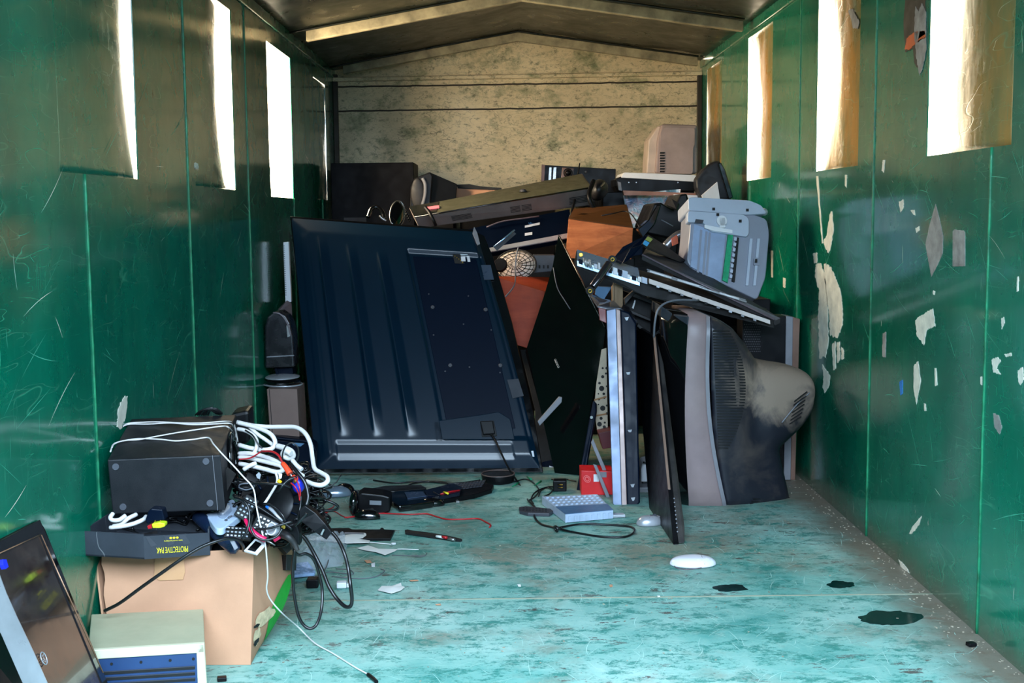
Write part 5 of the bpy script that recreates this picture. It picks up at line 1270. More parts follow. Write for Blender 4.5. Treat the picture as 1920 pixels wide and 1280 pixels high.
for k in range(9):
    p = lerp(P(1217, 524, 4.89), P(1444, 602, 4.81), .06+.1*k); mb = MB(); mb.box(p+V((0, -.008, -.020)), d_.normalized()*.012, V((0, .008, 0)), V((0, 0, .008))); t.part('small_clip', mb, random.choice([K_SLOT, K_SILVER, K_GREY]), parent=wb)
for (x, y) in ((1089, 478),):
    mb = MB(); mb.disc(P(x, y, 4.93), (0, -1, .2), .008, .006, 16); mb.ring(P(x, y, 4.925), (0, -1, .2), .006, .002, 14); t.part('screw_post', mb, K_BRASS)
# polished arm
t = Thing('polished_arm', 'short polished grey metal arm with brass-ringed ends hanging off the circuit chassis', 'arm')
a_, b_ = P(1106, 545, 4.84), P(1148, 486, 4.90)
mb = MB(); mb.tube([lerp(a_, b_, .12), lerp(a_, b_, .5), lerp(a_, b_, .88)], .016, 10, smooth=False); t.part('tube', mb, mat('polished dark metal', (112, 106, 112), .15, metal=.9), bevel=.002)
for p in (a_, b_):
    mb = MB(); mb.disc(p+V((0, .012, 0)), (0, -1, 0), .016, .022, 18); e = t.part('end_block', mb, K_BLACK)
    mb = MB(); mb.ring(p+V((0, -.012, 0)), (0, 1, 0), .0066, .0026, 18); t.part('brass_ring', mb, K_BRASS, parent=e)
# faceted dark plastic wing with sticker
t = Thing('faceted_housing', 'faceted blue-black plastic housing with small coloured sticker above the circuit chassis', 'housing')
mb = MB(); slab(mb, [P(1150, 484, 5.02), P(1168, 462, 5.04), P(1205, 444, 5.06), P(1216, 438, 5.08), P(1206, 460, 5.02), P(1180, 470, 5.0), P(1166, 492, 4.98)], .03)
mb.prism([P(1166, 494, 4.97), P(1182, 466, 4.97), P(1206, 458, 4.99), P(1204, 477, 4.98), P(1188, 480, 4.97), P(1172, 492, 4.96)], V((0, .03, 0))); t.part('shell', mb, K_CABLEB, bevel=.002)
mb = MB(); mb.prism([P(1204, 458, 5.0), P(1216, 440, 5.06), P(1240, 455, 5.08), P(1286, 488, 5.08), P(1276, 492, 5.05), P(1212, 466, 5.0)], V((0, .05, 0))); t.part('dark_cover', mb, K_BLACKM, bevel=.002)
mb = MB(); mb.prism([P(1209, 450, 4.985), P(1218, 455, 4.985), P(1213, 462, 4.98), P(1205, 457, 4.98)], V((0, .002, 0))); t.part('sticker', mb, mat('cyan sticker', (40, 140, 190), .4), label='cyan blue sticker')
mb = MB(); mb.prism([P(1215, 443, 5.0), P(1224, 448, 5.0), P(1219, 454, 4.99), P(1210, 449, 4.99)], V((0, .002, 0))); t.part('sticker', mb, mat('olive sticker', (150, 156, 80), .4), label='yellow-green sticker')
# wooden post and dark frames
t = Thing('wood_post', 'short grey-brown wooden post standing beneath circuit chassis', 'post')
mb = MB(); mb.prism(Q([(1152,532),(1168,531),(1168,572),(1164,580),(1150,578)], 5.0), V((0, .05, 0))); mb.prism(Q([(1148,538),(1152,532),(1153,572),(1148,568)], 5.0), V((0, .05, 0))); t.part('wood_post', mb, wood('weathered wood', (104, 84, 62), (140, 116, 90), (10, 10, 1)), bevel=.002)
single('plastic_board', 'blue plastic panel wedged behind the polished metal arm', 'panel', MB().prism(Q([(1118,537),(1147,538),(1132,562),(1116,552)], 5.06), V((0, .02, 0))), mat('mid blue plastic', (60, 110, 150), .4))
t = Thing('open_frame', 'black open equipment frame with grey rails behind thick silver edged television', 'frame')
mb = MB(); mb.prism(Q([(1168,545),(1300,590),(1300,640),(1235,640),(1196,620),(1168,590)], 5.16), V((0, .12, 0))); t.part('body', mb, K_SLOT)
for pts in ([(1170,560),(1188,544),(1192,548),(1172,572)], [(1190,550),(1240,570),(1238,576),(1186,556)], [(1176,578),(1236,604),(1238,610),(1174,584)], [(1196,606),(1224,628),(1222,634),(1194,612)]):
    mb = MB(); mb.prism(Q(pts, 5.10), V((0, .03, 0))); t.part('rail', mb, K_DUSTY, bevel=.002)
mb = MB(); mb.prism(Q([(1185,577),(1190,562),(1192,563),(1188,579)], 5.09), V((0, .004, 0))); t.part('bright_pin', mb, K_STEEL)
mb = MB(); mb.prism(Q([(1210,552),(1216,548),(1222,552),(1220,557),(1214,557)], 5.0), V((0, .01, 0))); t.part('cream_clip', mb, K_CARD)
# ================================================================ contents spilling from the cardboard box
random.seed(21)
def cord_(name, label, pts, r, m, group=None, cat='cord', seg=8, extra=None):
    t = Thing(name, label, cat, group); mb = MB(); w = [p if isinstance(p, Vector) else P(*p) for p in pts]; mb.tube(w, r, seg); t.part('cable', mb, m)
    if extra: extra(t)
    return t
# stuff: the uncountable tangle of thin leads that fills the box
mb = MB()
for k in range(330):
    cx, cy = random.uniform(470, 572), 0; u = random.random()
    px = random.uniform(448, 590); py = random.uniform(850+ .55*(px-448)*.6, 1030-.25*(px-448)); Y = 3.12+.22*(1030-py)/200+random.uniform(-.03, .04)
    c = P(px, py, Y); a = random.uniform(0, 6.28); R_ = random.uniform(.018, .05); tilt = random.uniform(-.8, .8)
    e1_ = V((math.cos(a), math.sin(a)*.5, math.sin(a)*.8*0+.2)); e2_ = V((-math.sin(a), .4, math.cos(a)*.7+tilt*.3))
    n_ = random.randint(5, 9); pts = [c+e1_*R_*math.cos(i*.9)*(1+.1*i)+e2_*R_*.6*math.sin(i*.9)+V((0, .004*i, 0)) for i in range(n_)]
    mb.tube(pts, random.choice([.0018, .0024, .003, .0038]), 5, 0, sub=4)
for k in range(30):
    px = random.uniform(225, 470); py = random.uniform(962, 1000); c = P(px, py, random.uniform(3.14, 3.3)); a = random.uniform(0, 3)
    pts = [c+V((random.uniform(-.05, .05), random.uniform(-.02, .05), random.uniform(-.02, .02))) for i in range(4)]
    mb.tube(pts, random.choice([.002, .003, .004]), 5, 0, sub=4)
single('tangled_leads', 'dense tangle of thin black leads filling the cardboard box', 'tangled leads', mb, K_RUBBER, kind='stuff')
# dark mound core: scrap adapters and boards under the tangle
t = Thing('scrap_electronics', 'heap of dark scrap electronics under the tangle in the cardboard box', 'scrap electronics', kind='stuff')
mb = MB(); random.seed(5)
for k in range(46):
    px = random.uniform(250, 560); top = 985 if px < 440 else 880+(px-440)*.35; py = random.uniform(top, 1045); Y = 3.16+random.uniform(0, .16)
    c = P(px, py, Y); c.z = max(c.z, .05)
    a = V((random.uniform(-1, 1), random.uniform(-.5, .5), random.uniform(-.6, .6))).normalized(); b = a.orthogonal().normalized(); d = a.cross(b)
    mb.box(c, a*random.uniform(.03, .07), b*random.uniform(.015, .04), d*random.uniform(.01, .03))
t.part('scrap', mb, K_DUSTY, bevel=.001)
# black bin behind the cables
t = Thing('plastic_bin', 'glossy blue-black plastic bin with folded rim behind white cords and beside huge television', 'bin')
yb_ = PZ(550, 908).y
F = [PZ(505, 908), PZ(589, 907), P(592, 838, yb_), P(577, 828, yb_), P(505, 822, yb_)]; F[0].y = F[1].y = yb_
mb = MB(); mb.prism(F, V((-.01, .13, 0))); t.part('body', mb, K_CABLEB, bevel=.008)
mb = MB(); mb.tube([P(512, 820, yb_-.01), P(545, 824, yb_-.01), P(572, 827, yb_-.01), P(586, 834, yb_-.01), P(592, 845, yb_-.01)], .007, 8); t.part('rim', mb, K_CABLEB)
mb = MB(); mb.prism([P(546, 829, yb_-.002), P(571, 831, yb_-.002), P(563, 837, yb_-.002), P(550, 834, yb_-.002)], V((0, -.002, 0))); t.part('clip', mb, mat('blue steel clip', (90, 130, 165), .3))
t = Thing('black_case', 'black soft case lying behind subwoofer with loops of lead on top', 'case')
mb = MB(); mb.prism([P(432, 776, 3.56), P(466, 769, 3.56), P(468, 800, 3.56), P(468, 830, 3.56), P(432, 840, 3.56)], V((-.01, .12, 0))); t.part('case', mb, K_BLACK, bevel=.01)
mb = MB()
for k in range(7):
    mb.tube([P(366+k*4, 778, 3.47), P(376+k*3, 770-(k % 3)*1.2, 3.46), P(392+k*2, 767-(k % 4), 3.46), P(404+k*2, 774, 3.47), P(412, 777, 3.48)], .0025, 5)
t.part('looped_lead', mb, K_RUBBER)
# ---- thick white cords
W = 'thick white cords looping out behind the subwoofer'
def wc(label, pts, r=.0062): return cord_('white_cable', label, pts, r, K_WCORD, W)
wc('thick white cord arching high over the others and hooking back beside huge television corner', [(444,791,3.36),(470,797,3.36),(500,800,3.36),(530,800,3.35),(555,801,3.33),(572,812,3.30),(582,832,3.27),(586,858,3.24),(590,878,3.2),(602,886,3.17),(613,893,3.14),(614,902,3.12),(604,909,3.12),(590,908,3.13),(574,902,3.15)])
wc('thick white cord making the long middle loop to the right of the subwoofer', [(446,792,3.34),(470,798,3.32),(494,806,3.30),(510,816,3.28),(516,830,3.27),(510,840,3.26),(494,843,3.26),(470,840,3.27),(448,834,3.29)])
wc('thick white cord bending round beside the subwoofer, innermost upper loop', [(446,804,3.30),(460,807,3.28),(474,815,3.27),(481,826,3.26),(481,838,3.25),(476,850,3.25),(471,858,3.26)], .0055)
wc('thick white cord crossing straight through the middle loop', [(468,800,3.33),(482,813,3.31),(498,824,3.30),(512,834,3.29)], .0055)
wc('white cord in lower bundle, its topmost strand', [(448,850,3.27),(470,850,3.25),(492,855,3.24),(512,862,3.22),(526,870,3.21)])
wc('white cord in lower bundle, middle strand', [(448,857,3.26),(470,859,3.24),(496,865,3.22),(516,870,3.20),(528,874,3.19),(530,882,3.19)])
wc('white cord in lower bundle, lowest strand turning back on itself', [(449,869,3.24),(470,873,3.22),(496,879,3.20),(514,884,3.18),(526,884,3.18),(533,878,3.18),(530,870,3.19)])
wc('white cord knotted into a clump right of lower bundle', [(520,836,3.26),(534,840,3.24),(546,846,3.22),(549,855,3.21),(540,858,3.2),(531,852,3.2),(536,845,3.19),(546,850,3.18)], .008)
wc('white cord slanting down to right from the clump', [(548,862,3.19),(556,872,3.18),(566,880,3.17)], .006)
wc('grey-white cord short piece sloping below the clump', [(552,880,3.16),(562,888,3.15),(568,892,3.14)], .006)
wc('thin grey-white cord curving down from the lower bundle', [(517,886,3.15),(520,897,3.14),(518,908,3.12),(510,922,3.10),(500,938,3.08),(495,944,3.07)], .0035)
wc('short white cord stub poking left out under lower bundle', [(457,880,3.2),(468,873,3.2),(480,868,3.21)], .006)
# thin white leads over the subwoofer
def top(u, v): return lerp(lerp(f_sw[3], f_sw[2], u), lerp(g_sw[3], g_sw[2], u), v)+V((0, 0, .003))
f_sw = [P(211, 964, 3.08), P(423, 956, 3.08), P(413, 853, 3.08), P(201, 862, 3.08)]
g_sw = [None, None, P(443, 777, 3.48), P(246, 785, 3.40)]
T_ = 'thin white leads lying over the subwoofer'
for lb, pts in (('thin white lead lying nearest the back of subwoofer top', [(231,802),(240,796),(262,794),(300,793),(340,795),(380,795),(420,792),(434,794),(439,806),(444,830)]),
                ('thin white lead running diagonally over the middle of subwoofer top', [(211,841),(216,834),(234,828),(262,826),(300,819),(340,812),(380,806),(418,801),(430,804),(436,815),(442,835)]),
                ('thin white lead doubling the rearmost one on subwoofer top', [(234,800),(246,797),(280,797),(320,795),(360,798),(400,797),(432,796),(436,806),(441,822)])):
    w = []
    for x, y in pts:
        # find the top face
        o_, n_ = f_sw[3], (f_sw[2]-f_sw[3]).cross(g_sw[3]-f_sw[3]).normalized(); d = ray(x, y); tt = (o_-CAM).dot(n_)/d.dot(n_)
        p = CAM+d*tt
        if x > 433: p = P(x, y, 3.42)
        w.append(p+V((.004 if x > 433 else 0, -.004, .004)))
    cord_('white_lead', lb, w, .0019, K_WCORD, T_, 'lead')
w = []
for x, y in [(208,848),(214,834),(232,828),(260,824),(300,825),(330,828),(365,825),(391,822)]:
    n_ = (f_sw[2]-f_sw[3]).cross(g_sw[3]-f_sw[3]).normalized(); d = ray(x, y); w.append(CAM+d*((f_sw[3]-CAM).dot(n_)/d.dot(n_))+V((0, -.003, .003)))
w += [P(400, 832, 3.10), P(416, 850, 3.06), P(437, 872, 3.05), P(456, 893, 3.04), P(470, 908, 3.03), P(477, 922, 3.02), P(480, 945, 3.01), P(486, 975, 3.0), P(492, 1000, 3.0), P(497, 1018, 2.99), P(500, 1045, 3.0), P(502, 1080, 3.02), P(500, 1105, 3.04), P(508, 1125, 3.06), P(530, 1150, 3.09)]
w += [PZ(560, 1176, .03), PZ(590, 1205, .006), PZ(625, 1225, .004), PZ(665, 1250, .004), PZ(690, 1264, .004), PZ(698, 1272, .004)]
t = Thing('white_earphone_lead', 'long thin white lead trailing from subwoofer over cardboard box corner to floor', 'lead'); mb = MB(); mb.tube(w, .0020, 7); t.part('cable', mb, K_WCORD)
mb = MB(); mb.tube([PZ(690, 1264, .005), PZ(700, 1272, .005), PZ(706, 1278, .005)], .005, 8, 0); t.part('plug_tip', mb, K_BLACK, label='black plug tip')
# ---- white cords and adapter between tray and subwoofer
G2 = 'white cords under the subwoofer on the tray'
for lb, pts in (('white cord curling at the left corner under the subwoofer', [(212,962,3.0),(207,970,2.99),(212,975,2.99),(224,974,2.99),(236,966,3.0)]),
                ('white cord bowing flat along the black tray rim', [(206,989,2.995),(232,986,2.99),(252,981,2.99),(268,974,3.0),(274,968,3.02)]),
                ('white cord rising diagonally from the tray to the subwoofer', [(212,986,3.0),(228,982,3.0),(240,972,3.0),(256,964,3.02)])):
    cord_('white_cable', lb, pts, .0055, K_WCORD, G2)
t = Thing('power_adapter', 'small black two-pin power adapter above the yellow connector on tray rim', 'adapter')
mb = MB(); mb.prism([P(278, 958, 2.97), P(283, 953, 2.97), P(304, 955, 2.97), P(309, 975, 2.97), P(286, 978, 2.97), P(276, 983, 2.97), P(272, 975, 2.97)], V((0, .035, 0))); t.part('body', mb, K_CABLEB, bevel=.003)
for x in (290, 300): mb = MB(); mb.box(P(x, 975, 2.965), (.002, 0, 0), (0, .001, 0), (0, 0, -.012)); t.part('pin', mb, K_BRASS)
t = Thing('yellow_connector', 'lime yellow plastic connector resting on rim of the printed black tray', 'connector')
mb = MB(); mb.prism(Q(roundpoly([(284,982),(298,979),(309,981),(309,987),(300,990),(286,990)], 2), 2.955), V((0, .025, 0))); t.part('body', mb, K_LIME, bevel=.003)
mb = MB(); mb.prism(Q([(276,986),(284,982),(285,990),(278,991)], 2.96), V((0, .01, 0))); t.part('red_plug', mb, K_RED, label='small red plug')
# ---- handset, cradle, keypad
t = Thing('telephone_handset', 'long rounded blue-black telephone handset slanting from tray to cardboard box corner', 'telephone')
a_, b_ = P(364, 962, 3.14), P(446, 1032, 3.0); d = (b_-a_); s_ = d.cross(V((0, -1, .3))).normalized()
mb = MB(); mb.lofts([[a_+d*u+s_*r*math.cos(k*math.pi/7)+V((0, -1, .4)).normalized()*r*.7*math.sin(k*math.pi/7) for k in range(14)] for u, r in ((0, .008), (.04, .016), (.3, .018), (.7, .019), (.93, .019), (1, .010))]); t.part('handle', mb, mat('blue black handset', (18, 30, 52), .22, spec=.6))
mb = MB(); mb.prism([P(430, 1012, 2.975), P(437, 1010, 2.975), P(446, 1027, 2.97), P(440, 1031, 2.97)], V((0, .005, 0))); t.part('label_window', mb, K_GREY)
t = Thing('telephone_cradle', 'pale grey-blue telephone charging cradle with printed mark in the cardboard box', 'telephone cradle')
pc = PL((385, 960, 3.14), (451, 965, 3.12), (417, 989, 3.02))
mb = MB(); plate(mb, pc, roundpoly([(384,962),(404,990),(417,991),(451,966),(452,959),(438,935),(429,937),(415,958)], 7), .018); t.part('body', mb, mat('pale blue grey plastic', (176, 192, 214), .35), bevel=.003)
mb = MB(); plate(mb, pc, roundpoly([(404,960),(412,972),(420,974),(436,957),(430,948),(420,956)], 4), .008, .0015); t.part('recess', mb, mat('pale recess', (150, 164, 184), .3))
mb = MB(); plate(mb, pc, roundpoly([(409,961),(418,966),(432,953),(428,948)], 3), .006, .006); t.part('contact_bar', mb, K_WHITE, bevel=.002)
o = pc.w(429, 974, .003); ux = (pc.w(443, 965, .003)-o).normalized()
mb = text_mb('at&t', o, ux, pc.n.cross(ux), .016, bold=True); mb.disc(pc.w(424, 976, .001), pc.n, .004, .002, 12); t.part('printed_mark', mb, K_DGREY, label='dark printed letters and round mark')
def keypad(label, c, ux, uy, nx, ny, s, body, key, name='remote_control', cat='remote control'):
    t = Thing(name, label, cat); ux, uy = V(ux).normalized(), V(uy); uy = (uy-ux*uy.dot(ux)).normalized(); n = ux.cross(uy)
    if n.dot(CAM-c) < 0: n = -n
    mb = MB(); w_, h_ = nx*s, ny*s
    mb.prism([c-ux*w_*.6-uy*h_*.6, c+ux*w_*.6-uy*h_*.6, c+ux*w_*.6+uy*h_*.6, c-ux*w_*.6+uy*h_*.6], -n*.014); b_ = t.part('body', mb, body, bevel=.003)
    for i in range(nx):
        for j in range(ny):
            p = c+ux*(i-(nx-1)/2)*s+uy*(j-(ny-1)/2)*s; mb = MB(); mb.box(p-ux*s*.26-uy*s*.2, ux*s*.52, uy*s*.4, n*.0025); t.part('key', mb, key)
    return t
keypad('black remote control with rows of pale keys standing in the box beside the cradle', P(462, 952, 3.10), (.8, 0, -.5), (.4, .3, .8), 3, 5, .0105, K_SLOT, mat('pale key', (170, 180, 196), .4))
keypad('black remote control with white keys lying flat above the tan cardboard front corner', P(446, 998, 3.04), (.95, .1, -.1), (.1, .5, .6), 6, 3, .0095, K_SLOT, mat('white key', (206, 212, 224), .4))
keypad('black telephone keypad with bright keys next to the magenta cable', P(494, 985, 3.02), (.9, .1, -.5), (.3, .4, .8), 4, 4, .0105, K_SLOT, mat('white key', (206, 212, 224), .4), 'telephone_keypad', 'telephone')
# white framed display at the front rim
t = Thing('small_display', 'small white frame with black centre at the front rim of the box', 'frame')
pw = PL((459, 1032, 3.0), (479, 1010, 3.03), (497, 1018, 3.0))
mb = MB(); ringplate(mb, pw, [(457,1032),(478,1009),(498,1018),(480,1038)], [(463,1030),(479,1013),(491,1019),(478,1034)], .006); t.part('frame', mb, K_WHITE, bevel=.001)
mb = MB(); plate(mb, pw, [(463,1030),(479,1013),(491,1019),(478,1034)], .003, -.001); t.part('screen', mb, K_GLOSS)
# magenta cable
cord_('magenta_cable', 'bright magenta thick cable with silver tip in the cardboard box', [(460,974,3.02),(466,985,3.0),(474,996,2.99),(486,1006,2.985),(498,1012,2.985)], [.005, .0075], K_PINK, cat='cable',
      extra=lambda t: (t.part('silver_tip', MB().tube([P(498,1012,2.985), P(508,1017,2.985), P(516,1022,2.985)], [.003, .0012], 6, smooth=False), K_STEEL)))
cord_('magenta_plug', 'short magenta plug end at the right rim of the cardboard box', [(514,1013,3.0),(520,1009,3.0),(524,1006,3.0)], .005, K_PINK, cat='plug')
# red-orange test plug
t = Thing('orange_plug', 'orange-red banana plug with red lead among the white cords', 'plug')
mb = MB(); mb.tube([P(530, 868, 3.12), P(537, 877, 3.11), P(544, 888, 3.10)], [.006, .0085], 10); t.part('boot', mb, K_ORNG)
mb = MB(); mb.tube([P(544, 888, 3.10), P(549, 895, 3.10)], .003, 8, smooth=False); t.part('metal_end', mb, K_STEEL)
mb = MB(); mb.tube([P(530, 868, 3.12), P(524, 856, 3.13), P(518, 850, 3.14), P(508, 846, 3.16), P(490, 846, 3.2)], .003, 6); t.part('lead', mb, K_RED)
t = Thing('orange_plug', 'smaller orange plug below the banana plug beside the royal blue bulb', 'plug')
mb = MB(); mb.tube([P(550, 893, 3.09), P(556, 898, 3.08)], .006, 8); t.part('boot', mb, K_ORNG); mb = MB(); mb.tube([P(556, 898, 3.08), P(552, 904, 3.08)], .004, 8); t.part('copper_end', mb, K_BRASS)
single('yellow_plug', 'tiny bright yellow plug beside thin grey-white cord in the tangle', 'plug', MB().tube([P(521, 900, 3.08), P(527, 905, 3.08)], .005, 8), mat('strong yellow', (240, 190, 20), .4))
single('plastic_bulb', 'royal blue rounded plastic bulb at right side of the tangle', 'cap', MB().ell(P(560, 908, 3.10), V((.016, 0, -.004)), V((0, .02, 0)), V((.004, 0, .022))), K_BLUE)
single('white_strip', 'small torn white paper strip in the tangle below the white cords', 'paper', MB().prism(Q([(522,887),(529,888),(528,896),(524,898)], 3.08), V((0, .001, 0))), K_PAPER)
single('silver_clip', 'small shiny grey metal clip in the tangle right of subwoofer driver', 'clip', MB().prism(Q([(480,890),(485,885),(489,890),(487,898),(482,896)], 3.10), V((0, .004, 0))), K_SILVER)
# big round speaker cone / reel
t = Thing('black_reel', 'large black ridged plastic reel buried in the tangle right of the subwoofer', 'reel')
c = P(514, 946, 3.14); n = V((-.35, -.85, .45)).normalized(); u = n.orthogonal().normalized()
mb = MB(); mb.disc(c-n*.03, n, .085, .03, 36, 0, .08); mb.ell(c, u*.06, n.cross(u)*.06, n*.012, z0=0); t.part('drum', mb, K_BLACK, bevel=.002)
for k in range(16):
    a = 2*math.pi*k/16; d = u*math.cos(a)+n.cross(u)*math.sin(a); mb = MB(); mb.tube([c+d*.060+n*.004, c+d*.083-n*.002], .003, 5, smooth=False); t.part('rib', mb, K_CABLEB)
# headset ring
t = Thing('headset_loop', 'black headset with glossy padded loop below the subwoofer driver', 'headset')
mb = MB(); mb.ell(P(462, 912, 3.12), V((.026, 0, -.003)), V((0, .02, 0)), V((.003, 0, .012))); t.part('pad', mb, K_BLACK)
mb = MB(); mb.tube([P(448, 914, 3.1), P(450, 908, 3.09), P(462, 906, 3.085), P(474, 908, 3.09), P(476, 913, 3.1), P(462, 918, 3.09), P(448, 914, 3.1)], .002, 6); t.part('grey_rim', mb, K_GCORD)
# grey metal lid
t = Thing('steel_tin', 'small round steel tin lying open in tangle near box rim', 'tin')
c = P(516, 992, 3.02); n = V((-.5, -.8, .3)).normalized()
mb = MB(); mb.disc(c, n, .017, .014, 24); t.part('tin', mb, K_SILVER, bevel=.001)
mb = MB(); mb.ring(c+n*.015, n, .015, .0015, 20); t.part('rim', mb, K_WHITE)
single('brass_stud', 'tiny brass stud beside the steel tin', 'stud', MB().disc(P(532, 987, 3.0), (0, -1, 0), .005, .005, 12), K_BRASS)
cord_('marker_pen', 'grey-white pointed pen with blue end in the tangle', [(506,952,3.03),(512,958,3.02),(521,968,3.01),(530,976,3.01)], [.0055, .0025], K_SILVER, cat='pen', extra=lambda t: t.part('blue_end', MB().tube([P(500, 948, 3.035), P(507, 953, 3.03)], .0055, 8), mat('azure plastic', (30, 110, 200), .4)))
# black cords, each one thing
BC = [
 ('black cord sweeping from the box rim left down to the beige instrument', [(196,1145,2.93),(225,1130,2.92),(262,1103,2.92),(300,1076,2.92),(340,1048,2.92),(372,1028,2.93),(400,1016,2.94),(428,1009,2.96),(446,1012,2.98),(455,1022,3.0),(457,1032,3.02)], .0042),
 ('black cord making the tall loop down to the floor right of cardboard box', [(552,990,3.05),(546,1010,3.05),(550,1030,3.06),(560,1040,3.07),(574,1038,3.08),(588,1048,3.09),(598,1075,3.1),(604,1105,3.1),(603,1140,3.08),(595,1168,3.07),(583,1178,3.06),(570,1172,3.06),(560,1155,3.06),(554,1130,3.06),(550,1100,3.06),(549,1060,3.06),(553,1030,3.05)], .0042),
 ('thick black cord arching widest out over floor right of cardboard box', [(600,985,3.1),(618,994,3.1),(634,1012,3.09),(646,1038,3.07),(653,1066,3.06),(657,1096,3.04),(660,1122,3.04),(657,1136,3.04),(646,1136,3.05),(630,1120,3.07),(616,1098,3.08),(604,1068,3.09),(588,1036,3.1),(574,1012,3.1),(562,1000,3.1)], .0050),
 ('black cord bowed upright in front of the telephone cradle', [(440,932,3.04),(456,938,3.02),(466,952,3.01),(468,974,3.0),(463,996,2.99),(454,1010,2.99)], .0035),
 ('grey-black cord running diagonally under the subwoofer corner to reel', [(438,928,3.08),(460,938,3.06),(484,950,3.05),(506,964,3.04),(528,978,3.03),(548,992,3.03)], .0045),
 ('black cord running level past the steel tin', [(424,992,3.02),(450,993,3.01),(480,992,3.0),(505,990,2.99),(525,984,2.99),(548,977,3.0)], .0032),
 ('black cord ringed round the reel at its right side', [(494,944,3.04),(506,946,3.02),(520,954,3.01),(530,966,3.0),(536,978,3.0)], .0032),
 ('grey cord curling over the top of reel', [(466,908,3.07),(486,906,3.05),(510,907,3.04),(530,908,3.04),(545,914,3.05)], .003),
 ('black cord looping in front of right side of tangle', [(556,894,3.06),(540,900,3.05),(528,912,3.04),(520,922,3.05)], .004),
 ('dark cord dropping along the plastic bin to the adapter plug', [(545,870,3.1),(560,888,3.08),(572,905,3.07),(578,930,3.06),(574,948,3.05)], .005),
 ('grey cord standing in a thin hoop behind orange plug', [(530,862,3.1),(530,850,3.1),(536,836,3.1),(548,830,3.1),(558,838,3.1),(560,852,3.1),(556,864,3.1)], .002),
 ('thin black cord curved between the white cord loops', [(460,806,3.27),(474,816,3.25),(484,832,3.24),(492,840,3.24)], .0022),
 ('black cord curving outside the telephone keypad', [(474,965,3.0),(470,985,2.98),(478,1004,2.97),(496,1012,2.97),(518,1006,2.98),(530,990,2.99)], .0028),
 ('short black cord stub bridging reel and plug end', [(552,985,3.01),(560,978,3.0),(570,968,3.0),(575,962,3.0)], .004),
 ('black cord slung low right of tangle with loop by floor', [(556,905,3.1),(564,930,3.09),(562,955,3.08),(556,975,3.06)], .003),
 ('grey cord hanging straight down right edge of cardboard box', [(552,1032,3.08),(549,1050,3.08),(548,1072,3.08),(549,1090,3.09)], .004),
]
for lb, pts, r in BC: cord_('black_cable', lb, pts, r, K_RUBBER)
t = Thing('plug_connector', 'large flat black connector with silver pin sticking out right of tangle', 'connector')
mb = MB(); mb.lofts([[P(x, y, 3.04+dz_) + V((0, dd, 0)) for x, y, dd in q] for q, dz_ in (
    ([(560,958,0),(572,948,0),(572,948,.03),(560,958,.03)], .0), ([(562,976,0),(592,962,0),(592,962,.03),(562,976,.03)], -.0), ([(588,996,0),(610,982,0),(610,982,.028),(588,996,.028)], -.01), ([(612,1012,0),(622,998,0),(622,998,.02),(612,1012,.02)], -.01))], 0, False); t.part('body', mb, K_BLACK, bevel=.002)
mb = MB(); mb.prism(Q([(601,1001),(606,991),(609,992),(604,1003)], 3.02), V((0, -.003, 0))); t.part('silver_pin', mb, K_STEEL)
t = Thing('headband', 'curved black headband hooked over the right rim of cardboard box', 'headband')
mb = MB(); mb.tube([P(528, 1000, 3.02), P(540, 1006, 3.0), P(550, 1016, 3.0), P(558, 1032, 3.0)], [.012, .006], 8); t.part('band', mb, K_DUSTY)
mb = MB(); mb.prism(Q([(534,985),(556,980),(562,1000),(562,1024),(553,1018),(548,1004),(536,1000)], 3.04), V((0, .04, 0))); t.part('pad', mb, K_BLACK, bevel=.004)
R3 = [('red lead curving from orange plug along royal blue bulb', [(545,905,3.06),(553,912,3.05),(560,925,3.05),(562,938,3.05)], .0018), ('pink lead arcing beside the royal blue bulb', [(548,892,3.06),(556,900,3.05),(562,915,3.04),(563,930,3.04)], .0018),
      ('thin red lead low among white cords beside subwoofer', [(448,861,3.22),(470,858,3.22),(490,846,3.2)], .002)]
for lb, pts, r in R3: cord_('red_lead', lb, pts, r, K_RED, cat='lead')
# ================================================================ things lying about on the floor
def flat(pts, z0, h): return [PZ(x, y, z0) for x, y in pts]
def fprism(mb, pts, z0, h, mi=0):
    mb.prism([PZ(x, y, z0+h) for x, y in pts], V((0, 0, -h)), mi); return mb
def mouse(name, label, c, L, Wd, H, ang, body, accent=None, split=True, button_m=None):
    t = Thing(name, label, 'computer mouse'); c = V((c.x, c.y, .001)); u = V((math.cos(ang), math.sin(ang), 0)); v = V((-u.y, u.x, 0))
    mb = MB(); rings = []
    for j in range(9):
        a = j/8*math.pi/2; k = math.cos(a)**.7 if j < 8 else .04
        rings.append([c+u*(L/2*k*math.cos(s)*(1+.08*math.cos(s)))+v*(Wd/2*k*math.sin(s)*(1-.12*math.cos(s)))+V((0, 0, H*math.sin(a)+.001)) for s in [2*math.pi*i/24 for i in range(24)]])
    mb.lofts(rings); t.part('shell', mb, body)
    if accent:
        mb = MB(); mb.tube([c+u*L*.5*x+V((0, 0, H*math.sqrt(max(0, 1-x*x*1.05))+.0025)) for x in (.12, .35, .6, .8, .92)], .0015, 5); t.part('button_split', mb, K_SLOT)
        mb = MB(); mb.disc(c+u*L*.22+v*.003+V((0, 0, H*.94)), v, .008, -.006, 16); t.part('scroll_wheel', mb, accent)
    return t
M_SG = mat('glossy silver blue plastic', (112, 128, 144), .18, metal=.4, coat=.5)
mouse('computer_mouse', 'silver and black glossy mouse beside floor end of the hooked white cord', PZ(628, 930), .125, .066, .040, .12, M_SG, K_GLOSS)
t = ALL[-1]; c = PZ(640, 926); mb = MB(); mb.ell(V((c.x+.012, c.y, .003)), V((.044, .006, 0)), V((0, .033, 0)), V((0, 0, .042)), z0=0); t.part('black_buttons', mb, K_GLOSS)
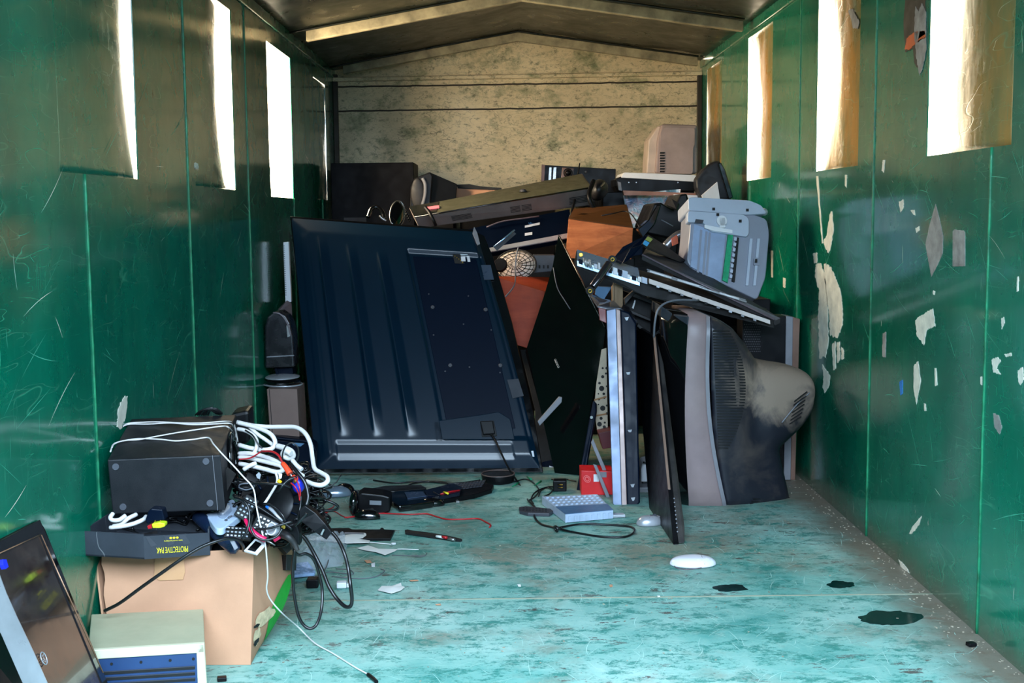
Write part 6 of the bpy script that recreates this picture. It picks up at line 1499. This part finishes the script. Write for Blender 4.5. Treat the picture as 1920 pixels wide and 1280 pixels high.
mouse('computer_mouse', 'small glossy black mouse lying in front of the tumbled desk telephone base', PZ(687, 972), .100, .058, .034, -.15, K_GLOSS, K_SLOT)
mouse('computer_mouse', 'black mouse with white tag beside the thin red wire', PZ(808, 948), .100, .052, .030, .08, K_GLOSS, K_SLOT)
mouse('computer_mouse', 'grey silver mouse lying against foot of the thin monitor', PZ(1216, 984), .098, .060, .034, .1, K_SILVER, K_DGREY)
t = ALL[-1]; c = PZ(1236, 982); mb = MB(); mb.box(V((c.x-.005, c.y-.01, .028)), V((.03, .004, -.008)), V((-.003, .02, 0)), V((0, 0, .004))); t.part('button_block', mb, K_GREY, bevel=.001)
# white oval mouse
t = Thing('white_mouse', 'white oval mouse lying alone in the middle of open floor', 'computer mouse')
c = PZ(1299, 1058, 0); L, Wd = .150, .098
mb = MB(); rings = []
for j in range(12):
    a = j/11*math.pi/2; k = math.cos(a)**.55 if j < 11 else .03
    rings.append([V((c.x, c.y, 0))+V((L/2*k*math.cos(s), Wd/2*k*math.sin(s), .002+.026*math.sin(a))) for s in [2*math.pi*i/40 for i in range(40)]])
mb.lofts(rings); t.part('shell', mb, mat('bright white plastic', (232, 230, 240), .22, var=.02, coat=.4))
mb = MB(); mb.tube([V((c.x+.028+.012*(i/6-.5)**2, c.y-.042+.084*i/6, .0035+.0258*math.sqrt(max(.02, 1-((.028)/(L/2))**2-((-.042+.084*i/6)/(Wd/2))**2)))) for i in range(7)], .0011, 5); t.part('seam', mb, K_GREY)
mb = MB(); mb.prism([V((c.x+x, c.y+y, .0265-.35*(x-.03))) for x, y in ((.034,-.012),(.058,-.008),(.056,.010),(.036,.012))], V((0, 0, -.003))); t.part('grey_button', mb, K_GREY, bevel=.001)
mb = MB(); mb.ring(V((c.x, c.y, .003)), (0, 0, 1), L/2*.985, .0018, 40, sx=Wd/L); t.part('base_rim', mb, K_PURP)
# tumbled desk phone base
t = Thing('desk_telephone', 'black desk telephone base on its side with small grey label by the huge television', 'telephone')
Yp = PZ(690, 962).y
F = Q([(668,928),(678,922),(716,926),(731,930),(731,958),(714,962),(680,960),(668,950)], Yp-.02); lo = min(p.z for p in F)
mb = MB(); mb.prism([p+V((0, 0, -lo+.001)) for p in F], V((0, .10, 0))); t.part('body', mb, K_BLACK, bevel=.006)
mb = MB(); mb.prism([p+V((0, -.002, -lo+.001)) for p in Q([(693,936),(715,937),(715,945),(693,944)], Yp-.02)], V((0, .002, 0))); t.part('label', mb, mat('grey label', (120, 124, 130), .5), label='grey printed label')
mb = MB(); c = P(664, 944, Yp-.04); mb.ell(V((c.x, c.y, .05)), V((.020, 0, 0)), V((0, .045, 0)), V((.004, 0, .048))); t.part('earpiece', mb, K_GLOSS)
# keyboards and flat gadgets under the television
def flatbox(name, label, cat, pts, z, h, m, bevel=.003, extra=None):
    t = Thing(name, label, cat); mb = MB(); mb.prism([PZ(x, y, z+h) for x, y in pts], V((0, 0, -h+.001))); t.part('body', mb, m, bevel=bevel)
    if extra: extra(t)
    return t
def kb1(t):
    mb = MB(); w = [PZ(x, y, .030) for x, y in ((758,922),(792,921),(800,929),(764,934))]; mb.prism(w, V((0, 0, -.003))); t.part('screen', mb, mat('blue grey display', (60, 74, 96), .2))
    mb = MB(); mb.tube([PZ(722, 936, .012), PZ(748, 950, .012), PZ(790, 948, .014)], .003, 6); t.part('silver_rim', mb, K_SILVER)
flatbox('telephone_console', 'black telephone console with blue-grey display and silver rim in front of the huge television', 'telephone', [(722,930),(742,920),(800,917),(826,926),(812,940),(770,946),(748,948)], 0, .026, K_GLOSS, .006, kb1)
def kb2(t):
    mb = MB(); mb.tube([PZ(824, 935, .008), PZ(860, 934, .008), PZ(900, 924, .008), PZ(924, 914, .008)], .003, 6); t.part('silver_rim', mb, K_SILVER)
    a, b, c_ = PZ(830, 922, .022), PZ(905, 912, .022), PZ(840, 908, .022)
    for i in range(12):
        for j in range(3):
            p = a+(b-a)*(i/12)+(c_-a)*(j/3.2); mb = MB(); mb.box(p, (b-a)/15, (c_-a)/4.5, V((0, 0, .004))); t.part('key', mb, K_DGREY)
flatbox('keyboard', 'black keyboard with silver front rim lying under the huge television edge', 'keyboard', [(812,926),(834,908),(900,902),(926,908),(922,916),(890,926),(830,936)], 0, .020, K_BLACK, .004, kb2)
flatbox('flat_gadget', 'long black flat gadget with pale edge behind the telephone console', 'gadget', [(690,916),(722,910),(790,908),(800,914),(740,920),(696,921)], 0, .014, K_BLACK, .004)
flatbox('flat_gadget', 'black wedge shaped gadget with red stripe beside the keyboard', 'gadget', [(795,918),(850,905),(866,912),(862,922),(822,930),(802,928)], .02, .018, mat('navy black gloss', (14, 18, 34), .2), .003, lambda t: t.part('red_stripe', MB().tube([PZ(826, 926, .040), PZ(846, 921, .040), PZ(862, 919, .040)], .003, 5, smooth=False), K_RED))
single('yellow_plug', 'small yellow plug lying on the black wedge gadget', 'plug', MB().tube([PZ(832, 922, .046), PZ(840, 925, .046)], .004, 8, smooth=False), K_YELL)
t = Thing('black_dish', 'round black dish with brown rim lying below huge television edge', 'dish')
c = PZ(934, 906); mb = MB(); mb.disc(V((c.x, c.y+.03, .001)), (0, 0, 1), .066, .034, 32, 0, .072); t.part('dish', mb, K_BLACK, bevel=.002)
mb = MB(); mb.ring(V((c.x, c.y+.03, .036)), (0, 0, 1), .070, .003, 32); t.part('rim', mb, mat('brown rim', (92, 76, 72), .4))
t = Thing('usb_plug', 'small silver usb plug on a short black lead beside the keyboard', 'plug')
mb = MB(); c = PZ(857, 940); mb.box(V((c.x-.006, c.y-.01, .002)), V((.012, 0, 0)), V((.004, -.016, 0)), V((0, 0, .006))); t.part('metal_shell', mb, K_STEEL); mb = MB(); mb.box(V((c.x-.008, c.y-.01, .001)), V((.014, 0, 0)), V((-.005, .022, 0)), V((0, 0, .009))); t.part('grip', mb, K_BLACK, bevel=.002)
mb = MB(); mb.tube([V((c.x-.003, c.y+.01, .006)), PZ(845, 930, .01), PZ(826, 928, .04), PZ(812, 922, .05)], .002, 6); t.part('lead', mb, K_RUBBER)
single('white_tag', 'small white paper tag between the black mouse and telephone console', 'tag', MB().prism([PZ(777, 940, .016), PZ(785, 937, .02), PZ(784, 950, .004), PZ(776, 952, .004)], V((0, 0, -.001))), K_PAPER)
# red wire along the floor
cord_('red_wire', 'thin red wire running across floor in front of the black mice', [PZ(x, y, .004) for x, y in ((646,970),(665,968),(690,964),(712,962),(740,963),(770,964),(800,963),(818,968),(838,973),(868,973),(896,972),(910,978),(920,984),(918,988))], .0028, K_RED, cat='wire')
mb = MB(); random.seed(11)
pts = []
for k in range(42): a = k*1.1+random.uniform(-.3, .3); r = random.uniform(.3, 1); pts.append(PZ(598+18*r*math.cos(a), 962+8*r*math.sin(a), .004+.012*random.random()))
t = Thing('red_wire', 'tangled nest of thin red wire right of the cardboard box on the floor', 'wire'); mb.tube(pts, .0018, 5, sub=4)
mb.tube([PZ(x, y, .004) for x, y in ((600,960),(625,950),(622,940),(608,934),(596,928),(588,924))], .0018, 5); mb.tube([PZ(x, y, .004) for x, y in ((604,962),(625,958),(640,966),(652,971))], .0018, 5); t.part('red_wire', mb, K_RED)
# black plastic strips
def stripx(t):
    mb = MB(); mb.prism([PZ(x, y, .013) for x, y in ((646,997),(682,998),(682,1001),(646,1000))], V((0, 0, -.001))); t.part('pale_slot', mb, K_GREY)
flatbox('plastic_trim_piece', 'long flat black plastic bezel piece lying right of the cardboard box', 'bezel', [(600,990),(655,989),(660,992),(712,992),(714,989),(719,989),(720,992),(740,993),(732,1009),(640,1009),(600,1006)], 0, .010, K_BLACK, .001, stripx)
t = flatbox('plastic_strip', 'thin black toothed plastic strip lying alone on open floor with red-white scrap', 'strip', [(759,993),(764,992),(775,994),(800,997),(838,1003),(864,1009),(867,1011),(862,1012),(820,1007),(760,998)], 0, .008, K_SLOT, .001)
mb = MB()
t2 = Thing('battery', 'small red and silver battery-like scrap on the toothed strip', 'scrap'); mb.tube([PZ(818, 1005, .012), PZ(832, 1007, .012)], .0045, 8, smooth=False); t2.part('white_wrap', mb, K_PAPER); mb = MB(); mb.tube([PZ(829, 1006, .013), PZ(838, 1008, .013)], .0048, 8, smooth=False); t2.part('red_wrap', mb, K_RED)
mb = MB(); mb.tube([PZ(840, 1009, .011), PZ(852, 1012, .011)], .005, 8, smooth=False); t2.part('silver_end', mb, K_STEEL)
# papers
def paper(name, label, pts, m=K_PAPER, lift=.006, cat='paper'):
    w = [PZ(x, y, .002+lift*random.random()) for x, y in pts]; mb = MB(); c = sum(w, V((0, 0, 0)))/len(w)+V((0, 0, lift*.6)); n = len(w)
    vs = [c]+w; mb.add(vs, [[0, i+1, (i+1) % n+1] for i in range(n)]); t = Thing(name, label, cat); o = t.part(name, mb, m)
    s = o.modifiers.new('sol', 'SOLIDIFY'); s.thickness = .0008; return t
random.seed(4)
paper('paper_scrap', 'white torn paper scrap lying alone on open floor right of the looped black cord', [(708,1106),(716,1098),(735,1098),(752,1092),(753,1098),(759,1100),(752,1106),(734,1112),(722,1109)])
paper('paper_scrap', 'pointed white paper scrap with twist tie on the floor', [(668,1027),(690,1022),(700,1025),(718,1031),(746,1029),(740,1033),(722,1040),(704,1034),(684,1031)])
paper('paper_strip', 'long crumpled white paper strip beneath the black plastic bezel', [(575,1004),(600,1006),(640,1001),(686,998),(687,1003),(680,1008),(660,1012),(694,1013),(692,1017),(650,1018),(610,1013),(580,1012)], lift=.012)
single('twist_tie', 'thin pale twist tie beside the pointed paper scrap', 'tie', MB().tube([PZ(745, 1029, .004), PZ(760, 1029, .004), PZ(785, 1030, .003)], .0014, 5), K_PAPER)
single('clear_strip', 'thin pale clear strip below the pointed paper scrap', 'strip', MB().tube([PZ(735, 1040, .003), PZ(760, 1041, .003), PZ(794, 1042, .003), PZ(800, 1036, .003)], .0012, 5), K_GCORD)
cord_('cable_tie', 'pale cable tie with round end lying above the pointed paper scrap', [PZ(690, 1016, .004), PZ(712, 1018, .004), PZ(733, 1020, .004)], .0016, K_PAPER, cat='cable tie', extra=lambda t: t.part('head', MB().disc(PZ(738, 1020, .003), (0, 0, 1), .008, .005, 14), K_WHITE))
for lb, pts, m in (('tiny tan wood chip left of the red wire end', [(683,1050),(694,1049),(697,1054),(688,1055)], K_CARD), ('tiny tan chip by floor seam in the middle', [(767,1087),(782,1086),(785,1088),(770,1089)], K_CARD), ('tiny tan chip just below the floor seam', [(816,1132),(826,1131),(827,1134),(818,1134)], K_CARD), ('tiny pale chip above floor seam on the right', [(970,1095),(976,1095),(977,1099),(972,1099)], K_PAPER), ('tiny clear chip beside the tan wood chip', [(696,1056),(703,1054),(703,1062),(697,1062)], K_WHITE), ('tiny pale chip at right side floor near wall', [(1232,1116),(1238,1116),(1238,1118),(1233,1119)], K_PAPER), ('brown chip left of the black puddle', [(1142,1096),(1148,1095),(1149,1099),(1144,1100)], K_CARD)):
    paper('floor_chip', lb, pts, m, .003, 'chip')
t = Thing('white_plug', 'white cube shaped plug lying on floor inside black cord loop', 'plug')
c = PZ(636, 1104); mb = MB(); mb.box(V((c.x-.008, c.y, .001)), V((.030, .002, 0)), V((-.002, .026, 0)), V((0, 0, .018))); t.part('body', mb, K_WHITE, bevel=.003); mb = MB(); mb.box(V((c.x+.023, c.y+.004, .003)), V((.012, 0, 0)), V((0, .016, 0)), V((0, 0, .012))); t.part('tip', mb, K_WHITE, bevel=.001)
t = Thing('black_adapter', 'small black power adapter on the floor right of the box', 'adapter')
c = PZ(574, 1104); mb = MB(); mb.box(V((c.x, c.y, .001)), V((.036, 0, 0)), V((0, .04, 0)), V((0, 0, .028))); t.part('body', mb, K_BLACK, bevel=.004); mb = MB(); mb.tube([V((c.x+.02, c.y+.03, .03)), PZ(604, 1075, .02), PZ(616, 1050, .02), PZ(612, 1032, .02), PZ(598, 1028, .03)], .002, 6); t.part('lead', mb, K_GCORD)
# crumpled clear bag
t = NT('clear crumpled film'); t.set(Base_Color=(.75, .85, .95, 1), Roughness=.12); t.b.inputs['Alpha'].default_value = .38; t.bump(t.noise(30, 5, .7, t.co.outputs['Object'], 1), .8, .01); M_FILM = t.m
th_ = Thing('plastic_bag', 'crumpled clear plastic bag with pale shine on floor right of the cardboard box', 'bag')
rows = []
for j in range(27):
    r = []
    for i in range(31):
        u, v = i/30, j/26; q = PZ(552+104*u-14*v, 1016+60*v-.14*(104*u), 0)
        h = .008+.052*(math.sin(math.pi*u)*math.sin(math.pi*v))**.6*(1-.5*u)+.022*abs(noise.noise(V((u*7, v*6, 2))))+.010*noise.noise(V((u*18, v*16, 7)))
        ed = min(u, 1-u, v, 1-v); r.append(V((q.x, q.y, max(.002, h*min(1, ed*9+.05)))))
    rows.append(r)
mb = MB(); mb.grid(rows, sm=True); th_.part('bag', mb, M_FILM)
single('blue_pouch', 'pale blue crumpled pouch half under clear plastic bag', 'pouch', MB().prism([PZ(550, 1078, .022), PZ(552, 1055, .03), PZ(578, 1052, .03), PZ(592, 1070, .014), PZ(590, 1074, .012)], V((0, 0, -.010))), mat('pale blue film', (150, 176, 214), .25, var=.3, vscale=25), bevel=.003)
for i, (lb, pts) in enumerate((('thin grey wire loop on floor right of the clear bag', [(604,1076),(618,1072),(640,1074),(662,1076),(656,1068),(630,1066)]), ('thin grey wire lying in a long shallow curve below the clear bag', [(622,1080),(650,1083),(680,1084),(706,1080),(721,1070),(714,1066)]))):
    cord_('thin_wire', lb, [PZ(x, y, .003) for x, y in pts], .0016, K_GCORD, cat='wire')
# blue-grey slotted tray
t = Thing('keypad_tray', 'pale blue-grey slotted plastic tray lying on floor before silver edged television', 'tray')
K_BG = mat('pale blue grey plastic', (132, 156, 186), .4)
tp4 = [(1016,930),(1120,926),(1150,956),(1060,964)]; h = .034
A, B_, C_, D_ = [PZ(x, y, h) for x, y in tp4]
mb = MB(); mb.prism([A, B_, C_, D_], V((0, 0, -h+.002))); bdy = t.part('body', mb, K_BG, bevel=.002)
mb = MB(); mb.prism([lerp(D_, A, .0)+V((0,0,.0015)), lerp(D_, A, .40)+V((0,0,.0015)), lerp(C_, B_, .36)+V((0,0,.0015)), C_+V((0,0,.0015))], V((0, 0, -.002))); t.part('smooth_front', mb, mat('steel blue plastic', (84, 116, 152), .35))
for i in range(10):
    for j in range(4):
        u, v = (i+.3)/10.3, .45+.54*(j+.1)/4
        p = lerp(lerp(D_, C_, u), lerp(A, B_, u), v); ux, vy = (C_-D_)/17, (A-D_)/14
        mb = MB(); mb.box(p, ux*.9, vy*.75, V((0, 0, .004))); t.part('raised_stud', mb, K_BG)
mb = MB()
for k in range(8):
    p = lerp(D_, C_, .06+.12*k); q = V((p.x, p.y-.001, .004))
    mb = MB(); mb.box(q, (C_-D_)*.05, V((0, -.004, 0)), V((0, 0, .022))); t.part('side_tab', mb, K_BG)
mb = MB(); p = PZ(1145, 972, .0); mb.box(V((p.x, p.y, .003)), V((.055, .006, 0)), V((-.004, .03, 0)), V((0, 0, .010))); t.part('rail_end', mb, K_SILVER, bevel=.001)
# small remote
t = Thing('remote_control', 'slim dark grey remote control flat on floor left of the slotted tray', 'remote control')
w = [(973,950),(986,948),(1032,953),(1037,957),(1030,962),(990,961),(974,957)]
mb = MB(); mb.prism([PZ(x, y, .014) for x, y in w], V((0, 0, -.013))); t.part('body', mb, K_DGREY, bevel=.002)
for i in range(8):
    for j in range(2):
        p = PZ(980+i*6, 952.5+j*3.6+i*.4, .0145); mb = MB(); mb.box(p, (.007, 0, 0), (0, .006, 0), (0, 0, .0015)); t.part('key', mb, K_SLOT)
# tangle and plug at the foot of the televisions
t = Thing('green_plug_lead', 'black lead with green plug tips lying under corner of huge television', 'lead')
mb = MB(); mb.tube([PZ(x, y, .006) for x, y in ((905,900),(930,905),(960,903),(985,898),(1000,905),(1010,918),(1004,930),(992,938))], .003, 6); t.part('cable', mb, K_RUBBER)
for a, b in (((960,912),(972,905)), ((1002,910),(1014,902)), ((988,893),(996,898)), ((915,898),(922,903))):
    mb = MB(); mb.tube([PZ(*a, .006), PZ(*b, .010)], [.002, .005], 7, smooth=False); t.part('green_plug', mb, mat('green plug', (20, 130, 90), .4))
t = Thing('two_pin_adapter', 'small black power adapter with bright pins beside the corner of black television', 'adapter')
c = PZ(1046, 922); mb = MB(); mb.box(V((c.x-.02, c.y, .001)), V((.055, 0, 0)), V((.004, .05, 0)), V((0, 0, .045))); t.part('body', mb, K_BLACK, bevel=.004)
for dz in (.018, .030): mb = MB(); mb.tube([V((c.x+.0, c.y-.002, dz)), V((c.x+.018, c.y-.022, dz+.005))], .002, 5, smooth=False); t.part('pin', mb, K_BRASS)
for lb, pts in (('black lead coiled beside the two-pin adapter', [(1010,930),(1014,920),(1026,914),(1036,918),(1030,926),(1018,932),(1022,938)]), ('black lead looping close above slotted tray', [(1000,944),(996,936),(1002,924),(1016,916),(1034,912),(1048,916)]), ('brown-tipped black lead leaning on the black television foot', [(1034,898),(1046,900),(1060,898),(1080,902)])):
    cord_('black_lead', lb, [PZ(x, y, .006+.004*random.random()) for x, y in pts], .003, K_RUBBER, cat='lead')
for lb, pts in (('black cord lying straight under lower edge of huge television', [(700,900),(740,905),(790,902),(850,906),(900,900)]), ('thin black cord curling by the telephone console', [(735,915),(760,912),(780,905),(830,903),(850,915),(880,930)]), ('black cord bunched left of the tumbled telephone base', [(655,925),(668,920),(690,922),(700,928),(690,920)])):
    cord_('black_cable', lb, [PZ(x, y, .006) for x, y in pts], .0035, K_RUBBER)
# oily puddles
M_OIL = mat('oily dark green puddle', (6, 40, 38), .12, var=.2, spec=.6)
def puddle(lb, cx, cy, rx, ry, seed, grp='oily puddles'):
    random.seed(seed); pts = []
    for k in range(40):
        a = 2*math.pi*k/40; r = 1+.28*noise.noise(V((math.cos(a)*1.6+seed, math.sin(a)*1.6, 0)))+.16*noise.noise(V((math.cos(a)*4, math.sin(a)*4+seed, 3)))
        pts.append(PZ(cx+rx*r*math.cos(a), cy+ry*r*math.sin(a), .0012))
    mb = MB(); mb.prism(pts, V((0, 0, -.001))); single('puddle', lb, 'puddle', mb, M_OIL, group=grp)
puddle('largest dark oily puddle near right wall', 1671, 1158, 54, 14, 2)
puddle('small dark puddle farthest to the left on open floor', 1370, 1102, 30, 7, 5)
puddle('small dark puddle above the largest one', 1577, 1095, 26, 6.5, 9)
for lb, x, y in (('small black clip on floor by foot of the right wall', 1824, 1212), ('tiny black clip right of the beige instrument at bottom edge', 418, 1277)):
    c = PZ(x, y); t = Thing('black_clip', lb, 'clip'); mb = MB(); mb.box(V((c.x-.012, c.y-.008, .001)), V((.022, .004, 0)), V((-.004, .018, 0)), V((0, 0, .010))); t.part('clip', mb, K_BLACK, bevel=.002)
# white flecks of swept dirt: uncountable
random.seed(8); mb = MB()
for k in range(420):
    if random.random() < .55: x = XR-abs(random.gauss(0, .05))-.005; y = random.uniform(2.6, 5.2)
    else: x = random.uniform(-.75, 1.1); y = random.uniform(2.7, 5.0)
    s = random.uniform(.0012, .0035); p = V((x, y, .0006)); a = random.uniform(0, 3); u = V((math.cos(a), math.sin(a), 0))*s; v = V((-u.y, u.x, 0))*.6
    mb.prism([p-u-v, p+u-v, p+u*1.1+v, p-u*.7+v], V((0, 0, .0012)))
single('grit', 'pale grit and crumbs scattered over the floor and along the right wall', 'grit', mb, mat('pale grit', (170, 160, 140), .8, var=.4), kind='stuff')
# ================================================================ light
w = bpy.data.worlds.new('world'); SC.world = w; w.use_nodes = True; nt = w.node_tree; nt.nodes.clear()
out = nt.nodes.new('ShaderNodeOutputWorld'); bg = nt.nodes.new('ShaderNodeBackground'); tc_ = nt.nodes.new('ShaderNodeTexCoord')
sp = nt.nodes.new('ShaderNodeSeparateXYZ'); nt.links.new(tc_.outputs['Generated'], sp.inputs[0])
rp = nt.nodes.new('ShaderNodeValToRGB'); e = rp.color_ramp.elements
mp = nt.nodes.new('ShaderNodeMapRange'); mp.inputs[1].default_value = -1; mp.inputs[2].default_value = 1
nt.links.new(sp.outputs['Y'], mp.inputs[0]); nt.links.new(mp.outputs[0], rp.inputs['Fac'])
e[0].position = 0.0; e[0].color = (.12, .19, .32, 1)
e[1].position = 1.0; e[1].color = (8, 6.6, 4.6, 1)
x = e.new(.45); x.color = (.18, .24, .33, 1)
x = e.new(.62); x.color = (3.5, 3.0, 2.3, 1)
rz = nt.nodes.new('ShaderNodeValToRGB'); mz = nt.nodes.new('ShaderNodeMapRange'); mz.inputs[1].default_value = -1; mz.inputs[2].default_value = 1
nt.links.new(sp.outputs['Z'], mz.inputs[0]); nt.links.new(mz.outputs[0], rz.inputs['Fac'])
rz.color_ramp.elements[0].position = .44; rz.color_ramp.elements[0].color = (.25, .25, .25, 1)
rz.color_ramp.elements[1].position = .52; rz.color_ramp.elements[1].color = (1, 1, 1, 1)
mx = nt.nodes.new('ShaderNodeMix'); mx.data_type = 'RGBA'; mx.blend_type = 'MULTIPLY'; mx.inputs[0].default_value = 1
nt.links.new(rp.outputs[0], mx.inputs[6]); nt.links.new(rz.outputs[0], mx.inputs[7]); nt.links.new(mx.outputs[2], bg.inputs['Color'])
bg.inputs['Strength'].default_value = 2.4
nt.links.new(bg.outputs[0], out.inputs[0])
def lamp(name, kind, loc, direction, energy, color, **k):
    d = bpy.data.lights.new(name, kind); d.energy = energy; d.color = color
    for a, b in k.items(): setattr(d, a, b)
    o = bpy.data.objects.new(name, d); COL.objects.link(o); o.location = loc
    o.rotation_euler = V(direction).to_track_quat('-Z', 'Y').to_euler(); return o
lamp('sun', 'SUN', (0, 12, 6), -V((.006, .86, .5)), 1.7, (1, .80, .52), angle=.009)
# daylight from the open end of the container
lamp('open_end_daylight', 'AREA', (XM, -.7, 3.0), (0, 1, -.55), 960, (.60, .80, 1.0), shape='RECTANGLE', size=4.2, size_y=2.2)
# daylight pouring in at the cut windows
for (x, o_, (a, b, z0, z1), en) in ((XL, -1, LW[2], 95), (XR, 1, RW[2], 95), (XR, 1, RW[1], 16), (XL, -1, LW[1], 12)):
    lamp('window_daylight', 'AREA', (x+o_*.30, (a+b)/2, (z0+z1)/2+.1), (-o_, .55, -.1), en, (1, .80, .54), shape='RECTANGLE', size=.62, size_y=.66)
SC.view_settings.view_transform = 'Standard'; SC.view_settings.look = 'None'; SC.view_settings.gamma = 1; SC.view_settings.use_curve_mapping = False
SC.view_settings.exposure = 0.0
for t in ALL: t.finish()
